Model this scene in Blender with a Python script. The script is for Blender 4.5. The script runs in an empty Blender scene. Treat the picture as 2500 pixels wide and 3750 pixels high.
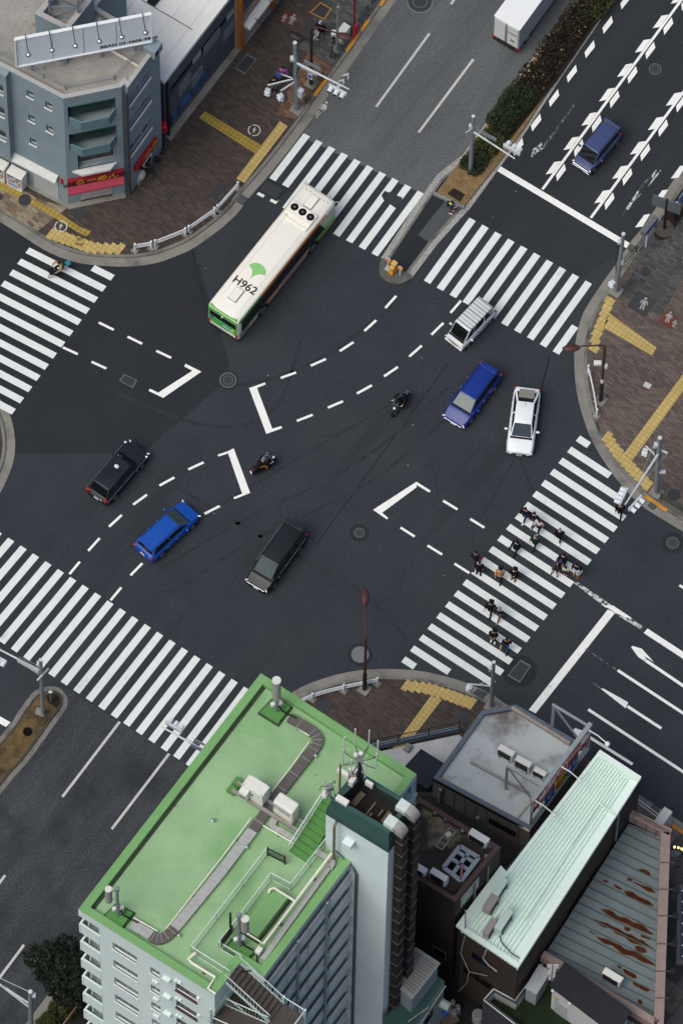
import bpy, bmesh, math, random
from mathutils import Vector, Matrix, noise
rad = math.radians
random.seed(7)
SC = bpy.context.scene
COL = SC.collection
V = Vector
F = 31000.0
TH = rad(24.3)
DIST = 534.5
RO = math.atan2(300, 14000)
FWD = V((0, math.sin(TH), -math.cos(TH)))
R0 = V((1, 0, 0)); U0 = V((0, math.cos(TH), math.sin(TH)))
RIGHT = R0 * math.cos(RO) + U0 * math.sin(RO)
UP = U0 * math.cos(RO) - R0 * math.sin(RO)
CAM = -FWD * DIST
def W(px, py, z=0.0):
 d = FWD * F + RIGHT * (px - 1250) + UP * (1875 - py)
 return CAM + d * ((z - CAM.z) / d.z)
def PXL(p):
 d = V(p) - CAM
 k = F / d.dot(FWD)
 return (1250 + d.dot(RIGHT) * k, 1875 - d.dot(UP) * k)
def zat(base, py):
 """height at which the vertical through ground point base shows at image row py"""
 lo, hi = -5.0, 80.0
 for _ in range(50):
  m = (lo + hi) / 2
  if PXL((base.x, base.y, m))[1] > py: lo = m
  else: hi = m
 return lo
def onwall(px, py, p0, p1):
 """(u, z) where the pixel's ray meets the vertical plane through p0, p1"""
 d = FWD * F + RIGHT * (px - 1250) + UP * (1875 - py)
 t = (p1 - p0).xy.normalized()
 n = V((-t.y, t.x))
 k = (p0.xy - CAM.xy).dot(n) / d.xy.dot(n)
 q = CAM + d * k
 return ((q.xy - p0.xy).dot(t), q.z)
cd = bpy.data.cameras.new('camera'); cam = bpy.data.objects.new('camera', cd); COL.objects.link(cam)
cam.matrix_world = Matrix(((RIGHT.x, UP.x, -FWD.x, CAM.x), (RIGHT.y, UP.y, -FWD.y, CAM.y), (RIGHT.z, UP.z, -FWD.z, CAM.z), (0, 0, 0, 1)))
cd.sensor_fit = 'VERTICAL'; cd.sensor_height = 36; cd.sensor_width = 24
cd.lens = F / 3750 * 36; cd.clip_start = 5; cd.clip_end = 3000
SC.camera = cam
SC.render.resolution_x = 682; SC.render.resolution_y = 1024
def lin(c):
 f = lambda v: (v / 12.92 if v <= .04045 else ((v + .055) / 1.055) ** 2.4)
 return tuple(f(x / 255.0) for x in c) + (1.0,)
MATS = {}
def M(name, c, rough=.6, metal=0.0, spec=.3, var=.10, scale=3.0, fine=0.0, fscale=60.0, bump=0.0, stretch=None, coat=0.0, trans=0.0, emit=0.0):
 if name in MATS: return MATS[name]
 m = bpy.data.materials.new(name); m.use_nodes = True
 nt = m.node_tree; b = nt.nodes['Principled BSDF']; L = nt.links.new
 b.inputs['Roughness'].default_value = rough; b.inputs['Metallic'].default_value = metal
 b.inputs['Specular IOR Level'].default_value = spec
 b.inputs['Coat Weight'].default_value = coat; b.inputs['Coat Roughness'].default_value = .05
 col = lin(c)
 b.inputs['Base Color'].default_value = col
 if emit:
  b.inputs['Emission Color'].default_value = col; b.inputs['Emission Strength'].default_value = emit
 tc = nt.nodes.new('ShaderNodeTexCoord'); src = tc.outputs['Object']
 if stretch:
  mp = nt.nodes.new('ShaderNodeMapping'); mp.vector_type = 'TEXTURE'; mp.inputs['Rotation'].default_value = (0, 0, ANG if stretch[0] == -ANG else stretch[0]); mp.inputs['Scale'].default_value = (1 / stretch[1], 1 / stretch[2], 1)
  L(src, mp.inputs['Vector']); src2 = mp.outputs['Vector']
 else: src2 = src
 cur = None
 if var:
  n = nt.nodes.new('ShaderNodeTexNoise'); n.inputs['Scale'].default_value = scale; n.inputs['Detail'].default_value = 6; n.inputs['Roughness'].default_value = .62
  L(src2, n.inputs['Vector'])
  r = nt.nodes.new('ShaderNodeMapRange'); r.inputs['From Min'].default_value = .3; r.inputs['From Max'].default_value = .7
  r.inputs['To Min'].default_value = 1 - var; r.inputs['To Max'].default_value = 1 + var
  L(n.outputs['Fac'], r.inputs['Value']); cur = r.outputs['Result']
 if fine:
  n2 = nt.nodes.new('ShaderNodeTexNoise'); n2.inputs['Scale'].default_value = fscale; n2.inputs['Detail'].default_value = 3
  L(src, n2.inputs['Vector'])
  r2 = nt.nodes.new('ShaderNodeMapRange'); r2.inputs['From Min'].default_value = .3; r2.inputs['From Max'].default_value = .7
  r2.inputs['To Min'].default_value = 1 - fine; r2.inputs['To Max'].default_value = 1 + fine
  L(n2.outputs['Fac'], r2.inputs['Value'])
  if cur:
   mu = nt.nodes.new('ShaderNodeMath'); mu.operation = 'MULTIPLY'; L(cur, mu.inputs[0]); L(r2.outputs['Result'], mu.inputs[1]); cur = mu.outputs[0]
  else: cur = r2.outputs['Result']
 if cur:
  vm = nt.nodes.new('ShaderNodeVectorMath'); vm.operation = 'SCALE'; vm.inputs[0].default_value = col[:3]
  L(cur, vm.inputs['Scale']); L(vm.outputs['Vector'], b.inputs['Base Color'])
  if bump:
   bp = nt.nodes.new('ShaderNodeBump'); bp.inputs['Strength'].default_value = bump; bp.inputs['Distance'].default_value = .05
   L(cur, bp.inputs['Height']); L(bp.outputs['Normal'], b.inputs['Normal'])
 MATS[name] = m
 return m
def blend(m, c2, scale, lo, hi, detail=6, stretch=None, invert=False):
 """lay a second colour (stain, wear, rust) over a material where a noise passes a threshold"""
 nt = m.node_tree; b = nt.nodes['Principled BSDF']; L = nt.links.new
 inp = b.inputs['Base Color']
 mix = nt.nodes.new('ShaderNodeMix'); mix.data_type = 'RGBA'
 if inp.is_linked: L(inp.links[0].from_socket, mix.inputs[6])
 else: mix.inputs[6].default_value = inp.default_value
 mix.inputs[7].default_value = lin(c2)
 tc = nt.nodes.new('ShaderNodeTexCoord'); mp = nt.nodes.new('ShaderNodeMapping')
 mp.inputs['Location'].default_value = (random.uniform(0, 50), random.uniform(0, 50), 0)
 if stretch: mp.vector_type = 'TEXTURE'; mp.inputs['Rotation'].default_value = (0, 0, stretch[0] if stretch[0] != -ANG else ANG); mp.inputs['Scale'].default_value = (1 / stretch[1], 1 / stretch[2], 1)
 L(tc.outputs['Object'], mp.inputs['Vector'])
 n = nt.nodes.new('ShaderNodeTexNoise'); n.inputs['Scale'].default_value = scale; n.inputs['Detail'].default_value = detail; n.inputs['Roughness'].default_value = .6
 L(mp.outputs['Vector'], n.inputs['Vector'])
 r = nt.nodes.new('ShaderNodeMapRange'); r.inputs['From Min'].default_value = lo; r.inputs['From Max'].default_value = hi
 L(n.outputs['Fac'], r.inputs['Value']); L(r.outputs['Result'], mix.inputs[0]); L(mix.outputs[2], inp)
 return m
def brick(name, c1, c2, cm, ang, bw, bh, mortar=.012, off=.5, rough=.8, var=.12):
 m = M(name, c1, rough=rough, spec=.2, var=0)
 nt = m.node_tree; b = nt.nodes['Principled BSDF']; L = nt.links.new
 tc = nt.nodes.new('ShaderNodeTexCoord'); mp = nt.nodes.new('ShaderNodeMapping'); mp.inputs['Rotation'].default_value = (0, 0, ang)
 L(tc.outputs['Object'], mp.inputs['Vector'])
 t = nt.nodes.new('ShaderNodeTexBrick'); t.inputs['Color1'].default_value = lin(c1); t.inputs['Color2'].default_value = lin(c2); t.inputs['Mortar'].default_value = lin(cm)
 t.inputs['Scale'].default_value = 1; t.inputs['Brick Width'].default_value = bw; t.inputs['Row Height'].default_value = bh; t.inputs['Mortar Size'].default_value = mortar; t.offset = off
 t.inputs['Bias'].default_value = 0
 L(mp.outputs['Vector'], t.inputs['Vector'])
 n = nt.nodes.new('ShaderNodeTexNoise'); n.inputs['Scale'].default_value = .35; n.inputs['Detail'].default_value = 8; n.inputs['Roughness'].default_value = .7
 L(tc.outputs['Object'], n.inputs['Vector'])
 r = nt.nodes.new('ShaderNodeMapRange'); r.inputs['From Min'].default_value = .3; r.inputs['From Max'].default_value = .7; r.inputs['To Min'].default_value = 1 - var; r.inputs['To Max'].default_value = 1 + var
 L(n.outputs['Fac'], r.inputs['Value'])
 vm = nt.nodes.new('ShaderNodeVectorMath'); vm.operation = 'SCALE'; L(t.outputs['Color'], vm.inputs[0]); L(r.outputs['Result'], vm.inputs['Scale']); L(vm.outputs['Vector'], b.inputs['Base Color'])
 return m
ORG = {}
def root(name, label, cat, loc=(0, 0, 0), rz=0.0, group=None):
 o = bpy.data.objects.new(name, None); COL.objects.link(o)
 o.empty_display_size = .2
 o.location = loc; o.rotation_euler = (0, 0, rz)
 o['label'] = label; o['category'] = cat
 if group: o['group'] = group
 ORG[o.name] = V(loc)
 return o
def tag(o, label, cat, group=None):
 o['label'] = label; o['category'] = cat
 if group: o['group'] = group
 return o
class MB:
 """collects faces; build() links them as one mesh object"""
 def __init__(s): s.v = []; s.f = []; s.m = []
 def add(s, vs, fs, m=0):
  k = len(s.v); s.v += [V(p) for p in vs]; s.f += [tuple(i + k for i in f) for f in fs]; s.m += [m] * len(fs)
  return s
 def poly(s, pts, m=0): return s.add(pts, [tuple(range(len(pts)))], m)
 def prism(s, pts, z0, z1, m=0, cap=True, mt=None):
  n = len(pts); a = area2(pts)
  if a < 0: pts = list(reversed(pts))
  vs = [V((p[0], p[1], z0)) for p in pts] + [V((p[0], p[1], z1)) for p in pts]
  s.add(vs, [(i, (i + 1) % n, n + (i + 1) % n, n + i) for i in range(n)], m)
  if cap:
   s.add(vs[n:], [tuple(range(n))], m if mt is None else mt); s.add(vs[:n], [tuple(reversed(range(n)))], m)
  return s
 def box(s, c, d, rz=0.0, m=0, mat=None):
  x, y, z = d[0] / 2, d[1] / 2, d[2] / 2
  R = mat if mat is not None else Matrix.Rotation(rz, 3, 'Z')
  vs = [R @ V(p) + V(c) for p in ((-x, -y, -z), (x, -y, -z), (x, y, -z), (-x, y, -z), (-x, -y, z), (x, -y, z), (x, y, z), (-x, y, z))]
  return s.add(vs, [(3, 2, 1, 0), (4, 5, 6, 7), (0, 1, 5, 4), (1, 2, 6, 5), (2, 3, 7, 6), (3, 0, 4, 7)], m)
 def beam(s, a, b, w, h, m=0):
  """rectangular bar from a to b, w wide sideways, h deep"""
  a, b = V(a), V(b); x = (b - a); L = x.length; x.normalize()
  ref = V((0, 0, 1)) if abs(x.z) < .95 else V((1, 0, 0))
  y = ref.cross(x).normalized(); z = x.cross(y)
  R = Matrix((x, y, z)).transposed()
  return s.box((a + b) / 2, (L, w, h), m=m, mat=R)
 def tube(s, path, r, n=8, m=0, cap=True):
  path = [V(p) for p in path]; rs = r if isinstance(r, (list, tuple)) else [r] * len(path)
  k = len(path); vs = []; up = None
  for i, p in enumerate(path):
   t = (path[min(i + 1, k - 1)] - path[max(i - 1, 0)]).normalized()
   ref = V((0, 0, 1)) if abs(t.z) < .9 else V((1, 0, 0))
   if up is not None and abs(up.dot(t)) < .9: ref = up
   x = ref.cross(t).normalized(); y = t.cross(x); up = y
   for j in range(n):
    a = 2 * math.pi * j / n; vs.append(p + (x * math.cos(a) + y * math.sin(a)) * rs[i])
  fs = [(i * n + j, i * n + (j + 1) % n, (i + 1) * n + (j + 1) % n, (i + 1) * n + j) for i in range(k - 1) for j in range(n)]
  if cap: fs += [tuple(reversed(range(n))), tuple(range((k - 1) * n, k * n))]
  return s.add(vs, fs, m)
 def cyl(s, c, r, h, n=16, m=0, r2=None): return s.tube([V(c), V(c) + V((0, 0, h))], [r, r if r2 is None else r2], n, m)
 def ball(s, c, d, n=10, k=6, m=0, mat=None):
  vs = []; fs = []
  for i in range(1, k):
   t = math.pi * i / k
   for j in range(n):
    a = 2 * math.pi * j / n
    p = V((d[0] * math.sin(t) * math.cos(a), d[1] * math.sin(t) * math.sin(a), d[2] * math.cos(t)))
    vs.append((mat @ p if mat is not None else p) + V(c))
  top = len(vs); pt = V((0, 0, d[2])); pb = V((0, 0, -d[2]))
  vs += [(mat @ pt if mat is not None else pt) + V(c), (mat @ pb if mat is not None else pb) + V(c)]
  for i in range(k - 2):
   for j in range(n): fs.append((i * n + j, (i + 1) * n + j, (i + 1) * n + (j + 1) % n, i * n + (j + 1) % n))
  for j in range(n): fs.append((top, j, (j + 1) % n)); fs.append((top + 1, (k - 2) * n + (j + 1) % n, (k - 2) * n + j))
  return s.add(vs, fs, m)
 def loft(s, secs, m=0, cap=True):
  n = len(secs[0]); vs = [p for q in secs for p in q]
  fs = [(i * n + j, i * n + (j + 1) % n, (i + 1) * n + (j + 1) % n, (i + 1) * n + j) for i in range(len(secs) - 1) for j in range(n)]
  if cap: fs += [tuple(reversed(range(n))), tuple(range((len(secs) - 1) * n, len(secs) * n))]
  return s.add(vs, fs, m)
 def build(s, name, mats, parent=None, local=False, bevel=0, seg=2, smooth=False, kind=None, fix=False):
  me = bpy.data.meshes.new(name)
  o0 = V((0, 0, 0))
  if parent is not None and not local: o0 = ORG[parent.name]
  me.from_pydata([tuple(p - o0) for p in s.v], [], s.f)
  for mt in (mats if isinstance(mats, (list, tuple)) else [mats]): me.materials.append(mt)
  me.polygons.foreach_set('material_index', s.m)
  if fix or bevel or smooth:
   bm = bmesh.new(); bm.from_mesh(me); bmesh.ops.remove_doubles(bm, verts=bm.verts, dist=1e-5)
   if fix: bmesh.ops.recalc_face_normals(bm, faces=bm.faces)
   bm.to_mesh(me); bm.free()
  me.update()
  if smooth: me.polygons.foreach_set('use_smooth', [True] * len(me.polygons))
  o = bpy.data.objects.new(name, me); COL.objects.link(o)
  if parent is not None: o.parent = parent; ORG[o.name] = o0
  if kind: o['kind'] = kind
  if bevel:
   b = o.modifiers.new('bevel', 'BEVEL'); b.width = bevel; b.segments = seg; b.limit_method = 'ANGLE'; b.angle_limit = rad(35)
  if smooth and not bevel: me.set_sharp_from_angle(angle=rad(40))
  return o
def area2(p): return sum(p[i][0] * p[(i + 1) % len(p)][1] - p[(i + 1) % len(p)][0] * p[i][1] for i in range(len(p)))
def ccw(pts): return pts if area2(pts) > 0 else list(reversed(pts))
def Wp(px, z=0.0): return [W(x, y, z) for x, y in px]
def offset(line, d, closed=False):
 """shift a polyline sideways (left of its direction is positive)"""
 out = []; n = len(line)
 for i in range(n):
  a = line[(i - 1) % n] if closed or i > 0 else line[i]; b = line[(i + 1) % n] if closed or i < n - 1 else line[i]
  p = line[i]
  t1 = (p - a).xy; t2 = (b - p).xy
  t1 = t1.normalized() if t1.length > 1e-9 else t2.normalized(); t2 = t2.normalized() if t2.length > 1e-9 else t1
  n1 = V((-t1.y, t1.x)); n2 = V((-t2.y, t2.x)); nn = n1 + n2
  nn = nn / max(.3, nn.length_squared / 2)
  out.append(V((p.x + nn.x * d, p.y + nn.y * d, p.z)))
 return out
def smoothline(pts, k=4, closed=False):
 out = []; n = len(pts)
 rng = n if closed else n - 1
 for i in range(rng):
  g = lambda j: pts[j % n] if closed else pts[max(0, min(n - 1, j))]
  p0, p1, p2, p3 = g(i - 1), g(i), g(i + 1), g(i + 2)
  for q in range(k):
   t = q / k
   out.append(.5 * ((2 * p1) + (p2 - p0) * t + (2 * p0 - 5 * p1 + 4 * p2 - p3) * t * t + (3 * p1 - p0 - 3 * p2 + p3) * t ** 3))
 if not closed: out.append(pts[-1].copy())
 return out
def strip(mb, a, b, za, zb, m=0):
 for i in range(len(a) - 1):
  mb.poly(ccw([V((a[i].x, a[i].y, za)), V((b[i].x, b[i].y, zb)), V((b[i + 1].x, b[i + 1].y, zb)), V((a[i + 1].x, a[i + 1].y, za))]), m)
def vwall(mb, a, z0, z1, m=0, flip=False):
 for i in range(len(a) - 1):
  q = [V((a[i].x, a[i].y, z0)), V((a[i + 1].x, a[i + 1].y, z0)), V((a[i + 1].x, a[i + 1].y, z1)), V((a[i].x, a[i].y, z1))]
  mb.poly(q[::-1] if flip else q, m)
def text_mesh(body, size, mat, R, loc, name, parent=None, local=False, shear=0, ext=.004, sx=1.0, bold=.012):
 """letters laid in the plane of R's first two columns, centred at loc"""
 cu = bpy.data.curves.new(name, 'FONT'); cu.body = body; cu.size = size; cu.align_x = 'CENTER'; cu.align_y = 'CENTER'; cu.extrude = ext; cu.shear = shear; cu.offset = size * bold
 to = bpy.data.objects.new('letters', cu); COL.objects.link(to)
 bpy.context.view_layer.update()
 dg = bpy.context.evaluated_depsgraph_get()
 me = bpy.data.meshes.new_from_object(to.evaluated_get(dg))
 bpy.data.objects.remove(to); bpy.data.curves.remove(cu)
 o0 = V((0, 0, 0)) if (parent is None or local) else ORG[parent.name]
 for v in me.vertices: v.co = R @ V((v.co.x * sx, v.co.y, v.co.z)) + V(loc) - o0
 me.name = name; me.materials.clear(); me.materials.append(mat)
 o = bpy.data.objects.new(name, me); COL.objects.link(o)
 if parent is not None: o.parent = parent; ORG[o.name] = o0
 return o
def frame3(x, y):
 x = V(x).normalized(); y = V(y); z = x.cross(y).normalized(); y = z.cross(x)
 return Matrix((x, y, z)).transposed()
def copy_thing(r, loc, rz, label=None, group=None):
 c = r.copy(); COL.objects.link(c); c.location = loc; c.rotation_euler = (0, 0, rz)
 if label: c['label'] = label
 if group: c['group'] = group
 for ch in list(r.children):
  d = ch.copy(); COL.objects.link(d); d.parent = c
  for g in list(ch.children):
   e = g.copy(); COL.objects.link(e); e.parent = d
 ORG[c.name] = V(loc)
 return c
def heading(a, b):
 d = V(b) - V(a); return math.atan2(d.y, d.x)
NE = (W(1700, 1400) - W(1423, 1762)).xy.normalized()      # along the main road, up and right
ANG = math.atan2(NE.y, NE.x)
SC.view_settings.view_transform = 'Standard'; SC.view_settings.look = 'None'; SC.view_settings.exposure = 0.2; SC.view_settings.gamma = 1
wd = bpy.data.worlds.new('World'); SC.world = wd; wd.use_nodes = True
nt = wd.node_tree; bg = nt.nodes['Background']
sky = nt.nodes.new('ShaderNodeTexSky'); sky.sky_type = 'NISHITA'; sky.sun_disc = False
SUN_EL, SUN_AZ = rad(60), rad(232)       # azimuth clockwise from +Y
sky.sun_elevation = SUN_EL; sky.sun_rotation = SUN_AZ; sky.air_density = .7; sky.dust_density = 4.0; sky.ozone_density = 1.0
nt.links.new(sky.outputs['Color'], bg.inputs['Color']); bg.inputs['Strength'].default_value = .115
sl = bpy.data.lights.new('sun', 'SUN'); so = bpy.data.objects.new('sun', sl); COL.objects.link(so)
sl.energy = 1.45; sl.angle = rad(42); sl.color = (.98, .985, .86)
sd = V((math.sin(SUN_AZ) * math.cos(SUN_EL), math.cos(SUN_AZ) * math.cos(SUN_EL), math.sin(SUN_EL)))
so.rotation_euler = (-sd).to_track_quat('-Z', 'Y').to_euler(); so.location = sd * 200
m_asph = M('asphalt', (52, 56, 62), rough=.85, spec=.12, var=.13, scale=.25, fine=.26, fscale=9)
blend(m_asph, (57, 60, 62), .06, .50, .72)
blend(m_asph, (40, 43, 46), .35, .56, .80, stretch=(-ANG, .12, 1.0))
m_asph_d = M('asphalt_dark', (44, 47, 52), rough=.85, spec=.12, var=.10, scale=.3, fine=.24, fscale=9)
m_asph_r = M('asphalt_right', (48, 51, 55), rough=.85, spec=.12, var=.14, scale=.35, fine=.26, fscale=9, stretch=(-ANG, .15, 1))
m_asph_g = M('asphalt_old', (90, 93, 95), rough=.85, spec=.12, var=.16, scale=.5, fine=.26, fscale=8, stretch=(-ANG, .25, 1))
blend(m_asph_g, (74, 79, 87), .5, .50, .72, stretch=(-ANG, .1, 1.0))
m_asph_b = M('asphalt_mottled', (61, 64, 68), rough=.85, spec=.12, var=.30, scale=.7, fine=.34, fscale=8, stretch=(-ANG, .22, 1))
blend(m_asph_b, (43, 46, 50), .25, .5, .7)
m_patch = M('asphalt_patch', (43, 46, 50), rough=.85, spec=.12, var=.15, scale=.8, fine=.2)
m_walkgrey = M('asphalt_grey', (76, 80, 84), rough=.85, spec=.12, var=.1, scale=.8, fine=.25, fscale=25)
m_gut = M('gutter_concrete', (128, 126, 120), rough=.85, spec=.15, var=.14, scale=.6, fine=.22, fscale=25)
blend(m_gut, (84, 83, 80), .5, .52, .75)
m_kerb = M('kerb_stone', (116, 115, 111), rough=.8, spec=.15, var=.2, scale=1.2, fine=.2, fscale=25)
blend(m_kerb, (66, 66, 63), .6, .5, .7)
m_granite = M('granite_strip', (150, 150, 147), rough=.8, spec=.15, var=.35, scale=9, fine=.35, fscale=14)
m_brick = brick('brick_paving', (61, 54, 51), (82, 72, 67), (47, 44, 42), -ANG + rad(90), .42, .14, var=.2)
m_brick2 = brick('brick_paving_east', (83, 74, 70), (109, 98, 92), (58, 52, 50), -ANG + rad(90), .40, .14, var=.16)
m_brick3 = brick('brick_paving_warm', (92, 68, 56), (122, 96, 82), (64, 54, 48), -ANG + rad(90), .5, .25, var=.12)
m_brickg = brick('brick_paving_grey', (62, 63, 63), (88, 89, 88), (48, 49, 50), -ANG + rad(90), .42, .2, var=.2)
m_beige = brick('beige_paving', (146, 134, 114), (92, 78, 68), (110, 102, 90), -ANG + rad(98), .5, .22, var=.1)
m_slab = brick('slab_paving', (112, 108, 104), (74, 73, 72), (58, 57, 56), -ANG, .9, .9, mortar=.02, off=0, var=.14)
m_yel = brick('tactile_yellow', (186, 164, 108), (178, 156, 98), (160, 139, 84), -ANG, .3, .3, mortar=.03, off=0, rough=.7, var=.12)
m_yel2 = brick('tactile_olive', (160, 138, 68), (150, 128, 60), (126, 108, 52), -ANG, .3, .3, mortar=.03, off=0, rough=.7, var=.14)
m_white = M('road_paint', (232, 233, 230), rough=.7, spec=.2, var=.05, scale=1.5, fine=.05, fscale=20)
blend(m_white, (120, 122, 122), 1.3, .63, .80)
m_white_s = M('crossing_paint', (216, 221, 220), rough=.7, spec=.2, var=.05, scale=.9, fine=.05, fscale=20)
blend(m_white_s, (138, 140, 140), 1.2, .64, .84, stretch=(-ANG, .35, 1))
m_white_o = M('old_road_paint', (186, 186, 182), rough=.75, spec=.2, var=.10, scale=1.5, fine=.1)
m_worn = M('worn_paint', (205, 207, 205), rough=.75, spec=.2, var=.05, scale=2)
blend(m_worn, (44, 48, 53), 5, .42, .60)
m_faint = M('faint_paint', (120, 122, 122), rough=.8, spec=.15, var=.05)
blend(m_faint, (44, 48, 53), 4, .38, .55)
m_orange = M('kerb_orange', (196, 132, 42), rough=.7, spec=.2, var=.18, scale=2, fine=.1)
m_iron = M('cast_iron', (50, 53, 57), rough=.6, spec=.3, var=.2, scale=9, fine=.3, fscale=30)
m_iron_l = M('worn_iron', (104, 108, 112), rough=.55, spec=.4, var=.3, scale=12, fine=.3, fscale=30)
m_dirt = M('dark_soil', (46, 40, 35), rough=.95, spec=.05, var=.3, scale=2, fine=.3, fscale=20)
m_dry = M('dry_grass', (122, 102, 74), rough=.95, spec=.05, var=.28, scale=3, fine=.4, fscale=18)
m_moss = M('brown_moss', (96, 80, 56), rough=.95, spec=.05, var=.3, scale=1.6, fine=.35, fscale=16)
blend(m_moss, (58, 50, 38), .7, .5, .66); blend(m_moss, (116, 104, 78), 1.4, .6, .75)
m_black = M('void_black', (14, 15, 17), rough=.8, spec=.1, var=0)
def S(name, mb, mats): return mb.build(name, mats, kind='structure')
S('road', MB().poly([V((-260, -260, 0)), V((260, -260, 0)), V((260, 260, 0)), V((-260, 260, 0))]), m_asph)
def sheet(name, px, z, mat):
 return S(name, MB().poly(ccw(Wp(px, z))), mat)
oa = MB(); strip(oa, Wp([(1102, 500), (1202, 350), (1299, 218), (1449, 0), (1960, -760)]), Wp([(1546, 710), (1692, 567), (1804, 412), (2111, -1), (2640, -760)]), .004, .004); S('old_asphalt', oa, m_asph_g)
sheet('dark_asphalt', [(-900, 1660), (520, 1660), (800, 1420), (840, 1330), (700, 880), (575, 830), (-900, 300)], .003, m_asph_d)
sheet('mottled_asphalt', [(150, 2560), (232, 2513), (720, 2825), (300, 3500), (-400, 4450), (-800, 4300)], .004, m_asph_b)
sheet('right_asphalt', [(1710, 790), (2130, 1020), (2330, 880), (3300, -500), (2590, -500)], .003, m_asph_r)
for x, y, rx in ((1901, 2458, 64), (1315, 1951, 36), (835, 1392, 40), (1318, 2397, 45), (2461, 1988, 42), (2397, 253, 28), (1537, -8, 52)):
 S('asphalt_patch', MB().poly([W(x + rx * math.cos(t * math.pi / 12), y - rx * .92 * math.sin(t * math.pi / 12), .0065) for t in range(24)]), m_patch)
jb = MB()
for a, b, w in (((800, 1850), (1430, 1480), .02), ((1160, 1990), (1640, 1330), .03), ((700, 905), (760, 1150), .03), ((1900, 1650), (1760, 1900), .02), ((2010, 1310), (1960, 1500), .05)):
 A, B = W(*a, .005), W(*b, .005); n = V((-(B - A).y, (B - A).x, 0)).normalized() * w
 jb.poly([A - n, B - n, B + n, A + n])
S('asphalt_joint', jb, M('bitumen', (34, 37, 42), rough=.8, spec=.1, var=.1))
rc = random.Random(5); cb = MB(); tb = MB(); pb = MB()
for _ in range(12):
 p = W(rc.uniform(300, 2200), rc.uniform(1100, 2400), .0045); a = rc.uniform(0, 6.28)
 for i in range(rc.randint(5, 16)):
  a += rc.gauss(0, .35); q = p + V((math.cos(a), math.sin(a), 0)) * rc.uniform(.12, .4); n = V((-math.sin(a), math.cos(a), 0)) * .012; cb.poly(ccw([p - n, q - n, q + n, p + n])); p = q
S('road_crack', cb, M('crack_dark', (34, 37, 41), rough=.9, spec=.1, var=.2))
m_scuff = M('tyre_scuff', (45, 49, 53), rough=.85, spec=.12, var=.1, scale=3); blend(m_scuff, (52, 56, 61), 1.2, .45, .6)
for path in ([(1870, 1600), (1930, 1750), (1985, 1900)], [(820, 1420), (1100, 1350), (1400, 1150), (1560, 940)], [(560, 2100), (900, 1900), (1300, 1700), (1640, 1420)], [(620, 2170), (960, 1960), (1360, 1760), (1710, 1460)], [(1500, 2350), (1300, 2150), (1000, 1990), (500, 1700)], [(1100, 1250), (1000, 1500), (760, 1560), (380, 1420)]):
 l = smoothline(Wp(path, .0052), 8); strip(tb, offset(l, .11), offset(l, -.11), .0052, .0052)
S('tyre_mark', tb, m_scuff)
for _ in range(26):
 p = W(rc.uniform(100, 2450), rc.uniform(700, 2450), .0085); s = rc.uniform(.015, .04); a = rc.uniform(0, 3); u = V((math.cos(a), math.sin(a), 0)) * s; v = V((-u.y, u.x, 0)) * rc.uniform(.4, 1); pb.poly([p - u - v, p + u - v, p + u + v, p - u + v])
S('paint_speck', pb, m_white_o)
KZ = .15
def pavement(outer, side, close, g, mat, name):
 o = smoothline(Wp(outer), 3)
 a = offset(o, side * g); b = offset(o, side * (g + .2))
 gb = MB(); strip(gb, o, a, .006, .006); S('gutter', gb, m_gut)
 kb = MB(); strip(kb, a, b, KZ, KZ); vwall(kb, a, 0, KZ, flip=side > 0)
 S('kerb', kb, m_kerb)
 inner = [V((p.x, p.y, KZ)) for p in b]
 S('pavement', MB().poly(ccw(inner + Wp(close, KZ))), mat)
 return o, a, b
nw = [(-300, 640), (0, 812), (138, 900), (201, 934), (287, 963), (402, 975), (488, 975), (574, 963), (660, 932), (718, 903), (800, 844), (834, 815), (875, 775), (906, 731), (998, 626), (1110, 482), (1202, 350), (1299, 218), (1449, 0), (1900, -655)]
NWo, NWa, NWb = pavement(nw, 1, [(900, -900), (-900, -300), (-900, 300)], .6, m_brick, 'nw')
ee = [(3000, -112), (2500, 606), (2400, 761), (2341, 845), (2307, 886), (2254, 966), (2209, 1029), (2168, 1089), (2134, 1147), (2117, 1199), (2105, 1256), (2101, 1313), (2103, 1370), (2108, 1422), (2120, 1482), (2140, 1549), (2165, 1612), (2197, 1669), (2231, 1721), (2266, 1767), (2306, 1813), (2352, 1855), (2392, 1882), (2500, 1948), (3100, 2320)]
EEo, EEa, EEb = pavement(ee, 1, [(3600, 2320), (3600, -112)], .6, m_brick2, 'ne')
ss = [(-400, 4400), (95, 3750), (215, 3590), (466, 3255), (785, 2830), (900, 2692), (1000, 2588), (1075, 2532), (1144, 2499), (1213, 2476), (1288, 2459), (1351, 2452), (1431, 2450), (1517, 2455), (1603, 2470), (1700, 2498), (1789, 2538), (1841, 2571), (2000, 2680), (2339, 2910), (2500, 3016), (3000, 3352)]
SSo, SSa, SSb = pavement(ss, -1, [(3000, 4700), (-400, 4700)], .55, m_brick, 's')
ww = [(-400, 1300), (-60, 1400), (0, 1460), (29, 1500), (49, 1560), (57, 1635), (46, 1704), (23, 1762), (0, 1807), (-60, 1890), (-400, 2350)]
WWo, WWa, WWb = pavement(ww, -1, [(-900, 2350), (-900, 1300)], .6, m_brick, 'w')
def on(name, px, mat, z=KZ + .004): return sheet(name, px, z, mat)
on('beige_pavement', [(-300, 560), (0, 640), (138, 728), (248, 760), (140, 845), (-60, 735), (-300, 590)], m_beige)
on('warm_pavement', [(1128, 190), (1222, 244), (1084, 438), (1012, 418)], m_brick3)
on('grey_pavement', [(1150, 60), (1090, 180), (1128, 189), (1222, 243), (1368, 30), (1596, -300), (1370, -320)], m_brickg)
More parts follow.
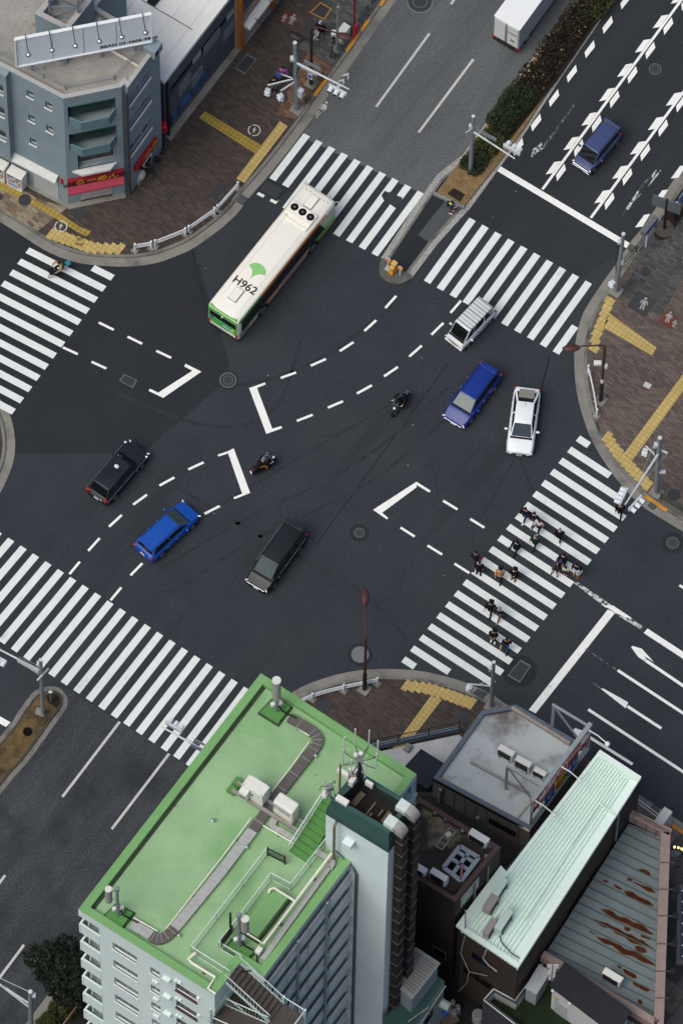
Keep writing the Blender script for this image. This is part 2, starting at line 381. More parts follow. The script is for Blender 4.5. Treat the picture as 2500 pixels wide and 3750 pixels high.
on('grey_pavement', [(2262, 1080), (2420, 1158), (2500, 1010), (3000, 230), (3010, -40), (2535, 660)], m_brickg)
on('slab_pavement', [(2290, 2905), (2360, 2960), (2500, 3050), (3000, 3400), (3000, 4600), (2330, 4600), (2330, 3300)], m_slab)
on('dark_pavement', [(300, 3640), (120, 3885), (400, 4500), (1500, 4700), (2330, 4600), (2340, 3200), (1700, 2900), (1400, 2730), (1130, 2750)], M('alley_concrete', (36, 35, 35), rough=.9, spec=.1, var=.25, scale=.7, fine=.2))
on('planting_bed', [(420, 3420), (250, 3602), (126, 3766), (60, 3860), (120, 3880), (300, 3640), (560, 3320)], m_dirt)
on('asphalt_pavement', [(2356, 905), (2318, 975), (2370, 1040), (2470, 880), (2440, 850), (2402, 840)], m_walkgrey, KZ + .003)
def slab(px, mat=None): return on('tactile_paving', px, mat or m_yel, KZ + .009)
slab([(728, 431), (752, 408), (956, 532), (933, 561)], m_yel2)
slab([(1025, 444), (1053, 462), (895, 670), (865, 654)])
slab([(0, 664), (0, 690), (200, 796), (284, 850), (292, 830), (206, 772)], m_yel2)
slab([(284, 850), (318, 866), (335, 846), (293, 831)], m_yel2)
slab([(2219, 1161), (2233, 1150), (2402, 1273), (2386, 1302), (2208, 1199)])
slab([(2283, 1661), (2312, 1687), (2500, 1431), (2640, 1230), (2640, 1150), (2500, 1368)])
slab([(1578, 2546), (1616, 2563), (1480, 2740), (1437, 2740)])
def saw(path, n, w, l, ang, mat=None):
 """blocks set side by side along a bent line, each one stepped: the toothed edge of warning paving"""
 mb = MB(); pts = Wp(path, KZ + .009); tot = sum((pts[i + 1] - pts[i]).length for i in range(len(pts) - 1))
 u = V((math.cos(ang), math.sin(ang), 0)); v = V((-u.y, u.x, 0))
 q = pts[0]; p0 = pts[0]; s = 0
 ext = [p.dot(u) - p0.dot(u) for p in pts]
 for i in range(n):
  e = ext[-1] * (i + .5) / n
  j = next((k for k in range(len(pts) - 1) if min(ext[k], ext[k + 1]) <= e <= max(ext[k], ext[k + 1])), 0)
  t = (e - ext[j]) / ((ext[j + 1] - ext[j]) or 1); c = pts[j].lerp(pts[j + 1], t)
  h = abs(ext[-1]) / n / 2 - .003
  mb.poly(ccw([c - u * h - v * l / 2, c + u * h - v * l / 2, c + u * h + v * l / 2, c - u * h + v * l / 2]))
 S('tactile_paving', mb, mat or m_yel)
SEA = ANG - math.pi / 2
saw([(180, 852), (260, 880), (340, 908), (452, 912)], 11, .5, .85, SEA)
slab([(286, 868), (316, 880), (300, 905), (272, 893)])
saw([(2235, 1090), (2205, 1170), (2180, 1230), (2172, 1290)], 8, .5, .62, ANG)
saw([(2215, 1590), (2250, 1645), (2300, 1705), (2378, 1785)], 11, .5, .75, SEA)
saw([(1475, 2508), (1560, 2520), (1640, 2545), (1735, 2580)], 11, .5, .8, SEA)
L_ = [(1394, 945), (1552, 706), (1600, 640), (1692, 568), (1804, 413), (1904, 270), (2025, 115), (2111, 0), (2560, -640)]
R_ = [(1505, 1022), (1600, 895), (1720, 763), (1841, 597), (1921, 488), (2048, 293), (2151, 143), (2249, 0), (2700, -640)]
lo = Wp(L_); ro = Wp(R_)
gs = MB(); strip(gs, lo, offset(lo, -.38), .02, .02); strip(gs, ro, offset(ro, .38), .02, .02); S('granite_edging', gs, m_granite)
li = offset(lo, -.38); ri = offset(ro, .38)
ks = MB(); strip(ks, li, offset(li, -.16), .06, .06); strip(ks, ri, offset(ri, .16), .06, .06); vwall(ks, li, 0, .06, flip=True); vwall(ks, ri, 0, .06); S('median_kerb', ks, m_kerb)
lj = offset(li, -.16); rj = offset(ri, .16)
sheet('median_walkway', [(1412, 950), (1480, 1005), (1700, 742), (1592, 700), (1560, 735)], .008, m_patch)
sheet('median_walkway', [(1530, 860), (1578, 893), (1697, 752), (1640, 722)], .012, m_walkgrey)
bed = MB().prism([p.xy for p in Wp([(1592, 716), (1696, 762), (1828, 595), (1909, 486), (2036, 291), (2139, 141), (2237, 0), (2690, -640), (2572, -640), (2123, 0), (2037, 115), (1916, 270), (1816, 413), (1704, 568)])], 0, .2)
S('median_bed', bed, m_dry)
kb = MB(); A, B = Wp([(1588, 712), (1698, 764)]); kb.box((A + B) / 2 + V((0, 0, .11)), ((B - A).length, .18, .25), heading(A, B)); S('median_kerb', kb, M('pale_kerb', (128, 134, 136), rough=.8, spec=.15, var=.15))
nose = [(1400, 948), (1388, 990), (1398, 1018), (1428, 1038), (1462, 1042), (1492, 1030), (1506, 1012), (1480, 998), (1440, 984)]
S('median_nose', MB().prism([p.xy for p in smoothline(Wp(nose), 3, True)], 0, .12), M('weathered_concrete', (92, 92, 88), rough=.9, spec=.1, var=.3, scale=2.5, fine=.2))
lm = [(-420, 3190), (0, 2700), (63, 2614), (118, 2540), (150, 2521), (190, 2513), (225, 2524), (247, 2556), (246, 2590), (224, 2622), (103, 2791), (0, 2911), (-420, 3480)]
lw = smoothline(Wp(lm), 3)
gb = MB(); strip(gb, lw, offset(lw, -.34), .02, .02); S('median_edging', gb, m_kerb)
l2 = offset(lw, -.34); l3 = offset(l2, -.14)
kb = MB(); strip(kb, l2, l3, KZ, KZ); vwall(kb, l2, 0, KZ, flip=True); vwall(kb, l3, .1, KZ); S('median_kerb', kb, M('dark_kerb', (70, 66, 60), rough=.9, spec=.1, var=.25))
S('median_bed', MB().poly(ccw([V((p.x, p.y, .14)) for p in l3])), m_moss)
sheet('concrete_footing', [(136, 2590), (168, 2598), (160, 2625), (128, 2615)], .146, m_gut)
sheet('dark_soil', [(166, 2548), (190, 2536), (220, 2545), (228, 2575), (208, 2592), (180, 2575)], .147, m_dirt)
MZ = .011
def stripes(a0, ap, b0, bp, ks, skip=(), over={}, mat=None):
 mb = MB()
 for k in ks:
  A = lambda t: (a0[0] + ap[0] * (k + t), a0[1] + ap[1] * (k + t)); B = lambda t: (b0[0] + bp[0] * (k + t), b0[1] + bp[1] * (k + t))
  q = [A(0), A(.495), B(.495), B(0)]
  if k in over:
   f0, f1 = over[k]
   mixp = lambda p, r, t: (p[0] + (r[0] - p[0]) * t, p[1] + (r[1] - p[1]) * t)
   q = [mixp(q[0], q[3], f0), mixp(q[1], q[2], f0), mixp(q[1], q[2], f1), mixp(q[0], q[3], f1)]
  mb.poly(ccw(Wp(q, MZ)))
 S('crosswalk_marking', mb, mat or m_white_s)
stripes((31, 1968.8), (45.4, 28.7), (-187.8, 2224), (45.67, 30.2), range(-5, 22))
stripes((1111.7, 488), (46.35, 23.3), (940, 712), (46.6, 23.9), range(0, 10))
stripes((1717.7, 796.8), (47.2, 25.6), (1551, 1027), (47.1, 25.9), range(0, 11), over={10: (.58, 1)})
stripes((420.8, 1007.3), (-30.13, 40.87), (139, 866), (-30.1, 40.2), range(0, 13), over={0: (0, .26), 11: (0, .36), 12: (0, .3)})
stripes((2122.6, 1594.6), (-31.92, 40.47), (2388, 1767.5), (-31.9, 40.4), range(0, 21), over={0: (0, .15), 1: (0, .56), 2: (0, .86), 19: (0, .51), 20: (0, .16)})
for px in ([(945, 716), (930, 735), (1050, 792), (1040, 745), (1010, 745)],): pass
sheet('asphalt_patch', [(984, 651), (1066, 693), (1014, 738), (938, 698)], MZ + .004, m_asph_d)
sheet('asphalt_patch', [(1408, 698), (1482, 735), (1462, 762), (1448, 762), (1404, 732), (1396, 715)], MZ + .004, m_asph)
def paint(polys, mat=None, name='lane_marking', z=MZ):
 for q in polys: sheet(name, q, z, mat or m_white)
def dash(a, b, w=.16, mat=None, name='lane_marking'):
 A, B = W(*a, MZ), W(*b, MZ); n = V((-(B - A).y, (B - A).x, 0)).normalized() * w / 2
 S(name, MB().poly(ccw([A - n, B - n, B + n, A + n])), mat or m_white)
for q in ((362.8, 1181.3, 417.3, 1207.7), (467.9, 1233, 521, 1258.8), (573, 1284.6, 627, 1310.4), (231, 1272, 286, 1297), (336, 1324.8, 390, 1349.5),
   (690, 1719, 746, 1693), (584.4, 1778, 639, 1748.4), (488, 1848, 538.5, 1811.6), (400, 1928.6, 446.6, 1886), (324, 2017, 365.7, 1970.6), (255.5, 2102, 293, 2057),
   (478.6, 2107, 522, 2062.4), (405.7, 2198, 445, 2151), (749, 1881.6, 804.8, 1853),
   (1466, 1932, 1517.6, 1964.8), (1564.6, 1997.5, 1618, 2030.8), (1663, 2064, 1717.7, 2098.6), (1621.5, 1833.6, 1674, 1865.5), (1720.5, 1900, 1772, 1932),
   (2486, 2143, 2520, 2165), (2148, 569, 2128, 602)):
 dash(q[:2], q[2:])
for q in ((397, 843, 495, 808), (588, 765, 685, 722), (773, 672, 860, 615), (930, 543, 1005, 475), (1063, 397, 1132, 320), (500, 1117, 600, 1078), (697, 1033, 793, 992), (882, 943, 977, 890), (1055, 833, 1143, 773), (1215, 707, 1295, 637), (1357, 567, 1433, 492), (1478, 428, 1545, 350)):
 dash((800 + q[0] / 1.742, 900 + q[1] / 1.742), (800 + q[2] / 1.742, 900 + q[3] / 1.742))
paint([[(705, 1357.5), (737.6, 1361), (598, 1457), (580, 1438)], [(680, 1332), (737.6, 1361), (705, 1357.5), (675, 1342)], [(550, 1423.5), (580, 1438), (598, 1457), (544, 1431)]])
paint([[(833, 1653), (855.7, 1641.6), (916, 1805), (887, 1808)], [(797, 1665), (833, 1653), (837, 1660), (800, 1672)], [(855, 1821), (887, 1808), (916, 1805), (859, 1828)]])
paint([[(912, 1421), (941, 1420.6), (997, 1570), (975, 1589)], [(912, 1421), (970.5, 1400.6), (972.3, 1408), (941, 1420.6)], [(975, 1589), (997, 1570), (1029.6, 1560), (1034, 1567.6)]])
paint([[(1524.5, 1764), (1524.5, 1784.5), (1398.7, 1877.6), (1365.4, 1867)], [(1524.5, 1764), (1576, 1797), (1571, 1804), (1524.5, 1776)], [(1365.4, 1867), (1398.7, 1877.6), (1421, 1897), (1416, 1902)]])
z3 = lambda q: [(1600 + x / 1.742, y / 1.742) for x, y in q]
paint([z3([(380, 1090), (403, 1060), (1225, 1550), (1205, 1583)])], name='stop_line')
dash(*z3([(670, 1208), (1800, -335)]), w=.17); dash(*z3([(978, 1390), (1900, 135)]), w=.17)
TL = ((0, 0), (32, -45.6), (57.6, -49.6), (25.7, -5)); TR = ((-3.4, -23), (27, -65), (32.7, -43), (0, 0))
def deck(base, tmpl, n, i0=0):
 for i in range(i0, n):
  x = 1600 + (base[0] + 113.9 * i) / 1.742; y = (base[1] - 155.6 * i) / 1.742
  sheet('lane_marking', [(x + a, y + b) for a, b in tmpl], MZ, m_white)
deck((690, 1113), TL, 10); deck((763, 1157), TR, 10); deck((1000, 1297), TL, 8); deck((1072, 1340), TR, 8)
deck((1260, 1450), ((0, 0), (34, -46), (56, -49), (28, -3)), 5)
deck((605, 838), ((-4.6, -22), (28.7, -66), (33.3, -42), (0, 0)), 8, -1)
paint([z3([(872, 660), (880, 668), (690, 935), (676, 925)])], m_faint); paint([z3([(664, 908), (668, 925), (625, 985), (600, 1005), (598, 990), (612, 950)]), z3([(685, 922), (680, 945), (628, 978), (640, 962)])], m_worn)
paint([z3([(1395, 1080), (1400, 1085), (1372, 1135), (1358, 1130)]), z3([(1425, 1080), (1420, 1100), (1340, 1195), (1375, 1135)]), z3([(1278, 1215), (1285, 1222), (1225, 1330), (1200, 1345), (1200, 1332)]), z3([(1298, 1230), (1302, 1238), (1245, 1290), (1250, 1275)])], m_worn)
paint([z3([(1340, 1125), (1352, 1135), (1290, 1225), (1280, 1215)]), z3([(1200, 1340), (1205, 1345), (1180, 1378), (1176, 1372)])], m_faint)
dash((1572, 122), (1377, 391), .16, m_white_o); dash((1732, 217), (1532, 485), .16, m_white_o); dash((1770, -150), (1650, 15), .16, m_white_o); dash((1860, 45), (1990, -130), .16, m_white_o)
c8 = lambda q: [(960 + x / 4.126, 30 + y / 4.126) for x, y in q]
paint([c8(q) for q in ([(1205, 1035), (1225, 1000), (1305, 970), (1285, 1015)], [(1305, 970), (1305, 1060), (1282, 1082), (1285, 1015)], [(1140, 1120), (1160, 1090), (1240, 1060), (1220, 1105)], [(1240, 1060), (1240, 1130), (1216, 1158), (1220, 1105)], [(1100, 1180), (1160, 1150), (1195, 1150), (1160, 1215)],
      [(925, 1440), (978, 1468), (950, 1520), (890, 1515)], [(895, 1460), (920, 1448), (885, 1490), (866, 1505)], [(975, 1470), (972, 1510), (945, 1545), (935, 1530)], [(862, 1495), (940, 1545), (925, 1552), (858, 1505)], [(855, 1545), (865, 1550), (815, 1612), (797, 1612)], [(885, 1565), (893, 1570), (815, 1660), (803, 1655)], [(800, 1605), (820, 1600), (815, 1620)])] +
  [[(960 + (970 + 20 * math.cos(t)) / 4.126, 30 + (1424 + 20 * math.sin(t)) / 4.126) for t in [i * .7 for i in range(9)]]], m_white_o, 'cycle_marking', .014)
for a, b in (((439, 2643), (229.6, 2918)), ((620, 2760), (410, 3036)), ((89, 3460), (-30, 3620)), ((20, 3205), (-80, 3340))): dash(a, b, .17, m_white_o)
paint([[(-60, 2590), (40, 2645), (23, 2662), (-60, 2617)]], name='stop_line')
r8 = lambda q: [(1600 + x / 1.742, 1850 + y / 1.742) for x, y in q]
paint([r8([(583, 1305), (627, 1328), (1138, 680), (1095, 655)])], name='stop_line')
paint([r8([(1340, 787), (1700, 1022), (1700, 1068), (1315, 815)])], m_worn and m_white); paint([r8([(865, 492), (890, 488), (1318, 778), (1290, 790), (1080, 660)])], m_worn)
paint([r8([(1060, 640), (1120, 640), (1240, 720), (1190, 715)])], m_white, z=MZ + .004)
for a, b in (((1150, 1053), (1900, 1546)), ((962, 1303), (1900, 1920)), ((1212, 1283), (1428, 1424)), ((930, 1455), (1245, 1653))): dash(*r8([a, b]), w=.19)
paint([r8([(1040, 1170), (1060, 1170), (1217, 1258), (1200, 1296)]), r8([(1235, 905), (1245, 898), (1303, 915), (1382, 1003), (1318, 962), (1335, 985), (1322, 995), (1280, 968)]), r8([(858, 1440), (880, 1422), (930, 1440), (940, 1470), (900, 1476)])])
dash(*r8([(1325, 988), (1900, 1378)]), w=.2)
paint([r8([(940, 918), (950, 916), (1150, 1050), (1140, 1054)]), r8([(985, 1132), (1000, 1135), (1050, 1172), (1035, 1170)])], m_faint)
def figure(mb, c, s, ang, z):
 u = V((math.cos(ang), math.sin(ang), 0)); v = V((-u.y, u.x, 0)); P = lambda x, y: V((c.x, c.y, z)) + (u * x + v * y) * s
 mb.poly([P(.13 * math.cos(t * .785), 1.0 + .13 * math.sin(t * .785)) for t in range(8)])
 for q in ([(-.2, .82), (-.16, .4), (.16, .4), (.2, .82)], [(-.36, .45), (-.27, .42), (-.2, .8), (-.28, .8)], [(.27, .42), (.36, .45), (.28, .8), (.2, .8)], [(-.2, -.1), (-.07, -.1), (-.02, .38), (-.16, .38)], [(.06, -.1), (.2, -.1), (.16, .38), (.02, .38)]):
  mb.poly(ccw([P(*p) for p in q]))
m_redp = M('red_plate', (98, 56, 50), rough=.8, spec=.15, var=.2); m_darkp = M('dark_plate', (60, 61, 64), rough=.8, spec=.15, var=.1)
def plate(c, half, mat, figs):
 C = W(*c, KZ); u = V((NE.x, NE.y, 0)); v = V((-u.y, u.x, 0)); h = half
 S('paving_mark', MB().poly([V((C.x, C.y, KZ + .008)) - u * h - v * h, V((C.x, C.y, KZ + .008)) + u * h - v * h, V((C.x, C.y, KZ + .008)) + u * h + v * h, V((C.x, C.y, KZ + .008)) - u * h + v * h]), mat)
 mb = MB()
 for dx, dy, s in figs: figure(mb, C + V((dx, dy, 0)), s, -.35, KZ + .013)
 S('paving_mark', mb, M('faded_mark', (150, 148, 144), rough=.8, var=.15))
plate((1052, 66), .46, m_redp, ((-.28, -.25, .5), (.22, -.4, .66))); plate((2446, 1172), .5, m_redp, ((-.1, -.1, .66), (.3, -.45, .45)))
plate((2348, 1112), .7, m_darkp, ((0, -.35, .75),)); plate((1150, 122), .8, m_darkp, ((.1, -.4, .8),))
def ring(px, r):
 mb = MB(); C = W(*px, KZ + .011); n = 20
 for i in range(n):
  if i % 7 == 6: continue
  a, b = 2 * math.pi * i / n, 2 * math.pi * (i + 1) / n
  mb.poly([C + V((math.cos(t), math.sin(t), 0)) * q * r for t, q in ((a, .82), (b, .82), (b, 1), (a, 1))][::-1])
 figure(mb, C + V((-.05, -.3 * r, 0)), r * .75, -.3, C.z); S('paving_mark', mb, m_white_o)
ring((931, 477), .42); ring((224, 829), .42)
sheet('paving_mark', [(2361, 1397), (2385, 1409), (2375, 1425), (2352, 1413)], KZ + .012, m_white_o)
def kerbpaint(line, t0, t1):
 mb = MB()
 a = Wp(t0[:1] + t1[:1], KZ); A, B = a
 d = (B - A).normalized(); n = V((-d.y, d.x, 0)) * .105
 L = (B - A).length; k = max(1, round(L / .9))
 for i in range(k):
  p, q = A + d * (L * i / k + .01), A + d * (L * (i + 1) / k - .01)
  mb.poly(ccw([p - n + V((0, 0, .006)), q - n + V((0, 0, .006)), q + n + V((0, 0, .006)), p + n + V((0, 0, .006))]))
 S('kerb_paint', mb, m_orange)
for a, b in (((1149, 351), (1200, 285)), ((1268, 188), (1312, 125)), ((1322, 112), (1350, 72)), ((1392, 20), (1440, -50)), ((2360, 1817), (2442, 1872)), ((2433, 3005), (2520, 3062))): kerbpaint(None, [a], [b])
def cover(px, r, label, mat, z=.018, group='round utility covers in the road', rim=True):
 C = W(*px, z); t = root('manhole_cover', label, 'manhole cover', C, ANG, group)
 MB().cyl((0, 0, -.012), r, .014, 28).build('lid', mat, t, local=True)
 if rim:
  n = 28
  for nm, q0, q1 in (('rim', .97, 1.08), ('inner_ring', .55, .60)):
   mb = MB()
   for i in range(n):
    a, b = 2 * math.pi * i / n, 2 * math.pi * (i + 1) / n
    mb.poly([V((math.cos(s) * q * r, math.sin(s) * q * r, .006)) for s, q in ((a, q0), (a, q1), (b, q1), (b, q0))])
   mb.build(nm, m_iron_l, t, local=True)
cover((835, 1392), .5, 'ringed round cover in the road behind the green and white bus', m_iron)
cover((1315, 1951), .31, 'small patterned round cover in the road right of the black minivan', m_iron)
cover((1318, 2397), .52, 'pale round cover in the road beside the brown street lamp pole', m_iron_l)
cover((2397, 253), .38, 'round cover in the road lane beyond the dark blue van', m_iron)
cover((2461, 1988), .37, 'round cover in the road near the orange kerb and crossing end', m_iron)
cover((1537, 5), .8, 'large dark round cover at the top of the old grey road', m_iron)
G2 = 'round covers in the brick pavements'
cover((92, 732), .42, 'black round cover on the beige paving across the yellow strip', m_iron, KZ + .018, G2, False)
cover((291, 785), .36, 'black round cover on brick paving near the red shop front corner', m_iron, KZ + .018, G2, False)
cover((2, 721), .2, 'small black cover on the beige paving at the picture edge', m_iron, KZ + .018, G2, False)
cover((618, 718), .17, 'small dark cover on the brown brick paving before the noodle shop', m_iron, KZ + .018, G2, False)
cover((798, 331), .17, 'small dark cover on the brick paving by the grey building wall', m_iron, KZ + .018, G2, False)
cover((1015, 47), .17, 'small dark cover beside the red walking family mark', m_iron, KZ + .018, G2, False)
cover((1036, 359), .34, 'dark round cover under the two pedestrian signals on arms', m_iron, KZ + .018, G2, False)
cover((2363, 995), .34, 'dark round cover in grey paving beyond the signal post with cables', m_iron, KZ + .018, G2, False)
cover((2466, 1812), .42, 'round cover in brick paving right of the double armed signal pole', m_iron, KZ + .018, G2, False)
cover((1187, 2583), .5, 'dark round cover in brick paving at the green roof edge', m_iron, KZ + .018, G2, False)
cover((1700, 2626), .36, 'round cover in brick paving beside the grey roofed building', m_iron, KZ + .018, G2, False)
cover((102, 2679), .3, 'black round cover in the brown grass of the median', m_black, .165, None, False)
def rcover(px4, label, mat, z=.018, grp='rectangular utility covers', frame_m=None, ribs=0):
 q = Wp(px4, z); C = sum(q, V()) / 4; t = root('access_cover', label, 'access cover', C, 0, grp)
 MB().prism([p.xy for p in q], z - .014, z).build('lid', mat, t)
 mb = MB(); qc = [p.lerp(C, .12) for p in q]
 for i in range(4): mb.poly(ccw([p + V((0, 0, .005)) for p in (q[i], q[(i + 1) % 4], qc[(i + 1) % 4], qc[i])]))
 mb.build('rim', frame_m or m_iron_l, t)
 if ribs:
  mb = MB()
  for i in range(ribs):
   s = (i + .7) / (ribs + .4); a = qc[0].lerp(qc[1], s); b = qc[3].lerp(qc[2], s); mb.beam(a + V((0, 0, .006)), b + V((0, 0, .006)), .03, .012)
  mb.build('grating', m_iron_l, t)
rcover([(455, 1370), (503, 1392), (487, 1421), (437, 1394)], 'grey rectangular cover in the road before the white L mark', m_iron)
rcover([(1905, 2416), (1943, 2438), (1902, 2500), (1857, 2474)], 'large grey rectangular cover in a dark round patch by the crossing', m_iron)
rcover([(975, 660), (1035, 692), (1010, 728), (950, 696)], 'black rectangular cover cutting the crossing stripes beside the bus', m_iron, .02, frame_m=m_iron)
rcover([(1425, 702), (1474, 725), (1452, 755), (1408, 728)], 'black rectangular cover cutting the crossing stripes by the median', m_iron, .02, frame_m=m_iron)
rcover([(1660, 688), (1702, 712), (1684, 738), (1637, 710)], 'brown black rectangular cover in the dry grass of the median', m_dirt, .212, frame_m=m_dirt)
rcover([(905, 198), (940, 216), (898, 272), (860, 250)], 'six panel dark cover in the brick pavement near the grey building', m_iron, KZ + .018)
rcover([(805, 668), (832, 684), (787, 735), (760, 718)], 'faint dark cover in the brick paving behind the white guard rail', m_iron, KZ + .018, frame_m=m_iron)
rcover([(1173, 8), (1214, 32), (1186, 72), (1134, 46)], 'dark cover framed in orange in the grey paving', m_iron, KZ + .018, frame_m=m_orange)
G3 = 'slotted drain gratings at the kerb'
rcover([(884, 712), (912, 728), (888, 752), (866, 738)], 'drain grating in the gutter at the end of the white rail', m_black, .02, G3, ribs=7, frame_m=m_iron)
rcover([(2308, 893), (2328, 905), (2312, 926), (2292, 912)], 'drain grating in the gutter by the green fence end', m_black, .02, G3, ribs=7, frame_m=m_iron)
rcover([(2383, 1837), (2406, 1852), (2390, 1868), (2368, 1852)], 'drain grating in the gutter beside the orange kerb and double signal', m_black, .02, G3, ribs=7, frame_m=m_iron)
rcover([(1748, 2522), (1784, 2538), (1765, 2562), (1725, 2542)], 'drain grating in the gutter by the small pedestrian signal', m_black, .02, G3, ribs=7, frame_m=m_iron)
rcover([(2392, 2944), (2416, 2960), (2400, 2980), (2374, 2962)], 'drain grating in the gutter near the pink parapet building', m_black, .02, G3, ribs=7, frame_m=m_iron)
m_tyre = M('tyre_rubber', (24, 24, 26), rough=.85, spec=.2, var=.1)
m_rim = M('alloy', (176, 180, 184), rough=.3, metal=.8, var=0)
m_glass = M('dark_glass', (14, 17, 18), rough=.06, spec=.5, var=0)
m_glass_w = M('windscreen_glass', (62, 76, 76), rough=.08, spec=.6, var=.25, scale=2.5)
m_chrome = M('chrome', (205, 208, 212), rough=.2, metal=.9, var=0)
m_lamp = M('lamp_lens', (206, 210, 212), rough=.15, spec=.6, var=.1)
m_tail = M('tail_lens', (150, 14, 22), rough=.2, spec=.5, var=.1)
m_plate_w = M('plate_white', (214, 216, 214), rough=.5, var=.05)
m_plate_y = M('plate_yellow', (206, 168, 34), rough=.5, var=.05)
m_blackp = M('black_plastic', (22, 23, 25), rough=.5, spec=.3, var=.05)
def car(name, label, cat, front, rear, zf, zr, paint, L=4.4, Wd=1.75, H=1.55, bz=.95, nose=.68, cowl=1.15, cz=.98, r0=1.9, r1=3.6, rt=4.1, tz=.95, hwr=.74, taper=.9,
  wheels=(.85, 3.45), wr=.31, screen=None, side=None, splits=((.05, .47), (.51, .95)), backglass=None, plate=None, front_dark=False, rnd=.72, bev=.07, tailh=.18, roofmat=None):
 P1, P2 = W(*front, zf), W(*rear, zr)
 rz = heading(P2, P1); d = V((math.cos(rz), math.sin(rz), 0))
 mid = (P1 + P2) / 2
 c = V((P1.x, P1.y, 0)) - d * L / 2
 c2 = V((mid.x, mid.y, 0)); c = c * .5 + c2 * .5
 t = root(name, label, cat, c, rz)
 X = lambda s: L / 2 - s
 hw = Wd / 2
 st = [(0, rnd, nose - .16, .26), (.06, rnd + .1, nose - .02, .2), (.22, .95, nose + .03, .18), (.55, 1.0, nose + (cz - nose) * .5, .18), (cowl, 1.0, cz, .18), ((cowl + rt) / 2, 1.0, bz, .18), (rt - .1, 1.0, bz + .02, .18), (L - .28, .97, tz, .2), (L - .07, .91, tz - .04, .24), (L, .84, tz - .16, .3)]
 st = [q for i, q in enumerate(st) if i == 0 or q[0] > st[i - 1][0] + .01]
 secs = []
 for s, w, zt, zl in st:
  w *= hw; x = X(s); m = zl + (zt - zl) * .55
  half = [(w * .80, zl), (w * .97, zl + .08), (w, m), (w * .965, zt - .10), (w * .86, zt), (w * .45, zt + .025)]
  pts = [V((x, y, z)) for y, z in half] + [V((x, -y, z)) for y, z in reversed(half)]
  secs.append(pts)
 body = MB().loft(secs).build('body', [paint], t, local=True, smooth=True, fix=True)
 wb = hw * .93; wt = hw * hwr
 b = [V((X(cowl), wb * taper, cz - .01)), V((X(rt), wb * .94, tz)), V((X(rt), -wb * .94, tz)), V((X(cowl), -wb * taper, cz - .01))]
 r = [V((X(r0), wt * .97, H - .03)), V((X(r1), wt * .95, H - .02)), V((X(r1), -wt * .95, H - .02)), V((X(r0), -wt * .97, H - .03))]
 bl = MB().add(b + r, [(0, 4, 5, 1), (2, 6, 7, 3), (3, 7, 4, 0), (1, 5, 6, 2), (4, 7, 6, 5), (0, 1, 2, 3)])
 bl.build('cabin', [roofmat or paint], t, local=True, bevel=bev, seg=3, smooth=True, fix=True)
 def pane(nm, q, u0, u1, v0, v1, mat, off=.014, th=.004):
  """panel over face q (bottom a, bottom b, top b, top a)"""
  a, bb, cc, dd = q
  f = lambda u, v: (a.lerp(bb, u)).lerp(dd.lerp(cc, u), v)
  n = (bb - a).cross(dd - a).normalized()
  if n.dot((a + bb + cc + dd) / 4 - V((0, 0, H * .5))) < 0: n = -n
  p = [f(u0, v0), f(u1, v0), f(u1, v1), f(u0, v1)]
  pp = [x + n * off for x in p]
  if (pp[1] - pp[0]).cross(pp[3] - pp[0]).dot(n) < 0: pp.reverse(); p.reverse()
  mb = MB().add(pp + p, [(0, 1, 2, 3), (0, 4, 5, 1), (1, 5, 6, 2), (2, 6, 7, 3), (3, 7, 4, 0)])
  return mb.build(nm, mat, t, local=True)
 sc = screen or m_glass
 fw = pane('windscreen', (b[3], b[0], r[0], r[3]), .05, .95, .04, .93, sc)
 pane('rear_window', (b[1], b[2], r[2], r[1]), .08, .92, .12, .9, backglass or m_glass)
 for u0, u1 in splits:
  pane('side_window', (b[0], b[1], r[1], r[0]), u0, u1, .05, .9, side or m_glass)
  pane('side_window', (b[3], b[2], r[2], r[3]), u0, u1, .05, .9, side or m_glass)
 MB().box((X(cowl) + .07, 0, cz + .012), (.13, Wd * .8, .03)).build('cowl_panel', m_blackp, t, local=True)
 for s in wheels:
  for y in (-1, 1):
   w = MB().tube([V((X(s), y * (hw - .19), wr)), V((X(s), y * (hw - .0), wr))], wr, 20).build('wheel', m_tyre, t, local=True)
   MB().tube([V((X(s), y * (hw - .02), wr)), V((X(s), y * (hw + .012), wr))], wr * .66, 14).build('rim', m_rim, w, local=True)
   MB().tube([V((X(s), y * (hw - .05), wr + .02)), V((X(s), y * (hw - .004), wr + .02))], wr + .06, 20).build('wheel_arch', m_blackp, t, local=True)
 for y in (-1, 1):
  R = Matrix.Rotation(-y * rad(32), 3, 'Z')
  MB().box((X(.115), y * hw * .76, nose - .06), (.1, .36, .1), mat=R).build('headlight', m_lamp, t, local=True, bevel=.03)
  MB().box((X(L - .06), y * hw * .80, tz - .18), (.14, .26, tailh), mat=Matrix.Rotation(y * rad(14), 3, 'Z')).build('tail_light', m_tail, t, local=True, bevel=.02)
  MB().ball((X(cowl + .42), y * (hw + .13), cz + .1), (.09, .13, .08)).build('wing_mirror', paint, t, local=True, smooth=True)
  for k in (.38, .62):
   s = cowl + (rt - cowl) * k
   MB().box((X(s), y * (hw + .006), bz - .13), (.18, .025, .03)).build('door_handle', m_chrome if roofmat is None else paint, t, local=True)
 MB().box((X(.02), 0, nose - .17), (.06, Wd * .52, .12)).build('grille', m_blackp, t, local=True, bevel=.02)
 MB().box((X(-.012), 0, nose - .30), (.03, .36, .17)).build('number_plate', plate or m_plate_w, t, local=True)
 MB().box((X(L + .008), 0, tz - .42), (.03, .36, .17)).build('number_plate', plate or m_plate_w, t, local=True)
 return t, X
